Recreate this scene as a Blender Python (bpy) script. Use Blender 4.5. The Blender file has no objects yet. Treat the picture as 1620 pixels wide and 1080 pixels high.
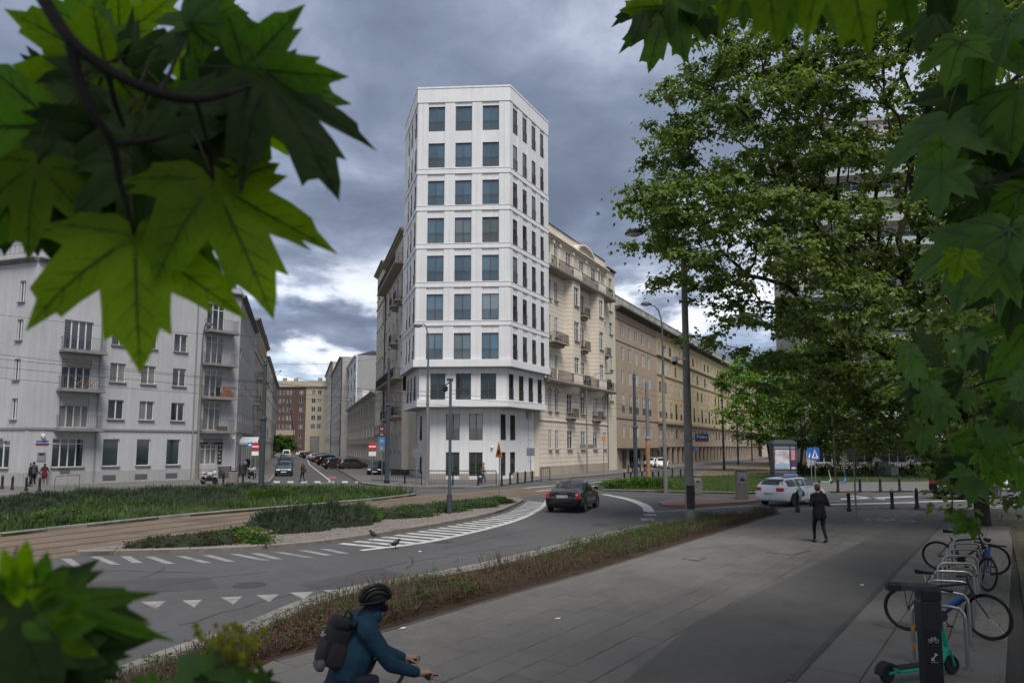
import bpy, bmesh, math, random
import numpy as np
from mathutils import Vector, Matrix, Euler
random.seed(7); RNG = np.random.default_rng(7)
R = math.radians
S = bpy.context.scene
COL = S.collection
# ------------------------------------------------------------------ camera
F, CX, PY0, PITCH, CAMH = 1080.0, 810.0, 599.0, R(5.6), 3.1
cam = bpy.data.cameras.new('camera'); co = bpy.data.objects.new('camera', cam); COL.objects.link(co)
cam.lens = 24; cam.sensor_width = 36; cam.shift_y = 59/1620; cam.clip_start = .05; cam.clip_end = 3000
co.location = (0, 0, CAMH); co.rotation_euler = (math.pi/2+PITCH, 0, 0)
cam.dof.use_dof = True; cam.dof.focus_distance = 55; cam.dof.aperture_fstop = 4.8
S.camera = co
# ------------------------------------------------------------------ sky, sun, exposure
SUN_EL, SUN_AZ = R(57), R(163)          # azimuth clockwise from +Y: high behind the camera
W = bpy.data.worlds.new('World'); S.world = W; W.use_nodes = True
def sky_world():
    nt = W.node_tree; N = nt.nodes; L = nt.links; N.clear()
    out = N.new('ShaderNodeOutputWorld'); bg = N.new('ShaderNodeBackground'); L.new(bg.outputs[0], out.inputs[0])
    tc = N.new('ShaderNodeTexCoord')
    sky = N.new('ShaderNodeTexSky'); sky.sky_type = 'NISHITA'; sky.sun_disc = False
    sky.sun_elevation = SUN_EL; sky.sun_rotation = SUN_AZ; sky.air_density = 1.2
    sep = N.new('ShaderNodeSeparateXYZ'); L.new(tc.outputs['Generated'], sep.inputs[0])
    def math_(op, a, b=None, c=None, clamp=False):
        n = N.new('ShaderNodeMath'); n.operation = op; n.use_clamp = clamp
        for i, v in enumerate((a, b, c)):
            if v is None: continue
            if isinstance(v, (int, float)): n.inputs[i].default_value = v
            else: L.new(v, n.inputs[i])
        return n.outputs[0]
    def mr(v, a, b, c=0., d=1., smooth=True):
        n = N.new('ShaderNodeMapRange'); n.interpolation_type = 'SMOOTHSTEP' if smooth else 'LINEAR'
        L.new(v, n.inputs[0]); n.inputs[1].default_value = a; n.inputs[2].default_value = b
        n.inputs[3].default_value = c; n.inputs[4].default_value = d; return n.outputs[0]
    zc = math_('ADD', math_('MAXIMUM', sep.outputs[2], 0.0), .16)
    cmb = N.new('ShaderNodeCombineXYZ')
    L.new(math_('DIVIDE', sep.outputs[0], zc), cmb.inputs[0]); L.new(math_('DIVIDE', sep.outputs[1], zc), cmb.inputs[1])
    def noise(vec, scale, detail, rough, off=(0, 0, 0), dist=0.):
        m = N.new('ShaderNodeMapping'); L.new(vec, m.inputs[0]); m.inputs['Location'].default_value = off
        n = N.new('ShaderNodeTexNoise'); L.new(m.outputs[0], n.inputs['Vector'])
        n.inputs['Scale'].default_value = scale; n.inputs['Detail'].default_value = detail
        n.inputs['Roughness'].default_value = rough; n.inputs['Distortion'].default_value = dist; return n.outputs[0]
    deck = cmb.outputs[0]
    n1 = noise(deck, .62, 4, .5, SKY_OFF1, .3)
    n2 = noise(deck, 2.1, 8, .58, (7.3, 1.1, 0), .25)
    st = N.new('ShaderNodeVectorMath'); st.operation = 'MULTIPLY'; L.new(tc.outputs['Generated'], st.inputs[0]); st.inputs[1].default_value = (1, 1, 2.6)
    n3 = noise(st.outputs[0], 4.2, 8, .58, SKY_OFF3, .15)
    low = mr(sep.outputs[2], .08, .36, 1., 0.)                # towards the horizon the deck breaks up
    brk = math_('MULTIPLY', mr(n3, .44, .60), mr(sep.outputs[2], .0, .05, .35, 1.))
    tone = math_('ADD', math_('ADD', math_('MULTIPLY', n1, .55), math_('MULTIPLY', n2, .45)), math_('MULTIPLY', math_('MULTIPLY', brk, low), .42))
    ramp = N.new('ShaderNodeValToRGB'); L.new(mr(tone, .37, .76, 0., 1., False), ramp.inputs[0])
    cr = ramp.color_ramp; cr.interpolation = 'B_SPLINE'
    cr.elements[0].position = 0.; cr.elements[0].color = (.066, .080, .114, 1)
    cr.elements[1].position = 1.; cr.elements[1].color = (.47, .49, .53, 1)
    for p, c in ((.20, (.082, .104, .148)), (.38, (.124, .148, .200)), (.55, (.215, .24, .295)), (.72, (.35, .37, .415))):
        e = cr.elements.new(p); e.color = c+(1,)
    sk = N.new('ShaderNodeMix'); sk.data_type = 'RGBA'; sk.blend_type = 'MULTIPLY'; sk.inputs[0].default_value = 1.
    L.new(sky.outputs[0], sk.inputs[6]); sk.inputs[7].default_value = (.055, .062, .075, 1)
    gap = math_('MULTIPLY', mr(n2, .50, .60, 0., 1.), mr(sep.outputs[2], .03, .26, .55, .03))
    mx = N.new('ShaderNodeMix'); mx.data_type = 'RGBA'; L.new(gap, mx.inputs[0])
    L.new(ramp.outputs[0], mx.inputs[6]); L.new(sk.outputs[2], mx.inputs[7])
    L.new(mx.outputs[2], bg.inputs[0]); bg.inputs[1].default_value = SKY_STR
SKY_OFF3 = (5.1, 3.3, .2); SKY_OFF1 = (1.3, 4.2, 0); SKY_STR = 1.0
sky_world()
sl = bpy.data.lights.new('sun', 'SUN'); sl.energy = 1.5; sl.angle = R(28); sl.color = (1, .965, .92)
so = bpy.data.objects.new('sun', sl); COL.objects.link(so); so.location = (-10, -30, 60)
sd = Vector((math.sin(SUN_AZ)*math.cos(SUN_EL), math.cos(SUN_AZ)*math.cos(SUN_EL), math.sin(SUN_EL)))
so.rotation_euler = sd.to_track_quat('Z', 'Y').to_euler()
S.view_settings.view_transform = 'Standard'; S.view_settings.look = 'None'
S.view_settings.gamma = 1; S.view_settings.use_curve_mapping = False; S.view_settings.exposure = 1.28
S.render.engine = 'CYCLES'; S.render.resolution_x = 1024; S.render.resolution_y = 682
# ------------------------------------------------------------------ photograph measurements -> metres
cp, sp = math.cos(PITCH), math.sin(PITCH)
def ray(px, py):
    x = (px-CX)/F; z = -(py-PY0)/F
    return Vector((x, cp-sp*z, sp+cp*z))
def G(px, py, z=0.):
    r = ray(px, py); t = (z-CAMH)/r.z
    return Vector((r.x*t, r.y*t, z))
def PD(px, py, Y):
    r = ray(px, py); t = Y/r.y
    return Vector((r.x*t, Y, CAMH+r.z*t))
def ZH(gp, py):
    """height of the pixel row py above ground point gp"""
    r = ray(CX, py); return CAMH+r.z/r.y*gp.y
# ------------------------------------------------------------------ materials
MATS = {}
def mat(name, col, rough=.8, var=.12, scale=2., bump=0., bscale=60., metal=0., spec=.4, objvar=0., streak=0., coat=0., trans=None, emit=0., stain=None):
    if name in MATS: return MATS[name]
    m = bpy.data.materials.new(name); m.use_nodes = True; MATS[name] = m
    nt = m.node_tree; N = nt.nodes; L = nt.links; b = N['Principled BSDF']
    b.inputs['Roughness'].default_value = rough; b.inputs['Metallic'].default_value = metal
    b.inputs['Specular IOR Level'].default_value = spec; b.inputs['Coat Weight'].default_value = coat
    b.inputs['Base Color'].default_value = tuple(col)+(1,)
    geo = N.new('ShaderNodeNewGeometry')
    cur = None
    def nz(scale, detail=5, rough=.6, sc=None):
        n = N.new('ShaderNodeTexNoise'); n.inputs['Scale'].default_value = scale; n.inputs['Detail'].default_value = detail; n.inputs['Roughness'].default_value = rough
        if sc:
            mp = N.new('ShaderNodeMapping'); mp.inputs['Scale'].default_value = sc; L.new(geo.outputs['Position'], mp.inputs[0]); L.new(mp.outputs[0], n.inputs['Vector'])
        else: L.new(geo.outputs['Position'], n.inputs['Vector'])
        return n.outputs[0]
    def hsv(fac_out, lo, hi, prev):
        r = N.new('ShaderNodeMapRange'); L.new(fac_out, r.inputs[0]); r.inputs[1].default_value = .25; r.inputs[2].default_value = .75
        r.inputs[3].default_value = lo; r.inputs[4].default_value = hi
        h = N.new('ShaderNodeHueSaturation'); L.new(r.outputs[0], h.inputs['Value'])
        if prev is None: h.inputs['Color'].default_value = tuple(col)+(1,)
        else: L.new(prev, h.inputs['Color'])
        return h.outputs[0]
    if var: cur = hsv(nz(scale), 1-var, 1+var, cur)
    if var: cur = hsv(nz(scale*11, 4), 1-var*.6, 1+var*.6, cur)
    if streak: cur = hsv(nz(1.0, 5, .6, (3.2, 3.2, .16)), 1-streak, 1+streak*.6, cur)
    if stain:
        r = N.new('ShaderNodeMapRange'); L.new(nz(stain[1], 6, .65), r.inputs[0]); r.inputs[1].default_value = .52; r.inputs[2].default_value = .68; r.inputs[4].default_value = stain[2]
        x = N.new('ShaderNodeMix'); x.data_type = 'RGBA'; L.new(r.outputs[0], x.inputs[0]); L.new(cur, x.inputs[6]); x.inputs[7].default_value = tuple(stain[0])+(1,); cur = x.outputs[2]
    if objvar:
        oi = N.new('ShaderNodeObjectInfo'); r = N.new('ShaderNodeMapRange'); L.new(oi.outputs['Random'], r.inputs[0]); r.inputs[3].default_value = 1-objvar; r.inputs[4].default_value = 1+objvar
        h = N.new('ShaderNodeHueSaturation'); L.new(r.outputs[0], h.inputs['Value'])
        if cur is None: h.inputs['Color'].default_value = tuple(col)+(1,)
        else: L.new(cur, h.inputs['Color'])
        cur = h.outputs[0]
    if cur is not None: L.new(cur, b.inputs['Base Color'])
    if bump:
        bn = N.new('ShaderNodeBump'); bn.inputs['Strength'].default_value = bump; bn.inputs['Distance'].default_value = .02
        L.new(nz(bscale, 4), bn.inputs['Height']); L.new(bn.outputs[0], b.inputs['Normal'])
    if trans:
        t = N.new('ShaderNodeBsdfTranslucent'); mx = N.new('ShaderNodeMixShader'); mx.inputs[0].default_value = trans[1]
        ht = N.new('ShaderNodeMix'); ht.data_type = 'RGBA'; ht.blend_type = 'MULTIPLY'; ht.inputs[0].default_value = 1
        if cur is not None: L.new(cur, ht.inputs[6])
        else: ht.inputs[6].default_value = tuple(col)+(1,)
        ht.inputs[7].default_value = tuple(trans[0])+(1,); ht.clamp_result = False
        L.new(ht.outputs[2], t.inputs[0]); L.new(b.outputs[0], mx.inputs[1]); L.new(t.outputs[0], mx.inputs[2])
        L.new(mx.outputs[0], N['Material Output'].inputs[0])
    if emit:
        b.inputs['Emission Color'].default_value = tuple(col)+(1,); b.inputs['Emission Strength'].default_value = emit
    return m
# ------------------------------------------------------------------ mesh helpers
class MB:
    def __init__(s): s.v = []; s.f = []; s.m = []; s.cur = 0
    def add(s, vs, fs, m=None):
        o = len(s.v); s.v += [tuple(v) for v in vs]; s.f += [tuple(i+o for i in f) for f in fs]; s.m += [s.cur if m is None else m]*len(fs); return s
    def box(s, x0, x1, y0, y1, z0, z1, m=None):
        return s.add([(x0,y0,z0),(x1,y0,z0),(x1,y1,z0),(x0,y1,z0),(x0,y0,z1),(x1,y0,z1),(x1,y1,z1),(x0,y1,z1)],
                     [(0,3,2,1),(4,5,6,7),(0,1,5,4),(1,2,6,5),(2,3,7,6),(3,0,4,7)], m)
    def bev(s, x0, x1, y0, y1, z0, z1, b=.02, m=None):
        """box with chamfered upright and top edges"""
        def ring(i, z): return [(x0+i+b,y0+i,z),(x1-i-b,y0+i,z),(x1-i,y0+i+b,z),(x1-i,y1-i-b,z),(x1-i-b,y1-i,z),(x0+i+b,y1-i,z),(x0+i,y1-i-b,z),(x0+i,y0+i+b,z)]
        vs = ring(0, z0)+ring(0, z1-b)+ring(b, z1)
        fs = [tuple(range(7,-1,-1)), tuple(range(16,24))]
        for k in (0, 8):
            for i in range(8): j = (i+1) % 8; fs.append((k+i, k+j, k+8+j, k+8+i))
        return s.add(vs, fs, m)
    def quad(s, a, b, c, d, m=None): return s.add([a,b,c,d], [(0,1,2,3)], m)
    def tube(s, pts, rad, n=8, m=None, cap=True, flat=1.):
        pts = [Vector(p) for p in pts]
        if isinstance(rad, (int, float)): rad = [rad]*len(pts)
        vs = []; fs = []; prev = None
        for i, p in enumerate(pts):
            t = (pts[min(i+1, len(pts)-1)]-pts[max(i-1, 0)])
            if t.length < 1e-9: t = Vector((0, 0, 1))
            t.normalize()
            if prev is None:
                a = t.cross(Vector((0, 0, 1)))
                if a.length < .05: a = t.cross(Vector((1, 0, 0)))
            else: a = prev-t*prev.dot(t)
            if a.length < 1e-6: a = t.orthogonal()
            a.normalize(); prev = a; bb = t.cross(a)
            for k in range(n):
                an = 2*math.pi*k/n; vs.append(p+(a*math.cos(an)+bb*math.sin(an)*flat)*rad[i])
        for i in range(len(pts)-1):
            for k in range(n): j = (k+1) % n; fs.append((i*n+k, i*n+j, (i+1)*n+j, (i+1)*n+k))
        if cap: fs.append(tuple(range(n-1,-1,-1))); o = (len(pts)-1)*n; fs.append(tuple(o+k for k in range(n)))
        return s.add(vs, fs, m)
    def lathe(s, prof, n=12, c=(0,0,0), m=None, sx=1., sy=1.):
        vs = []; fs = []
        for r, z in prof:
            for k in range(n): a = 2*math.pi*k/n; vs.append((c[0]+r*math.cos(a)*sx, c[1]+r*math.sin(a)*sy, c[2]+z))
        for i in range(len(prof)-1):
            for k in range(n): j = (k+1) % n; fs.append((i*n+k, i*n+j, (i+1)*n+j, (i+1)*n+k))
        fs.append(tuple(range(n-1,-1,-1))); o = (len(prof)-1)*n; fs.append(tuple(o+k for k in range(n)))
        return s.add(vs, fs, m)
    def prism(s, poly, z0, z1, m=None, bottom=True):
        n = len(poly); a = sum(poly[i][0]*poly[(i+1)%n][1]-poly[(i+1)%n][0]*poly[i][1] for i in range(n))
        if a < 0: poly = poly[::-1]
        vs = [(p[0], p[1], z0) for p in poly]+[(p[0], p[1], z1) for p in poly]
        fs = [tuple(range(n, 2*n))]+[(i, (i+1)%n, n+(i+1)%n, n+i) for i in range(n)]
        if bottom: fs.append(tuple(range(n-1,-1,-1)))
        return s.add(vs, fs, m)
    def ball(s, c, r, n=10, k=6, m=None, sc=(1,1,1)):
        prof = [(max(math.sin(math.pi*i/k), .001)*r, -math.cos(math.pi*i/k)*r*sc[2]) for i in range(k+1)]
        return s.lathe(prof, n, c, m, sc[0], sc[1])
    def torus(s, c, R_, r, ax='y', n=24, k=6, m=None):
        vs = []; fs = []
        for i in range(n):
            a = 2*math.pi*i/n
            for j in range(k):
                b = 2*math.pi*j/k; q = R_+r*math.cos(b); w = r*math.sin(b)
                p = (q*math.cos(a), w, q*math.sin(a)) if ax == 'y' else (q*math.cos(a), q*math.sin(a), w)
                vs.append((c[0]+p[0], c[1]+p[1], c[2]+p[2]))
        for i in range(n):
            for j in range(k): fs.append((i*k+j, ((i+1)%n)*k+j, ((i+1)%n)*k+(j+1)%k, i*k+(j+1)%k))
        return s.add(vs, fs, m)
    def mesh(s, name, mats, smooth=False):
        me = bpy.data.meshes.new(name); me.from_pydata(s.v, [], s.f)
        for m in (mats if isinstance(mats, (list, tuple)) else [mats]): me.materials.append(m)
        if any(s.m): me.polygons.foreach_set('material_index', s.m)
        if smooth:
            me.polygons.foreach_set('use_smooth', [True]*len(s.f))
            if smooth != 'all': me.set_sharp_from_angle(angle=R(38))
        me.update(); return me
    def build(s, name, mats, parent=None, loc=(0,0,0), rz=0., smooth=False, rot=None):
        return ob(name, s.mesh(name, mats, smooth), parent, loc, rz, rot)
def ob(name, data, parent=None, loc=(0,0,0), rz=0., rot=None):
    o = bpy.data.objects.new(name, data); COL.objects.link(o); o.parent = parent; o.location = loc
    o.rotation_euler = rot if rot else (0, 0, rz); return o
def tag(o, label=None, cat=None, group=None, kind=None):
    if label: o['label'] = label
    if cat: o['category'] = cat
    if group: o['group'] = group
    if kind: o['kind'] = kind
    return o
def thing(name, label, cat, loc=(0,0,0), rz=0., group=None): return tag(ob(name, None, None, loc, rz), label, cat, group)
def copy_tree(o, parent=None):
    c = o.copy(); COL.objects.link(c); c.parent = parent
    for ch in list(o.children): copy_tree(ch, c)
    return c
def np_mesh(name, V, Fc, mats, mi=None, smooth=False):
    """V (n,3) float, Fc (m,k) int"""
    me = bpy.data.meshes.new(name); V = np.asarray(V, np.float32); Fc = np.asarray(Fc, np.int32)
    me.vertices.add(len(V)); me.vertices.foreach_set('co', V.ravel())
    k = Fc.shape[1]; me.loops.add(Fc.size); me.loops.foreach_set('vertex_index', Fc.ravel())
    me.polygons.add(len(Fc)); me.polygons.foreach_set('loop_start', np.arange(0, Fc.size, k, dtype=np.int32))
    for m in (mats if isinstance(mats, (list, tuple)) else [mats]): me.materials.append(m)
    if mi is not None: me.polygons.foreach_set('material_index', np.asarray(mi, np.int32))
    if smooth: me.polygons.foreach_set('use_smooth', np.ones(len(Fc), bool))
    me.update(calc_edges=True); return me

TMP = bpy.data.scenes.new('scratch')
def baked(o):
    """mesh of an object after its modifiers, evaluated in an empty scratch scene"""
    TMP.collection.objects.link(o); vl = TMP.view_layers[0]; vl.update(); dg = vl.depsgraph
    me = bpy.data.meshes.new_from_object(o.evaluated_get(dg), depsgraph=dg); bpy.data.objects.remove(o); return me
# ================================================================== the ground
asphalt = mat('asphalt', (.092, .089, .088), .86, .16, .35, .25, 90, stain=((.085, .08, .075), .25, .6), spec=.3)
asph2 = mat('asphalt_path', (.112, .104, .096), .88, .14, .5, .25, 120, spec=.3, stain=((.085, .08, .075), .6, .7))
slabm = mat('paving_slab', (.158, .146, .132), .9, .10, .5, .2, 70, objvar=.06, spec=.25, stain=((.095, .088, .080), .9, .5))
farpave = mat('far_paving', (.145, .135, .128), .9, .15, .6, .15, 60, spec=.25)
kerbm = mat('kerb_concrete', (.215, .20, .18), .9, .2, 1.2, .3, 60, objvar=.10, spec=.25, stain=((.09, .085, .08), 1.5, .6))
soil = mat('soil', (.055, .038, .026), .95, .35, 2.5, .8, 35, spec=.1)
grassm = mat('grass_ground', (.045, .062, .020), .95, .3, 1.2, .8, 45, spec=.1)
trambed = mat('tram_bed', (.172, .128, .092), .92, .2, .6, .3, 40, stain=((.095, .08, .068), .5, .7), spec=.2)
paint = mat('road_paint', (.50, .49, .46), .75, .2, 2.5, stain=((.16, .155, .15), 2.2, .85), spec=.3)
paintw = mat('worn_paint', (.27, .262, .25), .8, .25, 2.5, stain=((.12, .117, .114), 1.5, .9), spec=.3)
gravelm = mat('gravel', (.17, .145, .125), .95, .3, 4, .6, 30, spec=.15)
railm = mat('rail_steel', (.20, .18, .165), .45, .2, 2, metal=.7)
redpave = mat('red_block_paving', (.22, .125, .095), .9, .2, 1.5, .2, 50)

def pxs(l, z=0.): return [G(x, y, z) for x, y in l]
def xy(l): return [(p.x, p.y) for p in l]
def struct(name, mb, m, kind='structure', parent=None): return tag(mb.build(name, m, parent), kind=kind)

g = MB(); g.quad((-1500, -300, -.06), (1500, -300, -.06), (1500, 2200, -.06), (-1500, 2200, -.06)); struct('ground', g, mat('terrain', (.09, .085, .075), .95, .2, .1))
g = MB(); g.quad((-260, -60, 0), (260, -60, 0), (260, 420, 0), (-260, 420, 0)); road = struct('road', g, asphalt)

def resample(pts, step):
    out = [Vector(pts[0])]; need = step
    for a, b in zip(pts, pts[1:]):
        a = Vector(a); b = Vector(b); L_ = (b-a).length; pos = 0
        while L_-pos >= need: pos += need; out.append(a.lerp(b, pos/L_)); need = step
        need -= L_-pos
    out.append(Vector(pts[-1])); return out
def smoothpts(pts, it=2):
    pts = [Vector(p) for p in pts]
    for _ in range(it):
        q = [pts[0]]
        for a, b in zip(pts, pts[1:]): q += [a.lerp(b, .25), a.lerp(b, .75)]
        pts = q+[pts[-1]]
    return pts
def side(pts, off):
    out = []
    for i, p in enumerate(pts):
        t = pts[min(i+1, len(pts)-1)]-pts[max(i-1, 0)]; t.z = 0; t.normalize(); out.append(p+Vector((-t.y, t.x, 0))*off)
    return out
def kerb_blocks(parent, pts, w, z1, step=1., z0=-.02, jit=.006, name='kerb_stone', gap=.012):
    """separate kerb stones along a line; the line is the road edge, w goes to its left"""
    c = resample(pts, step); d = side(c, w)
    for i in range(len(c)-1):
        a, b, e, f = c[i], c[i+1], d[i+1], d[i]
        if (b-a).length < .15: continue
        t = (b-a).normalized()*gap; z = z1+random.uniform(-jit, jit); bv = .025 if w > 0 else -.025
        n = (f-a).normalized()*.025; mb = MB()
        P = [a+t, b-t, e-t, f+t]; Q = [a+t+n, b-t+n, e-t-n*.3, f+t-n*.3]; o = (a+b)/2
        mb.add([(p.x-o.x, p.y-o.y, z0) for p in P]+[(p.x-o.x, p.y-o.y, z-.025) for p in P]+[(p.x-o.x, p.y-o.y, z) for p in Q],
               [(0,1,5,4),(1,2,6,5),(2,3,7,6),(3,0,4,7),(4,5,9,8),(5,6,10,9),(6,7,11,10),(7,4,8,11),(8,9,10,11)] if w > 0 else
               [(4,5,1,0),(5,6,2,1),(6,7,3,2),(7,4,0,3),(8,9,5,4),(9,10,6,5),(10,11,7,6),(11,8,4,7),(11,10,9,8)])
        mb.build(name, kerbm, parent, (o.x, o.y, 0))
def inside(p, poly):
    x, y = p; c = False; n = len(poly); j = n-1
    for i in range(n):
        xi, yi = poly[i]; xj, yj = poly[j]
        if (yi > y) != (yj > y) and x < (xj-xi)*(y-yi)/(yj-yi)+xi: c = not c
        j = i
    return c

# ---------------- near pavement, planted strip and kerb
KERB = smoothpts(pxs([(-260, 1290), (60, 1120), (250, 1040), (380, 1000), (472, 956), (545, 937), (648, 919), (763, 897), (877, 868), (937, 853), (1000, 838), (1032, 831), (1106, 820), (1210, 810), (1290, 806)]), 2)
HEDGE_IN = pxs([(-300, 1420), (433, 1044), (602, 998), (793, 942.6), (928, 905), (1076, 860), (1180, 828), (1232, 811)], .12)
kb_in = side(KERB, -.62)
pave_poly = xy(kb_in)+xy(pxs([(1460, 806), (1700, 800), (2300, 790)], .12))+[(45, 4), (40, -12), (-14, -12)]
g = MB(); g.prism(pave_poly, -.03, .095); near_pave = struct('near_pavement', g, mat('joint_mortar', (.05, .046, .042), .95, .2, 3, .3, 60))
kerb = ob('near_kerb', None); tag(kerb, kind='structure')
kerb_blocks(kerb, resample(KERB, .3), -.24, .125)
kerb_blocks(kerb, resample(side(KERB, -.25), .3), -.35, .118, .7, name='border_slab')
kerb_blocks(kerb, pxs([(1290, 806), (1460, 806), (1700, 800)]), -.3, .118)
hs = [p for p in KERB if G(0, 3000).y < p.y]
HSTRIP = xy(side(KERB, -.62))[:-6]+xy(HEDGE_IN[::-1])
g = MB(); g.prism(HSTRIP, .0, .128); hedge_bed = struct('planting_bed', g, soil)

PATH_L = pxs([(860, 1180), (980, 1085), (1100, 985), (1270, 903), (1380, 850), (1440, 822), (1452, 812)], .12)
PATH_R = pxs([(1130, 1200), (1245, 1076), (1320, 1000), (1400, 918), (1480, 837), (1492, 822), (1500, 811)], .12)
path_poly = xy(PATH_L)+xy(PATH_R[::-1])
g = MB(); g.prism(path_poly, .05, .131); struct('cycle_path', g, asph2)
DIRT = pxs([(1596, 830), (1612, 905), (1620, 960), (1628, 1080), (1640, 1250), (2400, 1250), (2200, 840), (1700, 815), (1600, 815), (1540, 822), (1520, 832)], .12)
dirt_poly = xy(DIRT)
g = MB(); g.prism(dirt_poly, .0, .128); dirt = struct('bare_earth_strip', g, mat('earth', (.085, .072, .045), .95, .3, 1.5, .7, 40, stain=((.05, .06, .02), 1.2, .8)))
hd = (HEDGE_IN[6]-HEDGE_IN[1]); HANG = math.atan2(hd.y, hd.x); hu = Vector((math.cos(HANG), math.sin(HANG))); hn = Vector((-hu.y, hu.x))
O0 = HEDGE_IN[1].to_2d(); cand = []
def inframe(p, m=40):
    v = Vector((p[0], p[1], .12-CAMH)); yc = v.y*cp+v.z*sp; zc = -v.y*sp+v.z*cp
    if yc < .5: return False
    px = CX+F*v.x/yc; py = PY0-F*zc/yc
    return -m < px < 1620+m and py < 1080+m
def slab_field(o, u, n, i0, i1, j0, j1, sx, sy, test, stag=.5):
    res = []
    for j in range(j0, j1):
        for i in range(i0, i1):
            c = o+u*((i+.5+(stag if j % 2 else 0))*sx)+n*((j+.5)*sy)
            if inframe(c) and test((c.x, c.y)): res.append(c)
    return res
def in_path(p): return all(inside((p[0]+a*.40, p[1]+b*.40), path_poly) for a, b in ((0, 0), (1, 0), (-1, 0), (0, 1), (0, -1)))
def near_test(p): return inside(p, pave_poly) and not in_path(p) and not inside(p, dirt_poly) and not inside(p, HSTRIP)
# the slabs are laid along the planting bed left of the path, along the path right of it
pr = (PATH_R[4]-PATH_R[1]).to_2d().normalized(); pn = Vector((-pr.y, pr.x)); OP = PATH_R[1].to_2d()
def left_of_path(p): d = Vector(p)-OP; return pr.x*d.y-pr.y*d.x > 0
for c in slab_field(O0, hu, -hn, -12, 50, -1, 34, .75, .5, lambda p: near_test(p) and left_of_path(p)): cand.append((c.length, c, HANG, 0))
for c in slab_field(OP, pr, -pn, -8, 30, 0, 14, .75, .75, lambda p: near_test(p) and not left_of_path(p)): cand.append((c.length, c, math.atan2(pr.y, pr.x), 1))
cand.sort(key=lambda t: t[0])
def slab_mb(sx, sy, h=.028):
    mb = MB(); x = sx/2-.006; y = sy/2-.006; b = .008
    mb.add([(-x,-y,-.03),(x,-y,-.03),(x,y,-.03),(-x,y,-.03),(-x,-y,-b),(x,-y,-b),(x,y,-b),(-x,y,-b),(-x+b,-y+b,0),(x-b,-y+b,0),(x-b,y-b,0),(-x+b,y-b,0)],
           [(0,1,5,4),(1,2,6,5),(2,3,7,6),(3,0,4,7),(4,5,9,8),(5,6,10,9),(6,7,11,10),(7,4,8,11),(8,9,10,11)]); return mb
smesh = [slab_mb(.75, .5).mesh('slab', slabm), slab_mb(.75, .75).mesh('slab', slabm)]
rest = MB()
for k, (d, c, a, t) in enumerate(cand):
    z = .12+random.uniform(-.004, .004); rx, ry = random.uniform(-.004, .004), random.uniform(-.004, .004)
    if k < 300: ob('slab', smesh[t], near_pave, (c.x, c.y, z), rot=(rx, ry, a))
    else:
        M_ = Matrix.Translation((c.x, c.y, z)) @ Euler((rx, ry, a)).to_matrix().to_4x4()
        q = slab_mb(.75, .5 if t == 0 else .75); rest.add([M_ @ Vector(v) for v in q.v], q.f)
tag(rest.build('slab', slabm, near_pave), kind='stuff')
# edging strip between path and slabs
def strip_blocks(parent, pts, w, z1, step, name, m, z0=.02):
    c = resample(pts, step); d = side(c, w)
    for a, b, e, f in zip(c, c[1:], d[1:], d):
        t = (b-a).normalized()*.006; o = (a+b)/2; mb = MB(); mb.prism([((p-o).x, (p-o).y) for p in (a+t, b-t, e-t, f+t)], z0, z1); mb.build(name, m, parent, (o.x, o.y, 0))
strip_blocks(near_pave, PATH_R[1:], -.09, .135, 1., 'edging_stone', mat('edging', (.075, .072, .068), .9, .2, 2, objvar=.1))
strip_blocks(near_pave, HEDGE_IN[1:], -.08, .13, 1., 'edging_stone', mat('edging', (.075, .072, .068)))
# access covers in the pavement
def cover(px, py, L_, W_, a, label):
    p = G(px, py, .12); t = thing('access_cover', label, 'access cover', (p.x, p.y, .122), a)
    MB().box(-L_/2, L_/2, -W_/2, W_/2, -.03, .006).build('frame', mat('cover_frame', (.05, .048, .046), .7, .2, 5), t)
    MB().bev(-L_/2+.04, L_/2-.04, -W_/2+.04, W_/2-.04, 0, .012, .004).build('lid', mat('cover_lid', (.16, .155, .145), .85, .2, 4, .3, 60), t)
cover(1247, 872, 1.15, .75, HANG-.2, 'pale rectangular access cover set in the slabs behind the walking man')
cover(1098, 883, .6, .45, HANG, 'small square access cover in the slabs near the planted strip')
# white litter scraps
lit = mat('litter', (.7, .69, .66), .8)
for k, (px, py, lb) in enumerate([(882, 978, 'scrap of white paper on the slabs right of the cyclist'), (664, 872, 'white paper scrap on the asphalt beside the hatched line'), (637, 993, 'tiny white scrap at the edge of the planted strip'), (1363, 925, 'tiny white scrap beside the asphalt path')]):
    p = G(px, py, .125 if k != 1 else .004); mb = MB()
    for q in range(1):
        ox = 0; mb.add([(ox-.05, -.03, .003), (ox+.04, -.04, .006), (ox+.06, .03, .012), (ox-.03, .04, .004), (ox+.005, 0, .02)], [(0,1,4),(1,2,4),(2,3,4),(3,0,4)])
    tag(mb.build('paper_scrap', lit, None, (p.x, p.y, p.z)), lb, 'litter')

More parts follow.
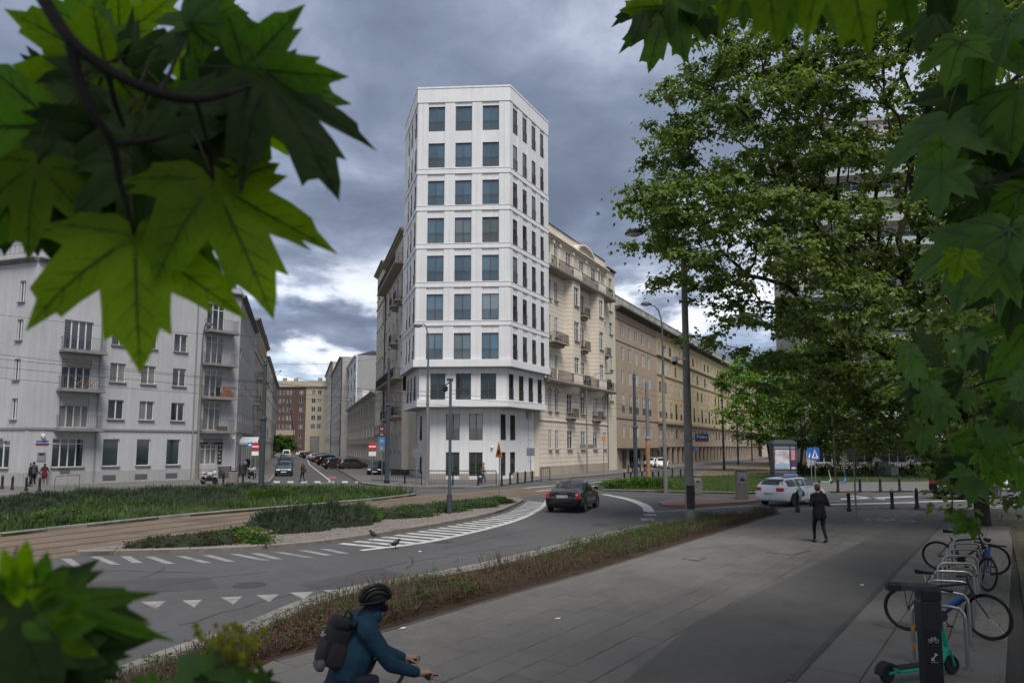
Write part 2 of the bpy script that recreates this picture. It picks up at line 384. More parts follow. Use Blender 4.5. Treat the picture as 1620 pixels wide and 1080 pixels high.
# ---------------- tram bed and rails
TB = pxs([(-700, 985), (-100, 905), (120, 880), (236, 866), (346, 846), (440, 830), (610, 809), (740, 794), (800, 789), (850, 783), (900, 774), (860, 768), (760, 777), (659, 784), (600, 791), (440, 805), (283, 818), (126, 835), (0, 849), (-100, 861), (-700, 915)])
g = MB(); g.prism(xy(TB), -.02, .008); tram = struct('tram_bed', g, trambed)
def rail(pts, z=.012, w=.11):
    c = smoothpts(pts, 2); a = side(c, w/2); b = side(c, -w/2); mb = MB()
    for i in range(len(c)-1):
        mb.quad((b[i].x, b[i].y, z), (b[i+1].x, b[i+1].y, z), (a[i+1].x, a[i+1].y, z), (a[i].x, a[i].y, z))
    return mb
groove = mat('rail_groove', (.04, .034, .03), .8, .2, 3)
for off in range(4):
    t = (off+.6)/4.2
    pts = [G(x, ya*(1-t)+yb*t) for x, ya, yb in ((-400, 892, 945), (0, 852, 891), (126, 837, 877), (283, 820, 854), (440, 806, 828), (610, 791, 808), (760, 779, 792), (860, 770, 780), (960, 762, 770), (1060, 753, 759), (1130, 744, 750), (1200, 733, 738))]
    o = rail(pts, .0125, .13).build('rail_groove', groove, tram); r_ = rail(pts, .017, .06).build('rail', railm, tram)
# concrete border joints in the tram bed
TB2 = pxs([(1085, 754), (1215, 752), (1330, 735), (1330, 722), (1200, 728), (1130, 738)])
g = MB(); g.prism(xy(TB2), -.02, .01); struct('tram_bed', g, trambed)

# ---------------- the two planted islands of the crossing
N_ISL = pxs([(-700, 925), (-100, 862), (0, 849.5), (126, 835.5), (283, 818.5), (440, 805.5), (600, 791.5), (659, 784), (640, 778), (560, 773), (440, 771.5), (283, 773), (116, 781), (0, 795), (-100, 806), (-700, 850)])
g = MB(); g.prism(xy(N_ISL), -.02, .10); north_island = struct('planted_island', g, grassm)
nk = ob('island_kerb', None); tag(nk, kind='structure')
kerb_blocks(nk, N_ISL[:9], .2, .15, 1.5, jit=.01); kerb_blocks(nk, N_ISL[8:], .2, .13, 1.5)
S_FRONT = smoothpts(pxs([(120, 879), (236, 876), (380, 872), (514, 861), (610, 846.5), (705, 830), (782, 814.5), (815, 801), (828, 793)]), 2)
S_BACK = pxs([(828, 792), (822, 789.5), (800, 788.5), (740, 794), (610, 808.5), (440, 829.5), (346, 845.5), (236, 864), (151, 871), (120, 878)])
S_ISL = S_FRONT+S_BACK
g = MB(); g.prism(xy(S_ISL), -.02, .11); south_island = struct('gravel_island', g, gravelm)
sk = ob('island_kerb', None); tag(sk, kind='structure')
kerb_blocks(sk, S_FRONT, .22, .145, 1., jit=.008); kerb_blocks(sk, S_BACK, .15, .12, 1.2)
E_ISL = pxs([(952, 776.5), (1060, 779), (1160, 781), (1215, 781), (1218, 752), (1105, 754), (1040, 757), (985, 763)])
g = MB(); g.prism(xy(E_ISL), -.02, .10); struct('grass_island', g, grassm)
ek = ob('island_kerb', None); tag(ek, kind='structure'); kerb_blocks(ek, E_ISL[:4], .25, .13, 1.5)
T_ISL = smoothpts(pxs([(1043, 797.5), (1049, 802), (1075, 803), (1135, 799.5), (1200, 795.5), (1206, 790), (1130, 790.5), (1058, 793), (1043, 797.5)]), 1)
g = MB(); g.prism(xy(T_ISL), -.02, .12); tisl = struct('traffic_island', g, redpave)
kerb_blocks(tisl, resample(T_ISL, .5), .25, .135, 1., jit=.004)
# ---------------- far pavements
LSD = Vector((-.2977, .9547, 0)); RSD = Vector((.4695, .8829, 0))
p0 = G(427, 764); lp = pxs([(-900, 850), (-100, 790), (0, 784), (150, 781.5), (260, 775.5), (360, 768.5)])+[p0]
g = MB(); g.prism(xy(lp)+xy([p0+LSD*230, p0+LSD*230+Vector((-40, 0, 0)), Vector((-90, 60, 0)), Vector((-120, 25, 0))]), -.02, .12); struct('far_left_pavement', g, farpave)
lk = ob('far_left_kerb', None); tag(lk, kind='structure'); kerb_blocks(lk, lp[1:], .22, .135, 1.5)
kerb_blocks(lk, [p0, p0+LSD*60], .2, .135, 3)
q0 = G(572, 766); rp = [q0]+pxs([(600, 769.5), (654, 772), (760, 772.6), (783, 770), (820, 765), (857, 760), (960, 752)]); q1 = rp[-1]
g = MB(); g.prism([(q0+LSD*190).xy.to_tuple()]+xy(rp)+[(q1+RSD*170).xy.to_tuple(), (q1+RSD*170+Vector((-40, 20, 0))).xy.to_tuple(), (-40, 250)], -.02, .12); struct('corner_pavement', g, farpave)
ck = ob('corner_kerb', None); tag(ck, kind='structure'); kerb_blocks(ck, rp, .22, .135, 1.5); kerb_blocks(ck, [q1, q1+RSD*70], .2, .135, 3)
PK = pxs([(1217, 781), (1300, 779.5), (1460, 778), (1900, 774)])
g = MB(); g.prism(xy(PK)+[(150, 55), (190, 170), (75, 215), (46, 100)], -.02, .10); struct('park_lawn', g, mat('lawn', (.040, .058, .018), .95, .3, 1., .8, 40))
g = MB(); g.prism(xy(PK)+xy(pxs([(1900, 757), (1460, 764), (1300, 765), (1225, 768)])), -.02, .125); struct('park_pavement', g, farpave)
pk = ob('park_kerb', None); tag(pk, kind='structure'); kerb_blocks(pk, PK, .25, .14, 1.5)

# ---------------- painted markings (each a sheet 4 mm above the road)
def mark(pts, m=None, z=.004, name='road_marking'):
    mb = MB(); n = len(pts); a = sum(pts[i].x*pts[(i+1)%n].y-pts[(i+1)%n].x*pts[i].y for i in range(n))
    if a < 0: pts = pts[::-1]
    mb.add([(p.x, p.y, z) for p in pts], [tuple(range(n))]); return mb.build(name, m or paint, road)
def band(pts, w, m=None, z=.004, sm=2):
    c = smoothpts(pts, sm) if sm else [Vector(p) for p in pts]; a = side(c, w/2); b = side(c, -w/2); mb = MB()
    for i in range(len(c)-1): mb.quad((b[i].x, b[i].y, z), (b[i+1].x, b[i+1].y, z), (a[i+1].x, a[i+1].y, z), (a[i].x, a[i].y, z))
    return mb.build('road_marking', m or paint, road)
HO = smoothpts(pxs([(571, 870.5), (663, 860), (724, 847.5), (786, 832.5), (832, 818), (860, 801), (866, 791)]), 2)
band(HO, .26, sm=0, z=.009)
inner = [p for p in side(smoothpts(pxs([(500, 863.5), (610, 848), (705, 832), (782, 816.5), (817, 803), (832, 792)]), 2), -.12)]
def along(pts, t):
    tot = [0]
    for a, b in zip(pts, pts[1:]): tot.append(tot[-1]+(b-a).length)
    d = t*tot[-1]
    for i in range(len(pts)-1):
        if tot[i+1] >= d: return pts[i].lerp(pts[i+1], (d-tot[i])/max(tot[i+1]-tot[i], 1e-6))
    return pts[-1]
NH = 30
for k in range(NH):
    t = (k+.5)/NH; a = along(inner, t*.97+.02); b = along(HO, min(1, t*.90+.02)); a2 = along(inner, t*.97+.02+.015); b2 = along(HO, min(1, t*.90+.02+.015)); mark([a, b, b2, a2], paint, .0055)
for x0, x1, y0, y1 in ((96, 124, 883, 896), (142, 184, 880, 893), (190, 218, 879.5, 890), (228, 270, 880, 891.5), (276, 328, 879, 890), (318, 365, 877.5, 888), (362, 420, 876, 886), (395, 440, 874.5, 884), (432, 490, 873, 881.5), (470, 520, 870, 878), (505, 545, 868, 875)):
    mark([G(x0, y0), G(x0+16, y0), G(x1+8, y1), G(x1-8, y1)], paintw)
for x, y, w, h in ((244, 951.5, 38, 12), (305, 949.5, 30, 11), (367, 944.5, 33, 11), (424, 941, 34, 11), (478, 937, 36, 10), (531, 933, 38, 9)):
    mark([G(x-w/2-2, y), G(x+w/2, y-1.5), G(x+2, y+h)], paintw)
mark([G(128, 973), G(196, 957), G(172, 958), G(100, 975)], paint); mark([G(20, 960), G(172, 953.5), G(150, 952), G(20, 954)], paint)
mark([G(-60, 984), G(70, 975), G(110, 985), G(-20, 1000)], paint)
band(pxs([(955, 781.5), (990, 788), (1012, 795), (1024, 802), (1027, 809)]), .5)
band(pxs([(1024, 810), (1075, 807), (1130, 803), (1200, 799), (1330, 792)]), .14, sm=1)
for x, y in ((1026, 814), (1021.5, 821)): c = G(x, y); mark([c+Vector((-.28, -.5, 0)), c+Vector((.3, -.5, 0)), c+Vector((.42, .5, 0)), c+Vector((-.15, .5, 0))], paintw)
# zebra and lines on the cross road right of the taxi
for x0, y0, x1, y1, h in ((1312, 797, 1450, 794, 1.6), (1330, 788.5, 1445, 784.5, 1.4), (1340, 783, 1400, 789, 1.0), (1415, 794, 1560, 790, 1.2)):
    mark([G(x0, y0+h), G(x1, y1+h), G(x1, y1-h*.2), G(x0, y0-h*.2)], paint)
# crossing of the left street and in front of the corner tower
for k in range(7):
    x = 433+k*21.5; mark([G(x, 763.5), G(x+10, 763.5), G(x+9.5, 760.6), G(x+.5, 760.6)], paint)
for x0, y0, x1, y1, w in ((830, 772, 965, 761, .35), (848, 777, 962, 767, .35), (880, 762, 985, 757, .3), (640, 776.5, 780, 776, .2)):
    band([G(x0, y0), G(x1, y1)], w, paintw if w < .3 else paint, .019, 0)
band([G(505, 765), G(525, 762), G(490, 735), G(484, 722)], .18, paint, sm=0)
mark([G(520, 757), G(533, 757), G(531, 753), G(519, 753)], mat('red_paint', (.30, .10, .09), .8, .2, 2))
band([G(960, 783.5), G(1130, 787), G(1210, 788)], .15, paintw, sm=0)
# cycle symbol on the path
def symbol_bike(c, s, a, m, z):
    mb = MB()
    for ox in (-.62, .62):
        for k in range(16):
            a0, a1 = 2*math.pi*k/16, 2*math.pi*(k+1)/16
            mb.quad(*[(ox+r*math.cos(t), r*math.sin(t), 0) for r, t in ((.42, a0), (.52, a0), (.52, a1), (.42, a1))])
    def bar(p, q, w=.1):
        p = Vector(p+(0,)); q = Vector(q+(0,)); n = (q-p).normalized(); n = Vector((-n.y, n.x, 0))*w/2; mb.quad(p-n, q-n, q+n, p+n)
    for p, q in (((-.62, 0), (-.2, .62)), ((-.2, .62), (.42, .62)), ((-.62, 0), (.02, 0)), ((.02, 0), (.42, .62)), ((.02, 0), (-.24, .72)), ((.62, 0), (.38, .85)), ((.38, .85), (.2, .85)), ((-.36, .74), (-.1, .74))): bar(p, q)
    mb.v = [(x*s, y*s*1.0, zz) for x, y, zz in mb.v]; return mb.build('cycle_symbol', m, road, (c.x, c.y, z), a)
symbol_bike(G(1408, 823, .13), .8, R(-8), paint, .136)

# cracks, sealed joints and patches of the asphalt
tar = mat('tar_seal', (.030, .030, .032), .7, .2, 3); patchm = mat('asphalt_patch', (.064, .063, .065), .9, .15, .8, .25, 80)
rc = random.Random(3)
def crack(pts, w=.035):
    P = resample([G(*p) for p in pts], .35); P = [p+Vector((rc.gauss(0, .05), rc.gauss(0, .05), 0)) for p in P]; c = P; a = side(c, w/2); b = side(c, -w/2); mb = MB()
    for i in range(len(c)-1): mb.quad((b[i].x, b[i].y, .003), (b[i+1].x, b[i+1].y, .003), (a[i+1].x, a[i+1].y, .003), (a[i].x, a[i].y, .003))
    mb.build('crack', tar, road)
for pts in ([(255, 927), (330, 914), (430, 903)], [(225, 915), (250, 905), (262, 896)], [(230, 938), (290, 935)], [(100, 908), (200, 902), (330, 905)], [(560, 905), (700, 880), (860, 856)], [(280, 990), (420, 950), (560, 915)], [(700, 868), (800, 845), (880, 830)], [(900, 845), (1000, 822), (1120, 808)], [(190, 1000), (260, 1000)], [(640, 900), (655, 890), (650, 880)], [(870, 792), (930, 785), (1000, 784)], [(1050, 815), (1180, 803), (1320, 800)]): crack(pts)
for a in ([(140, 920), (330, 912), (345, 930), (150, 940)], [(470, 925), (600, 898), (640, 908), (510, 935)], [(960, 812), (1010, 806), (1040, 812), (985, 820)]): mark([G(*p) for p in a], patchm, .002, 'asphalt_patch')
for px, py in ((700, 857), (395, 925), (950, 830)):
    c = G(px, py); mb = MB(); mb.lathe([(.36, 0), (.36, .004), (.30, .006)], 20, (c.x, c.y, .001)); mb.build('manhole_cover', mat('cover_frame', (.05, .048, .046)), road)
# ================================================================== buildings: helpers
def glass(name, tint, ior=1.9, objvar=.35, rough=.04):
    m = mat(name, tint, rough, .15, .35, objvar=objvar, spec=.5); m.node_tree.nodes['Principled BSDF'].inputs['IOR'].default_value = ior; return m
gl_tower = glass('sky_reflection_glazing', (.070, .128, .170), 2.1, .25)  # blue sky reflection put into the pane colour
gl_dark = glass('dark_glazing', (.018, .021, .024), 1.7, .5)
gl_curt = mat('curtained_glazing', (.17, .165, .155), .12, .2, 1.5, objvar=.35, streak=.35, spec=.5); gl_blind = mat('blind_glazing', (.13, .165, .19), .12, .08, .8, objvar=.25, spec=.5); rw = random.Random(21)
gl_shop = glass('shop_glazing', (.022, .034, .036), 1.8, .3)
white_frame = mat('white_window_frame', (.62, .62, .60), .55, .06, 3)
bronze = mat('bronze_frame', (.115, .10, .082), .5, .1, 3, metal=.3)
dark_metal = mat('dark_metal', (.022, .023, .026), .5, .15, 4, metal=.4)
grey_metal = mat('grey_metal', (.16, .165, .17), .5, .12, 4, metal=.4)
class Face:
    def __init__(s, bld, o, ang): s.b = bld; s.o = Vector((o[0], o[1])); s.a = ang; s.u = Vector((math.cos(ang), math.sin(ang))); s.n = Vector((-s.u.y, s.u.x))
    def uz(s, px, py=705., y=0.):
        r = ray(px, py); o = s.o+s.n*y; d = Vector((r.x, r.y)); t = o.dot(s.n)/d.dot(s.n); return ((d*t-o).dot(s.u), CAMH+r.z*t)
    def U(s, px, y=0.): return s.uz(px, 705., y)[0]
    def Z(s, px, py, y=0.): return s.uz(px, py, y)[1]
    def at(s, u, y, z): p = s.o+s.u*u+s.n*y; return Vector((p.x, p.y, z))
    def put(s, name, data, u=0., y=0., z=0.): return ob(name, data, s.b, s.at(u, y, z)-Vector((s.b.location.x, s.b.location.y, 0)), s.a)
    def mb(s, name, mb, m, smooth=False): return s.put(name, mb.mesh(name, m, smooth))
def wall_mb(u0, u1, z0, z1, ops, depth=.22, y=0.):
    us = sorted({u0, u1, *[c for o in ops for c in o[:2]]}); zs = sorted({z0, z1, *[c for o in ops for c in o[2:4]]})
    us = [u for u in us if u0 <= u <= u1]; zs = [z for z in zs if z0 <= z <= z1]; mb = MB(); g = {}
    for i in range(len(us)-1):
        uc = (us[i]+us[i+1])/2
        for j in range(len(zs)-1):
            zc = (zs[j]+zs[j+1])/2
            if any(o[0] < uc < o[1] and o[2] < zc < o[3] for o in ops): continue
            q = []
            for k in ((i, j), (i+1, j), (i+1, j+1), (i, j+1)):
                if k not in g: g[k] = len(mb.v); mb.v.append((us[k[0]], y, zs[k[1]]))
                q.append(g[k])
            mb.f.append(tuple(q)); mb.m.append(0)
    for a, b, c, d in ((o[0], o[1], o[2], o[3]) for o in ops):
        e = y+depth
        mb.quad((a, y, c), (a, e, c), (a, e, d), (a, y, d)); mb.quad((b, e, c), (b, y, c), (b, y, d), (b, e, d))
        mb.quad((a, e, c), (a, y, c), (b, y, c), (b, e, c)); mb.quad((a, y, d), (a, e, d), (b, e, d), (b, y, d))
    return mb
WC = {}
def win_meshes(w, h, style, fm, gm, sm, rm):
    key = (round(w, 2), round(h, 2), style, fm.name, gm.name, sm and sm.name, rm and rm.name)
    if key in WC: return WC[key]
    w, h = key[0], key[1]; fr = MB(); panes = []; t = .05 if style != 'tower' else .045
    cols = {'one': 1, 'two': 2, 'cross': 2, 'tower': 2, 'shop4': 4, 'shop1': 1, 'three': 3, 'door': 1, 'bay4': 4, 'french': 2, 'tiny': 1}[style]
    trans = {'cross': .72, 'shop4': .82, 'three': .78, 'french': .78}.get(style)
    fr.box(0, t, -.05, .02, 0, h); fr.box(w-t, w, -.05, .02, 0, h); fr.box(t, w-t, -.05, .02, 0, t); fr.box(t, w-t, -.05, .02, h-t, h)
    zr = [(t, h-t)]
    if trans: fr.box(t, w-t, -.045, .02, h*trans-.03, h*trans+.03); zr = [(t, h*trans-.03), (h*trans+.03, h-t)]
    mw = .035 if style == 'tower' else .045
    for c in range(1, cols): x = w*c/cols; fr.box(x-mw, x+mw, -.06, .02, t, h-t)
    for c in range(cols):
        a = w*c/cols+(mw if c else t); b = w*(c+1)/cols-(mw if c < cols-1 else t)
        for za, zb in zr: panes.append((a, b, za, zb))
    fme = fr.mesh('window', fm); pm = []
    for a, b, c, d in panes:
        q = MB(); q.quad((a, 0, c), (b, 0, c), (b, 0, d), (a, 0, d)); pm.append(q.mesh('pane', gm))
    sme = rme = None
    if sm: q = MB(); q.box(-.08, w+.08, -.32, .02, -.07, -.002); sme = q.mesh('sill', sm)
    if rm:
        q = MB(); hh = .95
        q.box(.0, w, -.10, -.075, hh, hh+.03); q.box(.0, w, -.10, -.075, .06, .085)
        n = max(4, int(w/.115))
        for i in range(n+1): x = .008+(w-.016)*i/n; q.box(x-.008, x+.008, -.096, -.08, .085, hh)
        rme = q.mesh('railing', rm)
    WC[key] = (fme, pm, sme, rme); return WC[key]
def window(f, u0, u1, z0, z1, style, fm=None, gm=None, sm=None, rm=None, depth=.16, joinpanes=False, parent=None):
    gm = gm or gl_dark; k_ = rw.random()
    if gm is gl_dark and fm is not bronze and k_ < .36: gm = gl_curt
    elif gm is gl_tower and k_ < .10: gm = gl_blind
    elif fm is bronze and gm is gl_dark and k_ < .12: gm = gl_blind
    fme, pm, sme, rme = win_meshes(u1-u0, z1-z0, style, fm or white_frame, gm or gl_dark, sm, rm)
    o = f.put('window' if style != 'door' else 'door', fme, u0, depth, z0)
    for p in pm: ob('pane', p, o, (0, 0, 0))
    if sme: ob('sill', sme, o)
    if rme: ob('railing', rme, o)
    return o
def facade(f, u0, u1, z0, z1, wins, m, depth=.22, name='wall', y=0., setback=.16):
    """wins: (ua, ub, za, zb, style, kwargs)"""
    o = f.mb(name, wall_mb(u0, u1, z0, z1, [w[:4] for w in wins], depth, y), m)
    for w in wins: window(f, *w[:5], depth=y+setback, **(w[5] if len(w) > 5 else {}))
    return o
def iron_railing(f, u0, u1, y0, y1, z, h, m, step=.13, parent=None, name='railing', sides=True):
    """three-sided balcony railing; y0 outer (negative), y1 wall"""
    q = MB()
    q.box(u0, u1, y0, y0+.03, h-.03, h); q.box(u0, u1, y0, y0+.02, .08, .1)
    n = max(2, int((u1-u0)/step))
    for i in range(n+1): x = u0+.01+(u1-u0-.02)*i/n; q.box(x-.008, x+.008, y0+.004, y0+.02, 0, h-.03)
    if sides:
        for x in (u0, u1-.03):
            q.box(x, x+.03, y0+.03, y1, h-.03, h)
            k = max(2, int((y1-y0)/step))
            for i in range(1, k): yy = y0+(y1-y0)*i/k; q.box(x+.007, x+.023, yy-.008, yy+.008, 0, h-.03)
    return f.put(name, q.mesh(name, m), 0, 0, z)
def text_mesh(s, size, m, extrude=.004, align='CENTER'):
    c = bpy.data.curves.new('t', 'FONT'); c.body = s; c.size = size; c.extrude = extrude; c.align_x = align; c.align_y = 'CENTER'; c.resolution_u = 2
    me = baked(bpy.data.objects.new('t', c)); me.materials.clear(); me.materials.append(m); me.name = 'lettering'; return me
UPR = (math.pi/2, 0, 0)     # lettering stood upright, facing -Y of its parent

# ================================================================== the white corner tower
tw = mat('white_render_panel', (.70, .695, .69), .75, .06, .5, .06, 30, streak=.09)
tw2 = mat('white_band_panel', (.725, .72, .715), .7, .05, .7, streak=.08)
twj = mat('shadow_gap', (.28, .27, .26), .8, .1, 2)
UL = PD(657, 575, 60.3).xy; UR = PD(806, 575, 59.8).xy
TH = Vector((0, 0))
LD2, RD2 = LSD.xy.normalized(), RSD.xy.normalized()
fd = (UR-UL).normalized(); fn = Vector((-fd.y, fd.x))              # inward normals
ln = Vector((-(-LD2).y, (-LD2).x)); rn = Vector((-RD2.y, RD2.x))
def isect(p, d, q, e):
    den = d.x*e.y-d.y*e.x; w = q-p; t = (w.x*e.y-w.y*e.x)/den; return p+d*t
def corners(o):
    a = isect(UL+fn*o, fd, UL+ln*o, LD2); b = isect(UR+fn*o, fd, UR+rn*o, RD2); return a, b
LLEN, RLEN = 8.0, 8.15
def foot(o, e=0.):
    a, b = corners(o); fl = UL+LD2*LLEN+ln*o; fr = UR+RD2*RLEN+rn*o
    return [a, b, fr, fr+rn*3.2, fl+ln*3.0, fl]
tower = thing('corner_tower', 'tall white corner apartment tower with rows of windows painted sky-reflection blue and stepped base', 'building', (UL.x, UL.y, 0))
fF = Face(tower, UL, math.atan2(fd.y, fd.x)); fL = Face(tower, UL+LD2*LLEN, math.atan2(-LD2.y, -LD2.x)); fR = Face(tower, UR, math.atan2(RD2.y, RD2.x))
FW = (UR-UL).length
yrows = [(168.1, 207), (225.9, 264.4), (285.2, 324), (344, 384), (403.7, 444.8), (464.8, 506.3), (526.5, 568.3)]
Zt = lambda y: fF.Z(730, y)
rows = [(Zt(b), Zt(a)) for a, b in yrows]
ZB5 = Zt(580.5); ZL5 = Zt(570.5); ZTOP = Zt(140)
colsF = [(.112*FW, .291*FW), (.409*FW, .588*FW), (.706*FW, .885*FW)]
# window columns of the two narrow faces
colsR = [(fR.U(a), fR.U(b)) for a, b in ((810.5, 818.5), (826.5, 834), (841.5, 848.5), (855.5, 861.5))]
colsL = [(fL.U(a), fL.U(b)) for a, b in ((640.2, 642.4), (644.6, 647.2), (650.4, 653.6))]
kw = dict(fm=bronze, gm=gl_tower, rm=bronze)
kwd = dict(fm=bronze, gm=gl_dark, rm=bronze)
bands = [(Zt(275), Zt(267)), (Zt(333), Zt(325.5)), (Zt(393), Zt(385.5)), (Zt(454), Zt(446.2)), (Zt(515), Zt(507.7)), (Zt(162), Zt(140))]
for f, W_, cols, k in ((fF, FW, colsF, kw), (fR, RLEN, colsR, kwd), (fL, LLEN, colsL, kwd)):
    facade(f, 0, W_, ZL5, ZTOP-.15, [(a, b, c, d, 'tower' if k is kw else 'one', k) for a, b in cols for c, d in rows], tw, .30, setback=.14 if k is kw else .05)
    edges = [0]+[e for c in cols for e in c]+[W_]
    zc = sorted([ZL5]+[z for b in bands for z in b])
    for i in range(0, len(edges), 2):
        for za, zb in zip(zc[::2], zc[1::2]):
            if zb-za < .3: continue
            q = MB(); a, b = edges[i]+(.03 if i else -.0), edges[i+1]-(.03 if i < len(edges)-2 else 0); q.box(a, b, -.07, 0, za+.002, zb-.002); p = f.mb('pier', q, tw)
            if b-a > .5:
                q = MB(); c_ = (a+b)/2; q.box(c_-.007, c_+.007, -.073, -.069, za+.01, zb-.01); ob('panel_joint', q.mesh('panel_joint', mat('panel_joint', (.40, .39, .38), .8, .05, 2)), p)
def ring(o, z0, z1, name, m, ins=.02):
    q = MB(); q.prism([((p-UL).x, (p-UL).y) for p in foot(o)], z0, z1); return q.build(name, m, tower)
for i, (a, b) in enumerate(bands):
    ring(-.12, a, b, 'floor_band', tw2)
    if i < 5: ring(-.135, b-.05, b-.004, 'shadow_strip', twj)  # dark strip coloured in for the shadow line of the bands
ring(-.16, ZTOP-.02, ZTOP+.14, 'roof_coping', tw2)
ring(-.22, ZB5, ZL5+.12, 'ledge', tw2)
# top glass guard on the roof
q = MB(); a, b = corners(.5); q.box(0, 1, 0, 1, 0, 1)
gq = MB(); c0 = (a-UL)+fd*.5; c1 = (b-UL)-fd*.1
gq.add([(c0.x, c0.y, ZTOP+.1), (c1.x, c1.y, ZTOP+.1), (c1.x, c1.y, ZTOP+.5), (c0.x, c0.y, ZTOP+.5), (c0.x, c0.y+.03, ZTOP+.1), (c1.x, c1.y+.03, ZTOP+.1), (c1.x, c1.y+.03, ZTOP+.5), (c0.x, c0.y+.03, ZTOP+.5)], [(0,1,2,3),(7,6,5,4),(3,2,6,7)])
gq.build('roof_guard', mat('pale_glass', (.42, .50, .54), .25, .05, 2), tower)
# middle storey (set back 0.4 m) and base (set back 1.6 m)
def storey(o, z0, z1, frF, pxR, pxL, zw, ledge, style='tower', base=False):
    a, b = corners(o); w = (b-a).length
    f1 = Face(tower, a, fF.a); f2 = Face(tower, b, fR.a); fl0 = UL+LD2*LLEN+ln*o; f3 = Face(tower, fl0, fL.a)
    rl = (UR+RD2*RLEN+rn*o-b).length; ll = (fl0-a).length; out = []
    for f, W_, cols, k in ((f1, w, [(x*w, y*w) for x, y in frF], kw2), (f2, rl, [(f2.U(x), f2.U(y)) for x, y in pxR], kwd), (f3, ll, [(f3.U(x), f3.U(y)) for x, y in pxL], kwd)):
        ws = []
        for (c, d, st) in zw:
            for x, y in cols:
                kk = dict(k)
                if st == 'door': kk['rm'] = None
                s_ = ('two' if st == 'door' else 'tower') if k is kw2 else 'one'
                ws.append((x, y, c, d, s_, kk))
        facade(f, 0, W_, z0, z1, ws, tw, .28, setback=.12 if k is kw2 else .07)
    return f1, f2, f3, w, rl, ll
gl_mid = glass('green_tinted_glazing', (.022, .036, .030), 2.0, .3)
kw2 = dict(fm=bronze, gm=gl_mid, rm=bronze)
o4 = .42; a4, _ = corners(o4); f4 = Face(tower, a4, fF.a); Z4 = lambda y: f4.Z(730, y)
ZL4, ZB4 = Z4(633.7), Z4(643.7)
storey(o4, ZL4, ZB5, ((.128, .3), (.419, .594), (.703, .88)), ((805.2, 812.5), (821, 828.5), (836.5, 843.5), (851, 857.5)), ((643, 645), (647.8, 650), (653.2, 656.4)), [(Z4(632.2), Z4(590.5), 'win')], None)
ring(o4-.22, ZB4, ZL4+.1, 'ledge', tw2)
ring(-.225, ZB5-.001, ZB5+.05, 'shadow_strip', twj); ring(o4-.225, ZB4-.001, ZB4+.05, 'shadow_strip', twj)  # the same painted shadow line along the ledge undersides
o1 = 1.6; a1, b1 = corners(o1); f1 = Face(tower, a1, fF.a); Z1 = lambda y: f1.Z(730, y)
b_f1, b_f2, b_f3, bw, brl, bll = storey(o1, .1, ZB4, ((.233, .43), (.567, .763)), ((792, 800), (807, 815)), ((664, 667.5), (676, 678)), [(Z1(695.9), Z1(654.6), 'win'), (.42, Z1(715), 'door')], None)
# sand-coloured plinth, panel joints, shadow grooves by the party wall
pl = mat('sand_plinth', (.36, .31, .25), .85, .1, 3)
q = MB(); q.box(0, .233*bw, -.03, 0, .1, .62); q.box(.43*bw, .567*bw, -.03, 0, .1, .62); q.box(.763*bw, bw, -.03, 0, .1, .62); tag(b_f1.mb('plinth', q, pl), kind='stuff')
q = MB(); q.box(2.6, brl, -.03, 0, .1, .62); b_f2.mb('plinth', q, pl)
for k in range(9):
    q = MB(); zz = 1.6+k*1.02; q.box(brl-1.25, brl-.35, -.012, 0, zz, zz+.035); b_f2.mb('groove_strip', q, twj)
q = MB(); q.box(brl-1.30, brl-1.26, -.012, 0, 1.2, ZB4-.1); b_f2.mb('groove_strip', q, twj)
for x in (.233, .43, .567, .763):
    q = MB(); q.box(x*bw-.008, x*bw+.008, -.006, 0, .7, ZB4-.05); b_f1.mb('panel_joint', q, mat('panel_joint', (.45, .44, .43), .8, .05, 2))
q = MB(); q.ball((.90*bw, -.12, Z1(707)), .13, 8, 5); q.box(.90*bw-.04, .90*bw+.04, -.12, 0, Z1(707)-.03, Z1(707)+.03); b_f1.mb('wall_camera', q, mat('white_plastic', (.7, .7, .7), .4))
q = MB(); q.bev(brl-1.75, brl-1.3, -.4, -.02, ZB4-.75, ZB4-.1, .05); b_f2.mb('wall_lamp', q, mat('lamp_housing', (.45, .44, .42), .6))
# solid core so no light comes through
q = MB(); q.prism([((p-UL).x, (p-UL).y) for p in foot(2.1)], .0, ZTOP-.1); q.build('core', mat('core_dark', (.03, .03, .03), .9), tower)

# ================================================================== the tenement behind the tower (two street fronts)
def rust_mat(name, col, pitch=.46, dark=.45, **k):
    m = mat(name, col, **k); nt = m.node_tree; N = nt.nodes; L = nt.links; b = N['Principled BSDF']
    geo = N.new('ShaderNodeNewGeometry'); s_ = N.new('ShaderNodeSeparateXYZ'); L.new(geo.outputs['Position'], s_.inputs[0])
    a = N.new('ShaderNodeMath'); a.operation = 'MULTIPLY'; a.inputs[1].default_value = 1/pitch; L.new(s_.outputs[2], a.inputs[0])
    f = N.new('ShaderNodeMath'); f.operation = 'FRACT'; L.new(a.outputs[0], f.inputs[0])
    g_ = N.new('ShaderNodeMath'); g_.operation = 'LESS_THAN'; g_.inputs[1].default_value = .11; L.new(f.outputs[0], g_.inputs[0])
    src = b.inputs['Base Color'].links[0].from_socket; mx = N.new('ShaderNodeMix'); mx.data_type = 'RGBA'; mx.blend_type = 'MULTIPLY'
    L.new(g_.outputs[0], mx.inputs[0]); L.new(src, mx.inputs[6]); mx.inputs[7].default_value = (dark, dark, dark, 1); L.new(mx.outputs[2], b.inputs['Base Color']); return m  # groove shading put into the base colour as dark courses
beige = rust_mat('rusticated_plaster', (.66, .575, .475), .46, .55, rough=.9, var=.08, scale=.5, streak=.10, bump=.1)
beige2 = mat('beige_plaster', (.68, .60, .50), .9, .1, .6, .12, 30, streak=.12)
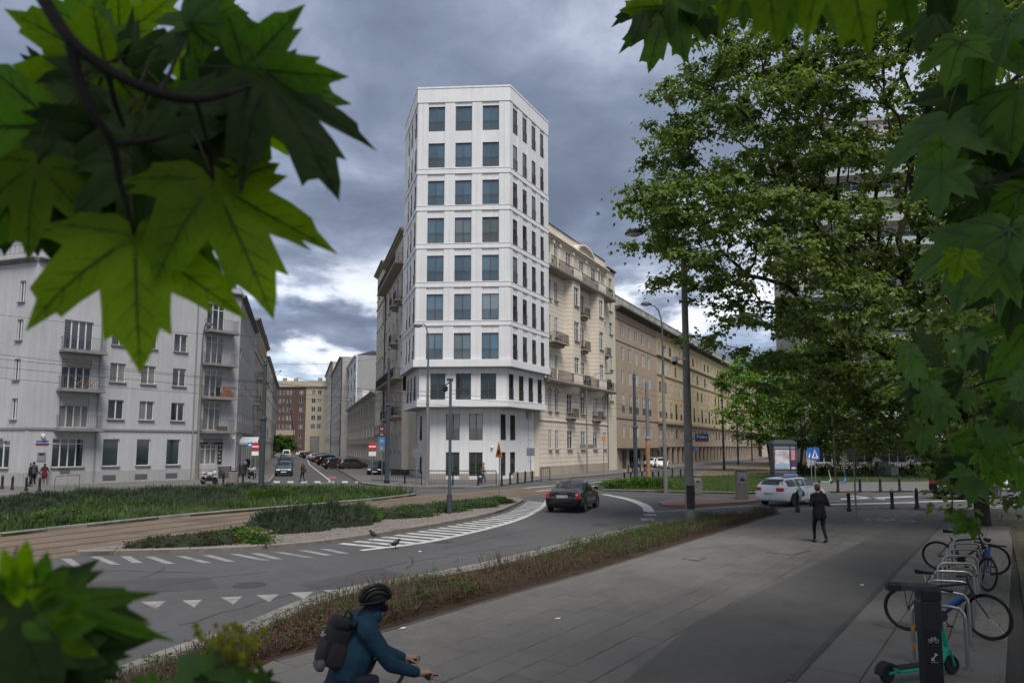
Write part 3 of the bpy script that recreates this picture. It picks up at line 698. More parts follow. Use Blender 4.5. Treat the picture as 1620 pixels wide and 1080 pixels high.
pinkb = mat('pinkish_plaster', (.56, .50, .43), .9, .1, .6, .12, 30, streak=.12)
creamp = mat('cream_plaster', (.58, .53, .42), .9, .08, .5, .1, 30, streak=.12)
stone_trim = mat('stone_trim', (.30, .265, .22), .9, .2, 1.2, .2, 30, streak=.2)
slate = mat('slate_roof', (.06, .06, .065), .7, .2, 2)
iron = mat('wrought_iron', (.022, .021, .020), .6, .2, 6, metal=.3)
TO = 1.05
T0 = UR+RD2*(RLEN+.02)+rn*TO
ten = thing('tenement_house', 'beige ornate tenement with bay windows and iron balconies beside the tower', 'building', (T0.x, T0.y, 0))
fT = Face(ten, T0, fR.a)
uEnd = fT.U(962.5); uB = fT.U(976)
Zq = lambda y, px=903: fT.Z(px, y)
r6 = (Zq(425), Zq(403)); r5 = (Zq(487), Zq(458)); r4 = (Zq(541.5), Zq(512)); r3 = (Zq(597), Zq(567)); r2 = (Zq(653), Zq(624)); r1 = (Zq(710), Zq(681))
U_ = lambda a, b: (fT.U(a), fT.U(b))
cA, cB, cC, cD, cE, cF = U_(868, 872.5), U_(878.5, 883.5), U_(897.5, 905), U_(919, 926), U_(938.5, 945), U_(954.5, 959)
ksill = dict(sm=stone_trim, gm=gl_dark)
ws = []
for c in (cA, cB, cC, cD, cE, cF): ws.append((*c, *r1, 'cross', ksill))
for c in (cA, cB, cC, cD, cE, cF): ws.append((*c, *r2, 'cross', ksill))
for c in (cA, cB, cD, cF):
    for r in (r3, r4, r5): ws.append((*c, *r, 'cross', ksill))
for c in (cA, cB, cC, cD, cE, cF): ws.append((*c, *r6, 'cross', dict(gm=gl_dark)))
ZCOR = Zq(377+ (903-868)*.60); ZRF = Zq(385)
facade(fT, 0, uEnd, .1, ZCOR, ws, beige, .24, setback=.08)
# window surrounds with arch heads on the second storey
for c in (cA, cB, cC, cD, cE, cF):
    q = MB(); cx = (c[0]+c[1])/2; rr = (c[1]-c[0])/2+.12
    for k in range(8):
        a0, a1 = math.pi*k/8, math.pi*(k+1)/8
        for (ra, rb) in ((rr-.14, rr+.06),):
            P = [(cx+r*math.cos(a), r2[1]-.1+r*math.sin(a)*.9) for r, a in ((ra, a0), (rb, a0), (rb, a1), (ra, a1))]
            q.add([(x, -.05, z) for x, z in P]+[(x, .02, z) for x, z in P], [(3,2,1,0),(0,1,5,4),(1,2,6,5),(2,3,7,6),(3,0,4,7)])
    fT.mb('arch_moulding', q, stone_trim)
# cornice, attic, pediment
def cornice(f, u0, u1, z, steps, m, name='cornice'):
    q = MB(); zz = z
    for k, (p, h) in enumerate(steps): q.box(u0-.002*k, u1+.002*k, -p, .12, zz, zz+h); zz += h
    return f.mb(name, q, m)
cornice(fT, -.0, uEnd, ZCOR, ((.12, .12), (.28, .16), (.5, .14)), beige2)
ZC2 = ZCOR+.42
q = MB(); q.box(0, uEnd, .1, .5, ZC2, ZC2+1.25); fT.mb('attic', q, beige2)
q = MB(); q.add([(0, .0, ZC2+1.25), (uEnd, .0, ZC2+1.25), (uEnd, 4, ZC2+2.6), (0, 4, ZC2+2.6), (0, .0, ZC2+1.19), (uEnd, .0, ZC2+1.19)], [(0,1,2,3),(4,5,1,0)]); fT.mb('roof', q, slate)
pu0, pu1 = fT.U(909), fT.U(938); pm_ = (pu0+pu1)/2; pr_ = (pu1-pu0)/2
q = MB(); n = 14
for k in range(n):
    a0, a1 = math.pi*k/n, math.pi*(k+1)/n
    P = [(pm_+r*math.cos(a), ZCOR+.2+r*math.sin(a)*.46) for r, a in ((pr_-.45, a0), (pr_, a0), (pr_, a1), (pr_-.45, a1))]
    q.add([(x, -.62, z) for x, z in P]+[(x, .2, z) for x, z in P], [(3,2,1,0),(0,1,5,4),(1,2,6,5),(2,3,7,6),(3,0,4,7)])
fT.mb('curved_pediment', q, beige2)
q = MB(); P = [(pm_+(pr_-.4)*math.cos(math.pi*k/n), ZCOR+.2+(pr_-.4)*math.sin(math.pi*k/n)*.46) for k in range(n+1)]
q.add([(x, -.2, z) for x, z in P], [tuple(range(n, -1, -1))]); fT.mb('pediment_field', q, beige2)
for c in (cA, cB, cC, cD, cE, cF):
    q = MB(); x = c[1]+.42
    q.box(x-.16, x+.16, -.14, 0, r6[0]-.2, ZCOR-.4); q.box(x-.24, x+.24, -.26, 0, ZCOR-.4, ZCOR); fT.mb('pilaster', q, beige2)
# two oriels carried on rounded consoles
def oriel(u0, u1, z0, z1, dp, rows_, cw):
    ch = .55; y = -dp
    q = MB(); P = [(u0, 0), (u0+ch*.6, y), (u1-ch*.6, y), (u1, 0)]
    q.add([(p[0], p[1], z0) for p in P]+[(p[0], p[1], z1) for p in P], [(0,1,5,4),(2,3,7,6),(3,2,1,0),(4,5,6,7)]); fT.mb('oriel_side', q, beige)
    ua, ub = u0+ch*.6, u1-ch*.6; cx = (ua+ub)/2
    facade(fT, ua, ub, z0, z1, [(cx-cw/2, cx+cw/2, a, b, 'cross', ksill) for a, b in rows_], beige, .2, 'oriel', y, .14)
    q = MB(); n = 6
    for k in range(n):
        a0, a1 = math.pi/2*k/n, math.pi/2*(k+1)/n; s0, s1 = math.sin(a0), math.sin(a1); za, zb = z0-1.15*math.cos(a0), z0-1.15*math.cos(a1)
        q.add([(u0+.25-.25*s0, 0, za), (u0+.35, y*s0, za), (u1-.35, y*s0, za), (u1-.25+.25*s0, 0, za), (u0+.25-.25*s1, 0, zb), (u0+.35, y*s1, zb), (u1-.35, y*s1, zb), (u1-.25+.25*s1, 0, zb)], [(0,1,5,4),(1,2,6,5),(2,3,7,6)])
    fT.mb('console', q, beige2)
ZLB, ZTB = Zq(608), Zq(445)
cw = cC[1]-cC[0]
oriel(cC[0]-.75, cC[1]+.75, ZLB, ZTB, .95, (r3, r4, r5), cw); oriel(cE[0]-.7, cE[1]+.7, ZLB, ZTB, .95, (r3, r4, r5), cw)
# long balconies above and below the oriels, small ones between
def parapet(z, u0, u1, yb, solids):
    q = MB(); q.box(u0, u1, yb-.1, .0, z-.18, z); q.box(u0, u1, yb-.02, 0, z-.32, z-.18); fT.mb('balcony_slab', q, stone_trim)
    x = u0; segs = []
    for a, b in solids:
        if a > x+.3: iron_railing(fT, x+.1, a-.1, yb, -.05, z, 1.0, iron, .1, sides=False)
        q = MB(); q.box(a, b, yb-.04, yb+.16, z, z+1.02); q.box(a-.04, b+.04, yb-.09, yb+.21, z+1.02, z+1.1); q.box(a+.2, b-.2, yb-.065, yb-.04, z+.2, z+.85); fT.mb('parapet', q, beige2); x = b
    if u1 > x+.3: iron_railing(fT, x+.1, u1-.1, yb, -.05, z, 1.0, iron, .1, sides=False)
    for xx in (u0, (u0+cA[1]+1)/2, uEnd-.6):
        q = MB(); q.box(xx, xx+.22, yb-.05, yb+.18, z, z+1.06); fT.mb('parapet_post', q, beige2)
parapet(ZTB, .2, uEnd+.2, -1.15, ((cC[0]-.4, cC[1]+.5), (cE[0]-.5, cE[1]+.4)))
parapet(ZLB, -.2, uEnd+.2, -1.1, ((cC[0]-.5, cC[1]+.6), (cE[0]-.6, cE[1]+.4)))
def small_balcony(c, z, ex, dp=.75):
    u0, u1 = c[0]-ex, c[1]+ex
    q = MB(); q.box(u0-.08, u1+.08, -dp-.06, 0, z-.15, z); q.box(u0+.15, u1-.15, -dp*.6, 0, z-.4, z-.15); fT.mb('balcony_slab', q, stone_trim)
    iron_railing(fT, u0, u1, -dp, 0, z, .95, iron, .085)
small_balcony((cA[0], cB[1]), r4[0]-.7, .45, 1.1)
for r in (r4, r5, r3): small_balcony(cD, r[0]-.45, .25, .7)
small_balcony(cF, r3[0]-.3, .2); small_balcony(cF, r4[0]-.3, .2)
small_balcony(cC, r2[0]-.5, .3); small_balcony(cE, r2[0]-.5, .3)
q = MB(); q.box(0, uEnd, -.07, 0, .1, Zq(737, 870)); fT.mb('plinth', q, mat('plinth_plaster', (.36, .30, .235), .9, .15, .8, .1, 30, streak=.15))
q = MB(); q.box(0, uEnd, -.1, 0, Zq(668), Zq(666)); fT.mb('string_course', q, beige2)
q = MB(); q.tube([(uEnd-.3, -.1, .3), (uEnd-.3, -.1, ZLB-.4)], .05, 6); q.tube([(cE[1]+1.1, -.1, ZLB), (cE[1]+1.1, -.1, ZCOR)], .05, 6); tag(fT.mb('downpipe', q, grey_metal), kind='stuff')
# narrow cream end bay
fT2u0, fT2u1 = uEnd+.02, uB
cG = U_(966.5, 971.5)
facade(fT, fT2u0, fT2u1, .1, Zq(431, 968), [(*cG, fT.Z(969, b), fT.Z(969, a), 'two', dict(gm=gl_dark, sm=stone_trim)) for a, b in ((443, 460), (478, 494), (512, 530))]+[(*cG, fT.Z(969, b), fT.Z(969, a), 'cross', ksill) for a, b in ((563, 585), (608, 634))], creamp, .2)
cornice(fT, fT2u0+.01, fT2u1, Zq(431, 968), ((.1, .1), (.3, .15)), slate)
# left street front of the same house
TL0 = UL+LD2*(LLEN+.02)+ln*.75
def lface(b, px_far, px_near, off):                  # face on the right side of the left street, u runs towards the camera
    base = UL+ln*off; f = Face(b, base, fL.a); ua, ub = f.U(px_far), f.U(px_near); return Face(b, base+f.u*ua, fL.a), ub-ua
fTL, wTL = lface(ten, 605, 636, .85)
nb = 5; zr_ = [(fTL.Z(622, b)+0, fTL.Z(622, a)) for a, b in ((684, 712), (628, 655), (568, 600), (512, 545), (456, 490), (420, 440))]
cols_ = [(wTL*(i+.32)/nb, wTL*(i+.68)/nb) for i in range(nb)]
facade(fTL, 0, wTL, .1, zr_[5][1]+1.2, [(*c, *r, 'cross', ksill) for c in cols_ for r in zr_], pinkb, .22)
cornice(fTL, 0, wTL, zr_[5][1]+1.2, ((.15, .2), (.4, .2), (.6, .15)), stone_trim)
q = MB(); q.box(0, wTL, .05, .6, zr_[5][1]+1.75, zr_[5][1]+2.6); fTL.mb('attic', q, pinkb)
q = MB(); q.box(0, wTL, -.05, 0, .1, 4.2); fTL.mb('plinth', q, mat('grey_plaster', (.42, .41, .40), .9, .15, .8, streak=.2))
for (i0, i1, r) in ((0, 5, zr_[2]), (0, 5, zr_[5])):
    q = MB(); q.box(0, wTL, -1.1, 0, r[0]-.65, r[0]-.45); fTL.mb('balcony_slab', q, stone_trim); iron_railing(fTL, .1, wTL-.1, -1.05, 0, r[0]-.45, 1., iron, .12)
for i, r in ((1, zr_[1]), (3, zr_[1]), (4, zr_[1]), (3, zr_[3]), (4, zr_[4]), (3, zr_[4])):
    c = cols_[i]; q = MB(); q.box(c[0]-.4, c[1]+.4, -.9, 0, r[0]-.6, r[0]-.42); q.box(c[0]-.1, c[1]+.1, -.6, 0, r[0]-.9, r[0]-.6); fTL.mb('balcony_slab', q, stone_trim); iron_railing(fTL, c[0]-.35, c[1]+.35, -.85, 0, r[0]-.42, .95, iron, .1)
q = MB(); q.box(0, .25, .002, 1.6, .1, ZB4+2.5); fT.mb('end_wall', q, beige2)
q = MB(); q.box(wTL-.25, wTL, .002, 2.2, .1, ZB4+2.5); fTL.mb('end_wall', q, pinkb)
# body of the house behind both fronts
q = MB(); A = T0+RD2*(uB-.3)+rn*.5; B = T0+RD2*.3+rn*.5; D = (UL+LD2*(LLEN+.3)+ln*1.5); E = fTL.o+ln*.6-fTL.u*-.3
q.prism([((p-T0).x, (p-T0).y) for p in (B, A, A+rn*11, E+ln*6, E, D)], .1, ZCOR); q.build('body', creamp, ten)

# ================================================================== long 1950s block on the right street
brown = mat('brown_render', (.37, .285, .205), .9, .1, .4, .1, 30, streak=.12)
yellow = mat('ochre_render', (.50, .395, .225), .9, .1, .3, .1, 30, streak=.12)
greyb = mat('weathered_parapet', (.42, .405, .37), .9, .3, .5, .15, 30, streak=.3, stain=((.12, .115, .11), .35, .7))
stoneb = mat('ground_floor_stone', (.32, .255, .19), .9, .2, .8, .15, 30, streak=.15)
L0 = T0+RD2*(uB+.05)
blk = thing('long_block', 'long brown and ochre apartment block receding down the right street', 'building', (L0.x, L0.y, 0))
fB = Face(blk, L0, fR.a); uS = fB.U(1041.5); uZ = fB.U(1212)
zz = lambda y, px=987: fB.Z(px, y)
bt = [(515.6, 532.8), (549.4, 570), (586, 606), (622.5, 653), (672.5, 690.5)]
br = [(zz(b), zz(a)) for a, b in bt]; ZC = zz(497); ZP = zz(473); ZG = zz(700)
colsb = [U_b for U_b in ((fB.U(a), fB.U(b)) for a, b in ((985, 989.2), (996.6, 1001), (1007, 1011.6), (1017.6, 1022), (1027, 1031.4)))]
lintel = mat('dark_lintel', (.09, .08, .07), .8)
ws = [(a, b, *r, 'two' if i != 3 else 'cross', dict(gm=gl_dark, sm=None, rm=iron if i == 3 else None)) for a, b in colsb for i, r in enumerate(br)]
ws += [(a-.35, b+.35, .15, ZG-1.0, 'cross', dict(gm=gl_dark, fm=dark_metal)) for a, b in colsb]
facade(fB, 0, uS, .1, ZC, ws, brown, .25, setback=.08)
nby = int((uZ-uS)/3.15); bwid = (uZ-uS)/nby; ws = []; wn = 0
for i in range(nby):
    a = uS+i*bwid+bwid*.3; b = a+bwid*.40
    for k, r in enumerate(br):
        if i > 27 and k == 0: continue
        ws.append((a, b, *r, 'two' if k not in (3,) else 'cross', dict(gm=gl_dark, fm=white_frame if random.random() < .6 else bronze, rm=iron if (k == 3 and i < 16) else None)))
    ws.append((a-.3, b+.45, .15, ZG-.9, 'one', dict(gm=gl_dark, fm=dark_metal)))
facade(fB, uS+.001, uZ, br[4][1]+.9, ZC, [w for w in ws if w[2] > br[4][1]], yellow, .25, setback=.08)
facade(fB, uS+.001, uZ, .1, br[4][1]+.9, [w for w in ws if w[2] <= br[4][1]], stoneb, .25)
for i in range(nby+1):
    q = MB(); x = uS+i*bwid; q.box(x-.22, x+.22, -.25, 0, .1, ZG-.6); q.box(x-.3, x+.3, -.3, 0, .1, .7); fB.mb('pillar', q, stoneb)
for z, p, h, m in ((ZG-.55, .3, .22, stoneb), (br[4][1]+.75, .35, .25, stoneb), (br[4][1]+.95, .18, .12, lintel), (br[2][1]+.95, .14, .14, stoneb), (br[1][1]+.7, .25, .18, lintel)):
    q = MB(); q.box(uS, uZ, -p, 0, z, z+h); fB.mb('string_course', q, m)
for z, h in ((br[0][1]+.5, .08), (br[1][1]+.55, .08), (br[4][1]+.8, .12)):
    q = MB(); q.box(0, uS-.01, -.06, 0, z, z+h); fB.mb('string_course', q, lintel)
q = MB(); q.box(0, uS-.3, -1.0, 0, ZG-.85, ZG-.7); fB.mb('shop_canopy', q, dark_metal)
cornice(fB, 0, uZ, ZC, ((.25, .18), (.6, .16), (.95, .22)), lintel)
q = MB(); q.box(0, uZ, .25, .8, ZC+.5, ZP+.0); fB.mb('roof_parapet', q, greyb)
q = MB(); q.box(0, uZ, .2, .85, ZP, ZP+.14); fB.mb('parapet_coping', q, greyb)
q = MB(); q.prism([((p-L0).x, (p-L0).y) for p in (L0+rn*.55, L0+RD2*uZ+rn*.55, L0+RD2*uZ+rn*12, L0+rn*12)], .1, ZC+.4); q.build('body', brown, blk)
# ================================================================== the grey corner house on the left
lgrey = mat('grey_white_render', (.43, .425, .43), .9, .08, .35, .08, 30, streak=.13)
lplinth = mat('plinth_render', (.34, .33, .32), .9, .12, .7, .12, 30, streak=.1)
lsill = mat('sill_concrete', (.21, .205, .20), .9, .2, 2)
lband = mat('band_grey', (.24, .24, .245), .9, .1, 2)
A0 = G(36, 771).xy; B0 = G(371, 757.5).xy
lh = thing('grey_corner_house', 'grey rendered corner house with small balconies and shop windows at street level', 'building', (A0.x, A0.y, 0))
md = (B0-A0).normalized(); fM = Face(lh, A0, math.atan2(md.y, md.x)); WM = (B0-A0).length
fS = Face(lh, B0, math.atan2(LD2.y, LD2.x))                    # street side, u runs away
wd = Vector((math.sin(R(-72)), math.cos(R(-72))))              # the other flank, receding to the left
fW = Face(lh, A0+wd*14, math.atan2(-wd.y, -wd.x)); WW = 14.0
Zm = lambda y, px: fM.Z(px, y)
def um(a, b): return fM.U(a), fM.U(b)
c1, c2, c3 = um(167.5, 192.5), um(217.5, 240.5), um(268, 289)
cb1, cb2 = um(90, 137), um(319, 347)
rw3 = (Zm(662.7, 180), Zm(632, 180)); rw2 = (Zm(604, 183), Zm(574, 183)); dz = rw2[0]-rw3[0]
rw1 = (rw2[0]+dz, rw2[1]+dz); rw0 = (rw1[0]+dz, rw1[1]+dz)
ZBD = Zm(681, 180); ZCO = Zm(470, 372)
ks = dict(gm=gl_dark, sm=lsill)
ws = []
for c in (c1, c2, c3):
    for r in (rw3, rw2, rw1): ws.append((*c, *r, 'two', ks))
for r in (rw3, rw2, rw1):
    ws.append((cb1[0], cb1[1], r[0]-.75, r[1]+.05, 'bay4', dict(gm=gl_dark))); ws.append((cb2[0], cb2[1], r[0]-.75, r[1]+.25, 'three', dict(gm=gl_dark)))
ws.append((cb2[0], cb2[1], rw0[0]-.75, min(rw0[1]+.2, ZCO-.4), 'three', dict(gm=gl_dark)))
g1z = (Zm(737, 176), Zm(694, 176))
shops = [um(83, 133.5), um(163, 189), um(216.5, 238), um(264, 285)]
ws.append((*shops[0], g1z[0], g1z[1], 'shop4', dict(gm=gl_shop, sm=lsill)))
for s_ in shops[1:]: ws.append((*s_, g1z[0], g1z[1], 'shop1', dict(gm=gl_shop, sm=lsill)))
dr = um(317, 343); ws.append((dr[0], dr[1], g1z[0]-.0, Zm(703, 330), 'three', dict(gm=gl_dark)))
facade(fM, 0, WM, .1, ZCO, ws, lgrey, .24)
q = MB(); q.box(0, WM, -.06, 0, .1, Zm(744, 176)); fM.mb('plinth', q, lplinth)
q = MB(); q.box(0, WM, -.10, 0, ZBD, ZBD+.16); fM.mb('string_course', q, lband)
for px in (150, 303):
    u = fM.U(px); q = MB(); q.tube([(u, -.09, .3), (u, -.09, ZCO)], .05, 6); fM.mb('downpipe', q, lband)
# dark recess heads over the balcony doors and the shutter boxes
for r, col in ((rw2, (.33, .28, .235)), (rw3, (.37, .36, .35))):
    q = MB(); q.box(cb1[0]+.05, cb1[1]-.05, .0, .1, r[1]-.62, r[1]+.04); q.box(cb1[0]+.03, cb1[1]-.03, -.03, .1, r[1]-.66, r[1]-.61); fM.mb('roller_shutter', q, mat('shutter_%d' % int(col[0]*100), col, .8, .1, 3))
def lbalcony(c, z, ex0, ex1, dp, m=grey_metal):
    q = MB(); q.box(c[0]-ex0, c[1]+ex1, -dp, 0, z-.2, z); q.box(c[0]-ex0-.05, c[1]+ex1+.05, -dp-.05, 0, z-.24, z-.13); fM.mb('balcony_slab', q, lsill)
    iron_railing(fM, c[0]-ex0+.05, c[1]+ex1-.05, -dp+.03, 0, z, 1.0, m, .14)
for r in (rw3, rw2, rw1): lbalcony(cb1, r[0]-.8, .25, .7, 1.15)
for r in (rw3, rw2, rw1, rw0): lbalcony(cb2, r[0]-.8, .25, .9, 1.1)
def cw_slab(f, w, z, m=lband): cornice(f, 0, w, z, ((.12, .12), (.3, .12), (.45, .1)), m)
cw_slab(fM, WM, ZCO, lsill)
# terrace, set-back attic storey
ZTE = ZCO+.55; q = MB(); q.box(0, WM, .0, .25, ZCO+.34, ZTE+.25); fM.mb('terrace_parapet', q, lgrey)
iron_railing(fM, .1, WM-.1, .05, .1, ZTE+.25, .75, grey_metal, .5, sides=False)
facade(fM, .8, WM-.8, ZTE, ZTE+2.9, [(x, x+1.1, ZTE+.75, ZTE+2.2, 'two', dict(gm=gl_dark)) for x in (2, 5, 8.2, 11.4)], lgrey, .2, 'attic_wall', 1.8, .14)
q = MB(); q.box(.2, WM-.2, 1.2, 9, ZTE+2.9, ZTE+3.15); fM.mb('attic_roof', q, lsill)
# vents and service doors in the plinth
for px in (175, 225, 273):
    u = fM.U(px); q = MB(); q.box(u-.5, u+.5, -.075, -.05, .3, .75)
    for k in range(5): q.box(u-.46, u+.46, -.09, -.07, .34+k*.08, .37+k*.08)
    fM.mb('vent_grille', q, grey_metal)
u = fM.U(105); q = MB(); q.box(u-.35, u+.35, -.08, -.05, .95, 1.3); fM.mb('vent_grille', q, mat('rusty_grille', (.12, .10, .07), .8))
# street name plate and notice on the wall, lamp, shop fascia
u = fM.U(66.5); q = MB(); q.box(u-.42, u+.42, -.04, 0, Zm(702.5, 66), Zm(697, 66)); pl_ = fM.mb('street_name_plate', q, mat('sign_blue', (.02, .045, .20), .5))
ob('lettering', text_mesh('Nowowiejska', .2, mat('sign_white', (.75, .75, .75), .5)), pl_, (u, -.046, (Zm(702.5, 66)+Zm(697, 66))/2), rot=UPR)
q = MB(); q.box(u-.4, u+.4, -.041, 0, Zm(703.6, 66), Zm(702.5, 66)-.003); ob('plate_strip', q.mesh('plate_strip', mat('sign_red', (.35, .03, .03), .5)), pl_)
q = MB(); q.box(u-.28, u+.28, -.05, 0, Zm(729, 66), Zm(715, 66)); nb_ = fM.mb('notice_board', q, mat('notice_grey', (.22, .22, .225), .6, .2, 6)); q = MB(); q.box(u-.18, u+.18, -.055, -.05, Zm(720, 66), Zm(716.5, 66)); ob('notice_picture', q.mesh('notice_picture', mat('ink_black', (.03, .03, .035), .6)), nb_)
q = MB(); q.bev(u-.12, u+.1, -.3, 0, Zm(690.5, 66), Zm(686, 66), .04); q.ball((u, -.2, Zm(692, 66)), .09, 8, 5); fM.mb('wall_lamp', q, mat('white_plastic', (.7, .7, .7), .4))
fa = MB(); fa.box(dr[0]-.35, dr[1]+.55, -.12, 0, Zm(702, 330), Zm(695, 330)); fo = fM.mb('shop_fascia', fa, mat('fascia_black', (.02, .02, .022), .5))
ob('lettering', text_mesh('KSEROKOPIARNIA.PL', .27, mat('sign_white', (.75, .75, .75))), fo, ((dr[0]+dr[1])/2+.1, -.126, Zm(697.6, 330)), rot=UPR); ob('lettering', text_mesh('KSERO', .16, mat('sign_white', (.75, .75, .75))), fo, ((dr[0]+dr[1])/2+.1, -.126, Zm(700.7, 330)), rot=UPR)
q = MB(); q.box(dr[1]+.1, dr[1]+.5, -.05, 0, g1z[0], Zm(703, 330)); po = fM.mb('poster_panel', q, mat('fascia_black', (.02, .02, .022)))
for k in range(7): q = MB(); q.box(dr[1]+.16+.04*(k % 2), dr[1]+.42-.05*(k % 3), -.055, -.05, g1z[0]+.25+k*.33, g1z[0]+.42+k*.33); ob('poster_print', q.mesh('poster_print', mat('print_grey', (.3, .3, .3), .7)), po)
q = MB(); q.ball((WM-.35, -.18, ZBD-.55), .12, 8, 6); q.box(WM-.4, WM-.3, -.15, 0, ZBD-.5, ZBD-.42); fM.mb('wall_camera', q, mat('white_plastic', (.7, .7, .7)))
# things standing on the balconies are part of other owners: crates, bicycle and folding chairs
def on_face(f, name, mb, m, label, cat, u, y, z): p = f.at(u, y, z); return tag(mb.build(name, m, None, p, f.a), label, cat)
u = (cb2[0]+cb2[1])/2
t = thing('wooden_crate', 'reddish wooden crates piled on the corner house balcony above the lowest one', 'crate', fM.at(u+1.0, -.6, rw2[0]-.8), fM.a)
wood = mat('crate_wood', (.30, .13, .07), .8, .2, 6)
MB().bev(-.55, .05, -.2, .2, 0, .5, .02).build('crate_box', wood, t); MB().bev(.08, .6, -.2, .2, 0, .55, .02).build('crate_box', wood, t); MB().bev(-.3, .35, -.2, .2, .56, 1.0, .02).build('crate_box', wood, t)
t = thing('folding_chair', 'brown folding chairs leaning on the balcony of the corner house', 'chair', fM.at(cb1[0]+1.2, -.6, rw2[0]-.8), fM.a)
for k, (x0, x1) in enumerate(((-.6, 0), (0, -.6), (.1, .7), (.9, .4), (.5, 1.1))): MB().tube([(x0, -.3+.1*k, .05), (x1, -.3+.1*k, .8)], .03, 5).build('chair_frame', wood, t)
on_face(fM, 'planter_box', MB().bev(-.45, .45, -.2, .2, 0, .4, .03), mat('planter_brown', (.11, .085, .06), .9, .3, 6), 'brown planter box on the lowest balcony of the corner house', 'planter', u+.6, -.8, rw3[0]-.8)
# flank receding to the left
rW = [(fW.Z(17, b), fW.Z(17, a)) for a, b in ((630, 663), (568, 601), (506, 539), (446, 479))]
cwl = [(fW.U(a), fW.U(b)) for a, b in ((9, 19.5), (-32, -20), (-78, -66))]; cwl[0] = (fW.U(13.5), fW.U(23))
gw = (fW.Z(10, 740), fW.Z(10, 697))
facade(fW, 0, WW, .1, ZCO, [(*c, *r, 'two', ks) for c in cwl for r in rW if r[1] < ZCO-.3]+[(fW.U(-30), fW.U(15.5), *gw, 'shop4', dict(gm=gl_shop, sm=lsill))], lgrey, .24)
q = MB(); q.box(0, WW, -.06, 0, .1, Zm(744, 176)); fW.mb('plinth', q, lplinth)
q = MB(); q.box(0, WW, -.10, 0, ZBD, ZBD+.16); fW.mb('string_course', q, lband)
cw_slab(fW, WW, ZCO, lsill)
q = MB(); q.box(0, WW, .0, .25, ZCO+.34, ZTE+.25); fW.mb('terrace_parapet', q, lgrey)
iron_railing(fW, .1, WW-.1, .05, .1, ZTE+.25, .75, grey_metal, .5, sides=False)
facade(fW, 0, WW+.8, ZTE, ZTE+2.9, [(fW.U(a, 2), fW.U(b, 2), ZTE+.75, ZTE+2.2, 'two', dict(gm=gl_dark)) for a, b in ((14, 26), (44, 57))], lgrey, .2, 'attic_wall', 1.8, .14)
q = MB(); q.box(-1, WW+.2, 1.2, 9, ZTE+2.902, ZTE+3.152); fW.mb('attic_roof', q, lsill)
q = MB(); q.box(fW.U(-40), fW.U(4), -.9, 0, gw[1]+.1, gw[1]+.22); fW.mb('awning', q, mat('awning_grey', (.25, .25, .25), .8))
# street side
us_ = fS.U(397.5); rs = [(r[0]+.2, r[1]-.5) for r in (rw3, rw2, rw1, rw0)]
nst = 7
facade(fS, 0, us_, .1, ZCO, [(us_*(i+.35)/nst, us_*(i+.7)/nst, *r, 'one', dict(gm=gl_dark)) for i in range(nst) for r in rs if r[1] < ZCO-.2]+[(us_*(i+.3)/nst, us_*(i+.75)/nst, 1.1, 3.4, 'one', dict(gm=gl_dark)) for i in range(nst)], lgrey, .2)
q = MB(); q.box(0, us_, -.10, 0, ZBD, ZBD+.16); fS.mb('string_course', q, lband); cw_slab(fS, us_, ZCO, lsill)
q = MB(); q.box(0, us_, .0, .25, ZCO+.34, ZTE+.25); fS.mb('terrace_parapet', q, lgrey)
facade(fS, .8, us_, ZTE, ZTE+2.9, [], lgrey, .2, 'attic_wall', 1.5, .14)
q = MB(); pts = [A0+fM.n*.5+fM.u*.4, B0+fM.n*.6-fM.u*.5, B0+LD2*us_+fS.n*.5, B0+LD2*us_+fS.n*12, A0+wd*14+fW.n*6, A0+wd*14+fW.n*.5]
q.prism([((p-A0).x, (p-A0).y) for p in pts], .1, ZCO+.3); q.build('body', lgrey, lh)
q = MB(); q.prism([((p-A0).x, (p-A0).y) for p in (A0+fM.n*2.2+fM.u*.9, B0+fM.n*2.2-fM.u*1.5, B0+LD2*us_+fS.n*2.2, B0+LD2*us_+fS.n*10, A0+wd*12+fW.n*8, A0+wd*14+fW.n*2.2)], ZCO+.3, ZTE+2.88); q.build('attic_body', lgrey, lh)

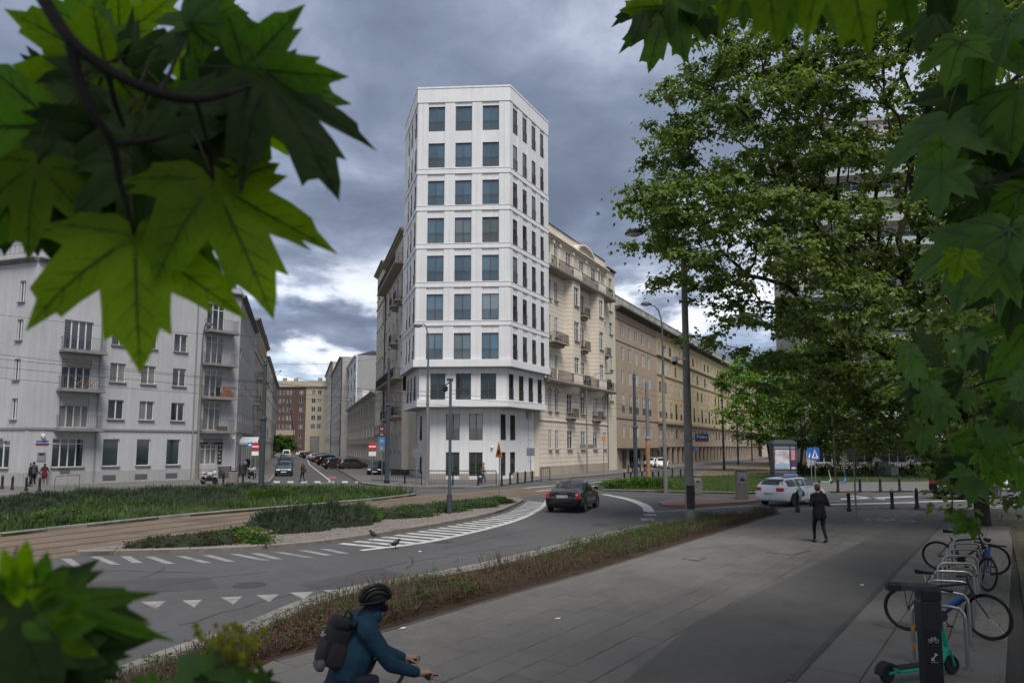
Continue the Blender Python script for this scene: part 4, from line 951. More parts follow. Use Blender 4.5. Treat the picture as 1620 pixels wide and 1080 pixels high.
# ================================================================== the left street: simple fronts in rows
def row_house(name, label, side_, px0, px1, off, ytop, pxt, m, nb, nf, trim, style='two', roof=None, gbase=None, balc=(), fr=None):
    """side_ 'R' = right side of the left street (u towards camera), 'L' = its left side (u away)"""
    b = thing(name, label, 'building', (0, 0, 0))
    if side_ == 'R': f, w = lface(b, px0, px1, off)
    else:
        f0 = Face(b, B0+fS.n*off, fS.a); ua, ub = f0.U(px0), f0.U(px1); f = Face(b, f0.o+f0.u*ua, fS.a); w = ub-ua
    b.location = (f.o.x, f.o.y, 0); H_ = f.Z(pxt, ytop); fh = (H_-.9)/nf; ws = []
    for i in range(nb):
        for k in range(nf):
            a = w*(i+.3)/nb; c = w*(i+.68)/nb; z0 = .15+k*fh+fh*.28; z1 = .15+k*fh+fh*.82
            ws.append((a, c, z0, z1, style, dict(gm=gl_dark, sm=trim if k else None, fm=fr or white_frame)))
    facade(f, 0, w, .1, H_-.4, ws, m, .2)
    cornice(f, 0, w, H_-.4, ((.2, .15), (.45, .15), (.6, .1)), trim)
    for z in [.15+fh*.97]+([.15+fh*(nf-1)-.02] if nf > 3 else []):
        q = MB(); q.box(0, w, -.12, 0, z, z+.18); f.mb('string_course', q, trim)
    if gbase: q = MB(); q.box(0, w, -.05, 0, .1, 1.0); f.mb('plinth', q, gbase)
    for i, k in balc:
        a = w*(i+.3)/nb; c = w*(i+.68)/nb; z = .15+k*fh+fh*.22
        q = MB(); q.box(a-.4, c+.4, -.9, 0, z-.18, z); f.mb('balcony_slab', q, trim); iron_railing(f, a-.35, c+.35, -.86, 0, z, .95, iron, .13)
    q = MB(); q.box(0, w, .25, 9, .1, H_-.02); bd = f.mb('body', q, m)
    if roof: q = MB(); q.add([(0, -.2, H_), (w, -.2, H_), (w, 4, H_+roof), (0, 4, H_+roof), (0, 9, H_), (w, 9, H_)], [(0,1,2,3),(3,2,5,4),(1,5,2),(0,3,4)]); f.mb('roof', q, slate)
    return b, f, w, H_
cream2 = mat('pale_cream_render', (.56, .525, .43), .9, .1, .4, streak=.12)
whiteb = mat('whitewashed_render', (.66, .66, .655), .9, .08, .4, streak=.1)
greyst = mat('grey_stone_render', (.36, .34, .315), .9, .15, .4, streak=.18)
ybr = mat('yellow_render', (.42, .31, .13), .9, .1, .5, streak=.1)
sandp = mat('sand_plaster', (.50, .47, .41), .9, .12, .4, streak=.15)
b_, f_, w_, h_ = row_house('cream_house', 'tall plain cream house beside the tenement on the left street', 'R', 592.5, 604.6, .7, 437, 598, cream2, 4, 6, stone_trim)
# blank gable of the cream house seen over its lower neighbour
b_, f_, w_, h_ = row_house('low_sand_house', 'low sand coloured house with many windows on the left street', 'R', 549, 592, .7, 625, 584, sandp, 12, 3, sandp, gbase=greyst)
q = MB(); q.ball((w_*.35, .5, h_+.4), .9, 8, 6); q.ball((w_*.32, .5, h_+1.1), .7, 8, 6); 
b_, f_, w_, h_ = row_house('white_house', 'white house with steep roof behind the low sand coloured house', 'R', 537, 561, 3.2, 574, 556, whiteb, 6, 6, whiteb, roof=1.2, fr=dark_metal)
fg = Face(b_, f_.o+f_.u*w_, f_.a+math.pi/2)          # its gable end looks down the street
facade(fg, 0, 8.5, .1, h_, [(1.6+3*i, 3.1+3*i, 9.6+4.3*k, 12.2+4.3*k, 'two', dict(gm=gl_dark, sm=stone_trim, fm=dark_metal)) for i in range(2) for k in range(2)], whiteb, .2, 'gable')
row_house('grey_row_house', 'weathered grey house with dark bands further down the left street', 'R', 522, 537, 1.2, 585, 530, greyst, 8, 6, stone_trim)
row_house('pale_row_house', 'pale house at the far end of the left street', 'R', 512.5, 522, 1.0, 592, 517, sandp, 8, 6, stone_trim)
row_house('ornate_grey_house', 'dark grey ornate house behind the corner house on the left street', 'L', 397.7, 408, .3, 492, 402, greyst, 6, 5, stone_trim, balc=((0, 2), (2, 3), (1, 1), (4, 2), (3, 3)))
row_house('yellow_house', 'yellow rendered house with balconies on the left side of the left street', 'L', 408, 417, .3, 520, 412, ybr, 5, 5, stone_trim, balc=((0, 2), (2, 3), (3, 1)))
row_house('pale_left_house', 'pale house beyond the yellow house on the left street', 'L', 417, 428, .3, 560, 421, cream2, 8, 5, stone_trim)
row_house('brown_left_house', 'brown house at the far left end of the left street', 'L', 428, 436, .3, 590, 431, greyst, 8, 5, stone_trim)
# the block that closes the street
YE = 290.; ex0 = PD(424, 700, YE); ex1 = PD(516, 700, YE)
eb = thing('brick_end_block', 'brick and yellow block with flat cornice closing the end of the left street', 'building', (ex0.x, ex0.y, 0))
fE = Face(eb, ex0.xy, 0.); wE = ex1.x-ex0.x; ze = lambda y: fE.Z(460, y)
brick = mat('brick_facade', (.10, .060, .049), .9, .2, .8, .2, 20); yel2 = mat('yellow_facade', (.36, .31, .23), .9, .1, .4)
rE = [(ze(b), ze(a)) for a, b in ((617, 624), (630, 637.5), (643.5, 651), (657, 664.5), (670.5, 678), (686, 693.5), (699, 706))]
uE = lambda p: fE.U(p)
cl = [(uE(a), uE(a+3.6)) for a in (433, 439, 445, 451, 456)]+[(uE(471.5), uE(477.5))]
facade(fE, 0, uE(482), .1, ze(613), [(*c, *r, 'two', dict(gm=gl_dark)) for c in cl for k, r in enumerate(rE) if k < 5 or c is cl[-1]]+[(uE(436), uE(455), ze(704), ze(690), 'shop4', dict(gm=gl_dark))], brick, .3)
cl = [(uE(491), uE(497)), (uE(500.5), uE(506.5))]
facade(fE, uE(482)+.01, wE, .1, ze(613), [(*c, *r, 'two', dict(gm=gl_dark)) for c in cl for r in rE[:5]]+[(uE(490), uE(505), .1, ze(690), 'one', dict(gm=gl_dark, fm=dark_metal))], yel2, .3)
q = MB(); q.box(0, uE(466), -.3, 0, ze(688), ze(680)); fE.mb('string_course', q, mat('tan_band', (.36, .29, .22), .9))
cornice(fE, 0, wE, ze(613), ((.2, .3), (.6, .25)), stone_trim); q = MB(); q.box(0, wE, .2, 1, ze(613)+.5, ze(602)); fE.mb('roof_parapet', q, mat('end_parapet', (.40, .35, .27), .9, .15, .5)); q = MB(); q.box(0, wE, .6, 14, .1, ze(608)); fE.mb('body', q, brick)
for px, hh in ((440, 1.5), (458, 1.2), (497, 1.6)):
    q = MB(); q.box(uE(px), uE(px)+1.5, 3, 4.2, ze(602), ze(602)+hh); fE.mb('chimney', q, stone_trim)

# ================================================================== pale high-rise with curved balconies and blocks beyond the park
cr0 = PD(1275, 700, 92)
hr = thing('pale_high_rise', 'pale high rise with wide balconies glimpsed through the maple', 'building', (cr0.x, cr0.y, 0))
pale = mat('pale_concrete', (.42, .405, .375), .85, .08, .6, streak=.1)
fH = Face(hr, cr0.xy, R(-8)); nfl = 14; fh = 3.3
facade(fH, 0, 22, .1, nfl*fh+1.5, [(1.2+i*4.1, 4.3+i*4.1, k*fh+.9, k*fh+2.9, 'three', dict(gm=gl_shop)) for i in range(5) for k in range(nfl)], pale, .3)
for k in range(1, nfl):
    q = MB(); n = 10; P = [(22*i/n, -1.7*math.sin(math.pi*i/n)**.5-.1) for i in range(n+1)]
    q.prism(P+[(22, 0), (0, 0)], k*fh-.02, k*fh+.18); fH.mb('balcony_slab', q, pale)
    q = MB()
    for (a, b), (c, d) in zip(P, P[1:]): q.add([(a, b, k*fh+.18), (c, d, k*fh+.18), (c, d, k*fh+1.1), (a, b, k*fh+1.1), (a, b+.06, k*fh+.18), (c, d+.06, k*fh+.18), (c, d+.06, k*fh+1.1), (a, b+.06, k*fh+1.1)], [(0,1,2,3),(7,6,5,4),(3,2,6,7)])
    fH.mb('balcony_front', q, mat('balcony_glass', (.35, .40, .40), .3, .1, 2))
q = MB(); q.box(0, 22, .6, 14, .1, nfl*fh+1.4); fH.mb('body', q, pale); q = MB(); q.box(-.3, 22.3, -.4, 14.3, nfl*fh+1.5, nfl*fh+1.9); fH.mb('roof', q, pale)
fp = G(1262, 722); pv = thing('low_pavilion', 'low dark glazed pavilion behind the park trees', 'building', (fp.x+2, 118, 0))
fV = Face(pv, (fp.x*118/fp.y, 118), 0)
facade(fV, 0, 34, .1, 4.2, [(1+i*4, 4.4+i*4, .4, 3.2, 'two', dict(gm=gl_shop, fm=dark_metal)) for i in range(8)], mat('pavilion_brown', (.22, .17, .13), .9, .1, .5), .3); q = MB(); q.box(-.5, 34.5, -.8, 10, 4.2, 4.7); fV.mb('roof', q, dark_metal); q = MB(); q.box(0, 34, .6, 9, .1, 4.1); fV.mb('body', q, dark_metal)
p_ = PD(1205, 700, 190); bb = thing('far_cream_block', 'far cream block closing the right street behind the trees', 'building', (p_.x, p_.y, 0)); fX = Face(bb, p_.xy, R(-4))
facade(fX, 0, 46, .1, 19, [(1.5+i*3.5, 3.1+i*3.5, 1.2+k*3.1, 2.9+k*3.1, 'two', dict(gm=gl_dark)) for i in range(12) for k in range(6)], mat('far_cream', (.42, .385, .32), .9, .1, .4, streak=.1), .3); q = MB(); q.box(-.4, 46.4, -.5, 12, 19, 19.6); fX.mb('roof', q, stone_trim); q = MB(); q.box(0, 46, .6, 11.8, .1, 18.9); fX.mb('body', q, sandp)
# ================================================================== street furniture
concrete = mat('pole_concrete', (.20, .185, .165), .9, .2, 2.5, .3, 40, streak=.2)
polem = mat('blue_grey_steel', (.060, .072, .088), .5, .1, 3, metal=.3)
polel = mat('light_grey_steel', (.20, .21, .21), .5, .15, 3, metal=.4)
lampm = mat('lamp_head_metal', (.10, .11, .11), .5, .1, 3, metal=.4)
lens = mat('lamp_lens', (.55, .56, .55), .3)
rustm = mat('rusty_paint', (.32, .17, .075), .85, .3, 3, .2, 30, stain=((.30, .28, .25), 3, .8))
blackm = mat('black_painted_iron', (.014, .014, .016), .5, .15, 5)
goldm = mat('gold_paint', (.34, .22, .05), .5, .1, 4)
signback = mat('sign_back_grey', (.19, .205, .225), .5, .1, 3, metal=.4)
wht = mat('sign_white', (.75, .75, .75)); blu = mat('sign_bright_blue', (.015, .11, .46), .45); red_ = mat('sign_bright_red', (.50, .03, .025), .45)
def street_lamp(px, py, z0, ytop, head_px, head_py, label, split=.55, r0=.15, r1=.09, m=concrete, armm=None, headlen=.75):
    b = G(px, py, z0); H_ = ZH(b, ytop)-z0; t = thing('street_lamp', label, 'street lamp', b); armm = armm or lampm
    h = PD(head_px, head_py, b.y)-b; zs = H_*split
    MB().tube([(0, 0, -.1), (0, 0, .5), (0, 0, zs)], [r0, r0*.97, r1*1.15], 12).build('pole', m, t, smooth=True)
    q = MB(); q.tube([(0, 0, zs-.05), (0, 0, zs+.25), (0, 0, H_*.88), (h.x*.05, 0, H_*.93), (h.x*.2, 0, H_*.975), (h.x*.45, 0, H_+.0), (h.x*.72, 0, h.z+(H_-h.z)*.4), (h.x*.8, 0, h.z+.02)], [r1*1.2, r1*.9, r1*.6, r1*.55, .05, .045, .04, .04], 8); q.build('arm', armm, t, smooth=True)
    s = 1 if h.x > 0 else -1; q = MB(); q.lathe([(.05, .16), (.22, .13), (.36, .03), (.38, -.02), (.34, -.04)][::-1], 14, (h.x, 0, h.z), sx=headlen/.75); hd_ = q.build('lamp_head', lampm, t, smooth=True)
    q = MB(); q.lathe([(.02, -.15), (.2, -.11), (.30, -.045)], 12, (h.x, 0, h.z), sx=headlen/.75); ob('lamp_lens', q.mesh('lamp_lens', lens, True), hd_)
    return t, b, H_
lA, bA, HA = street_lamp(1092, 827, .12, 352, 1003, 369, 'tall concrete lamp post in the planted strip carrying the blue street sign', .9, .185, .10)
lB, bB, HB = street_lamp(1053, 777, .1, 484, 1022, 481, 'concrete lamp post with curved arm behind the grass island', .62)
lC, bC, HC = street_lamp(675, 767.5, .12, 512, 661, 515.5, 'concrete lamp post with curved arm in front of the white tower', .66)
lD, bD, HD = street_lamp(311, 758, .12, 512, 331, 513, 'concrete lamp post in front of the grey corner house', .72, .16, .09)
# dark tape, straps, camera and street sign on the near post
MB().tube([(0, 0, .55), (0, 0, 1.45)], [.187, .183], 12).build('tape_wrap', blackm, lA, (.02, -.01, 0))
for z in (.3, 1.6, 3.0, 5.0): MB().tube([(0, 0, z), (0, 0, z+.03)], [.19-z*.006, .19-z*.006], 12).build('strap', polel, lA)
cz = ZH(bA, 572)-.12
q = MB(); q.tube([(0, -.1, cz+.1), (-.42, -.12, cz+.1)], .035, 6); cc = q.build('camera_bracket', mat('white_plastic', (.7, .7, .7)), lA)
q = MB(); q.lathe([(.03, .22), (.14, .18), (.15, .0), (.10, -.02)][::-1], 12, (-.5, -.12, cz)); ob('camera_housing', q.mesh('camera_housing', mat('white_plastic', (.7, .7, .7)), True), cc)
q = MB(); q.ball((-.5, -.12, cz-.04), .11, 10, 6); ob('camera_dome', q.mesh('camera_dome', blackm, True), cc)
s0, s1 = PD(1097.5, 692, bA.y)-bA, PD(1118.5, 692, bA.y)-bA; sz0, sz1 = ZH(bA, 698.5)-.12, ZH(bA, 686)-.12
q = MB(); q.box(s0.x, s1.x, -.22, -.19, sz0+.07, sz1); sgn = q.build('street_sign', mat('sign_blue', (.02, .045, .20)), lA)
q = MB(); q.box(s0.x, s1.x, -.22, -.19, sz0, sz0+.068); ob('sign_strip', q.mesh('sign_strip', mat('sign_red', (.35, .03, .03))), sgn)
ob('lettering', text_mesh('Polna', .19, wht, .002), sgn, ((s0.x+s1.x)/2, -.224, (sz0+.07+sz1)/2), rot=UPR)
q = MB(); q.box(.0, s0.x+.1, -.2, -.18, sz0+.1, sz0+.14); q.box(.0, s0.x+.1, -.2, -.18, sz1-.1, sz1-.06); q.box(-.2, .2, -.21, -.15, sz0+.08, sz0+.16); q.build('sign_clamp', polel, lA)
MB().bev(.19, .33, -.18, -.12, sz0-.42, sz0-.2, .01).build('small_sign', mat('sign_pale_blue', (.16, .22, .42), .5), lA)
# tram poles
def tram_pole(px, py, ytop, r, label, split=.5, finial=True, m=polem, z0=.12):
    b = G(px, py, z0); H_ = ZH(b, ytop)-z0; t = thing('tram_pole', label, 'tram pole', b)
    MB().tube([(0, 0, -.1), (0, 0, H_*split)], [r, r*.96], 12).build('lower_pole', m, t, smooth=True)
    q = MB(); q.lathe([(r*.98, 0), (r*1.3, .05), (r*1.3, .16), (r*.8, .24)], 12, (0, 0, H_*split-.05)); q.build('collar', m, t)
    MB().tube([(0, 0, H_*split), (0, 0, H_*.97)], [r*.78, r*.62], 12).build('upper_pole', m, t, smooth=True)
    if finial: q = MB(); q.lathe([(r*.62, 0), (r*.95, .06), (r*.5, .16), (r*.7, .3), (r*.2, .5), (.01, .8)], 10, (0, 0, H_*.97)); q.build('finial', m, t, smooth=True)
    q = MB(); q.tube([(0, 0, H_*.9), (1.1, .2, H_*.93)], .025, 6); q.tube([(0, 0, H_*.8), (1.1, .2, H_*.93)], .018, 6); q.build('bracket', m, t)
    MB().lathe([(r*1.25, 0), (r*1.25, .25), (r*1.0, .33)], 12).build('base', blackm, t)
    return t, b, H_
tp1 = tram_pole(413, 772.5, 572, .19, 'dark blue steel tram pole at the mouth of the left street', .54)
tp2 = tram_pole(612, 764, 568, .17, 'dark steel tram pole left of the white tower', .62)
tp3 = tram_pole(1006, 761.5, 594, .18, 'dark steel tram pole rising from the hedge before the right street', .5, z0=.1)
for k, (px, py, yt) in enumerate(((1083.5+62, 741, 590), (1168, 734, 610), (1190, 728, 625))):
    tram_pole(px, py, yt, .15, ('dark tram pole, nearest of three along the long ochre block', 'dark tram pole, middle of three along the long ochre block', 'dark tram pole, farthest of three along the long ochre block')[k], .5, False)
b = G(1026, 767, .1); H_ = ZH(b, 607); t = thing('signal_post', 'grey steel post with rusty orange lower half beside the hedge', 'post', b)
MB().tube([(0, 0, -.1), (0, 0, H_*.47)], .17, 12).build('lower_pole', rustm, t, smooth=True); MB().tube([(0, 0, H_*.46), (0, 0, H_)], [.15, .12], 12).build('upper_pole', polel, t, smooth=True); MB().lathe([(.2, 0), (.22, .1), (.16, .25)], 12, (0, 0, H_*.44)).build('collar', polel, t)
b = G(711, 812, .11); H_ = ZH(b, 603)-.1; t = thing('camera_mast', 'slim blue grey mast with a dome camera on the gravel island', 'mast', b)
MB().tube([(0, 0, 0), (0, 0, .85)], .12, 10).build('mast_base', polem, t, smooth=True); MB().tube([(0, 0, .85), (0, 0, H_)], [.075, .062], 10).build('mast', mat('slate_steel', (.085, .105, .12), .5, .1, 3, metal=.3), t, smooth=True)
MB().bev(-.17, .12, -.09, .09, H_, H_+.13, .02).build('mast_cap', polem, t); q = MB(); q.lathe([(.05, .2), (.12, .16), (.12, .0), (.06, -.06)][::-1], 10, (-.24, -.02, H_-.42)); q.tube([(-.24, 0, H_-.2), (-.12, 0, H_-.1), (0, 0, H_-.05)], .03, 6); q.build('dome_camera', blackm, t, smooth=True)
b = G(929, 748, .12); H_ = ZH(b, 603); t = thing('street_lamp', 'thin grey lamp post standing against the beige tenement', 'street lamp', b)
h = PD(961, 590, b.y)-b; MB().tube([(0, 0, 0), (0, 0, H_*.93), (.1, 0, H_), (h.x*.6, 0, h.z+.05), (h.x, 0, h.z)], [.07, .055, .05, .04, .04], 8).build('pole', polel, t); MB().bev(h.x-.2, h.x+.55, -.15, .15, h.z-.08, h.z+.06, .03).build('lamp_head', lampm, t)
q = MB(); 
for s in (-.75, .15): q.bev(s, s+.6, -.12, .12, ZH(b, 708)-.2, ZH(b, 704), .03)
tag(q.build('flower_box', mat('flower_box', (.16, .15, .14), .8), t), kind='stuff')
# ---------------- traffic signs
def disc(q, c, r, y0, y1, m=0, n=24):
    P = [(c[0]+r*math.cos(2*math.pi*k/n), c[2]+r*math.sin(2*math.pi*k/n)) for k in range(n)]
    q.add([(x, y0, z) for x, z in P]+[(x, y1, z) for x, z in P], [tuple(range(n-1, -1, -1))[::-1], tuple(range(2*n-1, n-1, -1))]+[(k, n+k, n+(k+1)%n, (k+1)%n) for k in range(n)], m)
def sign_post(name, px, py, ytop, label, z0=.12, r=.035, rz=0., m=polel):
    b = G(px, py, z0); H_ = ZH(b, ytop)-z0; t = thing(name, label, 'traffic sign', b, rz); MB().tube([(0, 0, -.05), (0, 0, H_)], r, 8).build('post', m, t); return t, b, H_
def no_entry(px, py, yc, label, r=.36):
    t, b, H_ = sign_post('no_entry_sign', px, py, yc-8, label); z = ZH(b, yc)-.12
    q = MB(); disc(q, (0, 0, z), r, -.06, -.04); p = q.build('sign_plate', red_, t); q = MB(); q.box(-r*.78, r*.78, -.066, -.061, z-r*.16, z+r*.16); ob('sign_bar', q.mesh('sign_bar', wht), p)
    q = MB(); q.box(-.3, .3, -.06, -.045, z-r-.42, z-r-.06); q.build('supplementary_plate', wht, t); return t, b
no_entry(588.5, 762, 706, 'no entry sign at the barrier left of the white tower')
no_entry(402.5, 759, 706, 'no entry sign beside the dark tram pole on the left pavement')
t, b, H_ = sign_post('direction_sign', 604, 760, 674, 'brown and blue direction panels on the tram pole left of the tower')
for y0, y1, m_, tx in ((674.5, 682, mat('sign_brown', (.10, .015, .02), .5), None), (684, 690, mat('sign_brown', (.10, .015, .02)), None), (691, 703, mat('sign_sky', (.03, .20, .42), .5), None), (703.5, 714.5, mat('sign_slate', (.13, .16, .20), .5), None)):
    q = MB(); za, zb = ZH(b, y1)-.12, ZH(b, y0)-.12; q.box(-.35, .22, -.06, -.04, za, zb); p = q.build('sign_panel', m_, t); q = MB(); q.box(-.2, .06, -.066, -.061, za+(zb-za)*.3, za+(zb-za)*.7); ob('sign_symbol', q.mesh('sign_symbol', mat('print_grey', (.3, .3, .3))), p)
t, b, H_ = sign_post('round_sign', 658, 782, 707, 'grey back of a round sign on the kerb before the barrier', .0); z = ZH(b, 716)
q = MB(); disc(q, (.05, 0, z), .33, -.06, -.04); q.build('sign_plate', signback, t); MB().box(-.2, .3, -.075, -.06, z-.02, z+.02).build('sign_clamp', polel, t)
t, b, H_ = sign_post('round_sign', 1355, 818, 706, 'grey back of a round sign on a pole right of the walking man', .12); z = ZH(b, 717)-.12
q = MB(); disc(q, (-.03, 0, z), .30, -.06, -.045); q.build('sign_plate', signback, t); q = MB(); q.box(-.30, .27, -.085, -.062, z+.09, z+.12); q.box(-.30, .27, -.085, -.062, z-.12, z-.09); q.build('sign_rib', polel, t)
t, b, H_ = sign_post('warning_sign', 790, 789, 707, 'yellow triangular warning sign turned sideways before the tower', .0, rz=R(-66)); z = ZH(b, 723)
tri = [(-.5, 0), (.5, 0), (0, .95)]; q = MB(); q.add([(x, -.05, z+zz) for x, zz in tri]+[(x, -.03, z+zz) for x, zz in tri], [(0,1,2),(5,4,3),(0,3,4,1),(1,4,5,2),(2,5,3,0)]); p = q.build('sign_plate', mat('sign_orange', (.55, .19, .02), .45), t)
q = MB(); q.bev(-.16, .16, -.062, -.052, z+.16, z+.42, .01); ob('sign_symbol', q.mesh('sign_symbol', blackm), p)
t, b, H_ = sign_post('square_sign', 839.5, 757.5, 708, 'grey back of a square sign by the bollards of the tower'); z = ZH(b, 714.5)-.12
q = MB(); q.bev(-.36, .36, -.06, -.04, z-.36, z+.36, .01); q.build('sign_plate', signback, t)
t, b, H_ = sign_post('warning_sign', 955.5, 748, 689, 'small yellow diamond sign against the beige tenement'); z = ZH(b, 694)-.12
q = MB(); q.add([(-.26, -.06, z), (0, -.06, z-.38), (.26, -.06, z), (0, -.06, z+.38), (-.26, -.04, z), (0, -.04, z-.38), (.26, -.04, z), (0, -.04, z+.38)], [(0,1,2,3),(7,6,5,4),(0,4,5,1),(1,5,6,2),(2,6,7,3),(3,7,4,0)]); q.build('sign_plate', mat('sign_orange', (.55, .19, .02)), t)
def crossing_sign(px, py, label, yb, yt):
    t, b, H_ = sign_post('crossing_sign', px, py, yt-1, label); za, zb = ZH(b, yb)-.12, ZH(b, yt)-.12; w = .31; cz_ = (za+zb)/2
    q = MB(); q.bev(-w, w, -.06, -.04, za, zb, .012); p = q.build('sign_plate', blu, t)
    q = MB(); hh = (zb-za)*.36; q.add([(-w*.75, -.064, cz_-hh), (w*.75, -.064, cz_-hh), (0, -.064, cz_+hh)], [(0,1,2)]); p2 = ob('sign_triangle', q.mesh('sign_triangle', wht), p)
    q = MB(); disc(q, (0, 0, cz_+.07), .05, -.070, -.066, n=10); q.add([(-.04, -.068, cz_), (.05, -.068, cz_), (.02, -.068, cz_+.04), (.09, -.068, cz_-hh+.02), (.05, -.068, cz_-hh+.02), (0, -.068, cz_-.12), (-.06, -.068, cz_-hh+.02), (-.10, -.068, cz_-hh+.02)], [(7,6,5,0),(0,5,1,2),(5,4,3,1)]); ob('sign_figure', q.mesh('sign_figure', blackm), p)
crossing_sign(1291, 776, 'blue pedestrian crossing sign, nearer of the pair beside the taxi', 727.5, 707.5)
crossing_sign(1284.5, 765, 'blue pedestrian crossing sign behind its twin beside the taxi', 726, 708)
t, b, H_ = sign_post('information_sign', 396, 757, 697, 'blue and white information panel beside the left no entry sign')
q = MB(); q.box(-.35, .22, -.05, -.03, ZH(b, 707)-.12, ZH(b, 699.5)-.12); p = q.build('sign_panel', mat('sign_sky', (.03, .20, .42)), t); q = MB(); q.box(-.25, .0, -.056, -.051, ZH(b, 704.5)-.12, ZH(b, 702)-.12); ob('sign_symbol', q.mesh('sign_symbol', wht), p)
# ---------------- bollards
def make_bollard(h=.95, r=.075, gold=False):
    a = MB(); a.lathe([(r*1.5, 0), (r*1.5, .1), (r*1.05, .18), (r*.95, h*.75), (r*1.2, h*.78), (r*1.2, h*.82), (r*.9, h*.85)], 12); b = MB(); b.lathe([(r*.9, h*.85), (r*1.05, h*.9), (r*.6, h*.97), (.01, h)], 12)
    return a.mesh('shaft', blackm, True), b.mesh('cap', goldm if gold else blackm, True)
BOL = {k: make_bollard(gold=k) for k in (False, True)}
def bollard(px, py, label, gold=False, group=None, z0=.12, s=1.):
    b = G(px, py, z0); t = thing('bollard', label, 'bollard', b, 0, group); ob('shaft', BOL[gold][0], t); ob('cap', BOL[gold][1], t); t.scale = (1, 1, s)
for px, py, l, gd in ((1262, 810, 'black bollard before the rear wheel of the taxi', False), (1343.5, 808.5, 'black bollard with gold cap just right of the walking man', True), (1412, 805, 'black bollard with gold cap by the painted cycle symbol', True), (1451, 803, 'black bollard nearest the low maple branches', False)): bollard(px, py, l, gd, 'bollards along the near kerb')
for k, (px, py) in enumerate(((1326, 778.5), (1361, 778), (1393, 777), (1423.5, 776.5))): bollard(px, py, ('first', 'second', 'third', 'fourth')[k]+' black bollard from the taxi along the park kerb', False, 'bollards along the park kerb', .125)
for k, (px, py) in enumerate(((3, 773), (19, 774.5), (41, 776), (62, 777))): bollard(px, py, ('leftmost black bollard on the pavement of the corner house', 'second black bollard from the left edge before the corner house', 'black bollard beside the two standing men at the corner house', 'black bollard beside the person in the red coat')[k], False, 'bollards before the corner house')
for k, (px, py) in enumerate(((353, 769), (384, 767))): bollard(px, py, ('tall black post beside the white motorcycle', 'tall black post nearest the left tram pole')[k], False, 'posts by the motorcycle', s=1.15)
for k, (px, py) in enumerate(((793.7, 767), (807, 765.7), (819, 764.5), (831, 763), (842, 762))): bollard(px, py, ('first', 'second', 'third', 'fourth', 'fifth')[k]+' thin black bollard right of the tower barriers', False, 'bollards right of the tower barriers')
for k, (px, py) in enumerate(((988, 762), (998, 761.5), (1016, 760), (1033, 762), (1042, 761), (1050, 760), (1064, 755), (1077, 757), (1084, 756))): bollard(px, py, 'thin black bollard, number %s of nine behind the hedge of the right street' % ('one', 'two', 'three', 'four', 'five', 'six', 'seven', 'eight', 'nine')[k], k < 3, 'bollards behind the hedge', .1)
for k, (px, py) in enumerate(((994, 747.5), (1000.5, 746.5), (1013, 745), (1020, 744.5))): bollard(px, py, 'black bollard, %s of four before the brown block' % ('nearest', 'second', 'third', 'farthest')[k], False, 'bollards before the brown block')
# ---------------- pedestrian barriers
def barrier(p, q_, label, m=blackm, group='barriers at the tower corner', h=1.1, n=14, r=.028):
    a = G(*p, .12); b = G(*q_, .12); d = b-a; L_ = d.length; t = thing('pedestrian_barrier', label, 'barrier', a, math.atan2(d.y, d.x), group)
    MB().tube([(0, 0, -.05), (0, 0, h-.12), (.035, 0, h-.03), (.12, 0, h), (L_-.12, 0, h), (L_-.035, 0, h-.03), (L_, 0, h-.12), (L_, 0, -.05)], r*1.25, 8).build('frame', m, t)
    MB().tube([(0, 0, .15), (L_, 0, .15)], r*.7, 6).build('bottom_rail', m, t)
    bm_ = MB().tube([(0, 0, .15), (0, 0, h)], .011, 5).mesh('bar', m)
    for k in range(1, n): ob('bar', bm_, t, (L_*k/n, 0, 0))
for a, b_, l in (((588.5, 761.5), (639.5, 765), 'barrier left of the white tower holding the no entry sign'), ((641, 765), (667, 767), 'short barrier just left of the concrete lamp post'), ((677.5, 767), (715.5, 767.5), 'barrier just right of the concrete lamp post'), ((717, 767.5), (755.5, 767.5), 'barrier before the right door of the tower'), ((757, 767.5), (785, 767), 'barrier in front of the man in the beige jacket')): barrier(a, b_, l, n=11 if 'short' in l else 15)
barrier((856, 761), (870, 758.5), 'small grey barrier at the party wall of the tower', blackm, None, 1.1, 4)
barrier((86, 776), (125, 772), 'thin grey barrier before the left shop window', mat('grey_metal', (.16, .165, .17)), None, .95, 2, .02)
# ---------------- concrete posts, cabinets, advertising column
def slab_post(px, py, w, h, d, label):
    b = G(px, py, .12); t = thing('concrete_post', label, 'post', b, R(-8)); MB().bev(-w/2, w/2, -d/2, d/2, 0, h, .05).build('body', concrete, t); MB().bev(-w/2-.03, w/2+.03, -d/2-.03, d/2+.03, h, h+.07, .03).build('cap', concrete, t)
    q = MB(); q.box(-w*.32, w*.32, -d/2-.015, -d/2, h*.55, h*.9); p = q.build('plate', mat('plate_grey', (.26, .255, .25), .7, .2, 5), t)
    q = MB(); q.add([(-.16, -d/2-.02, h*.62), (.18, -d/2-.02, h*.62), (.12, -d/2-.02, h*.70), (-.10, -d/2-.02, h*.70)], [(0,1,2,3)]); q.add([(-.04, -d/2-.02, h*.70), (.05, -d/2-.02, h*.70), (.0, -d/2-.02, h*.82)], [(0,1,2)]); ob('emblem', q.mesh('emblem', blackm), p)
slab_post(1174, 789, .66, 1.62, .42, 'grey concrete post with a dark emblem on the traffic island')
slab_post(1103.5, 779, .55, 1.05, .4, 'smaller grey concrete post half hidden by the tall lamp post')
b = G(1239, 758, .1); t = thing('advertising_column', 'dark advertising column with pale and pink posters behind the taxi', 'advertising column', b, R(-6))
colm = mat('column_blue_grey', (.055, .065, .085), .5, .1, 3); W_ = .98; H_ = 3.35
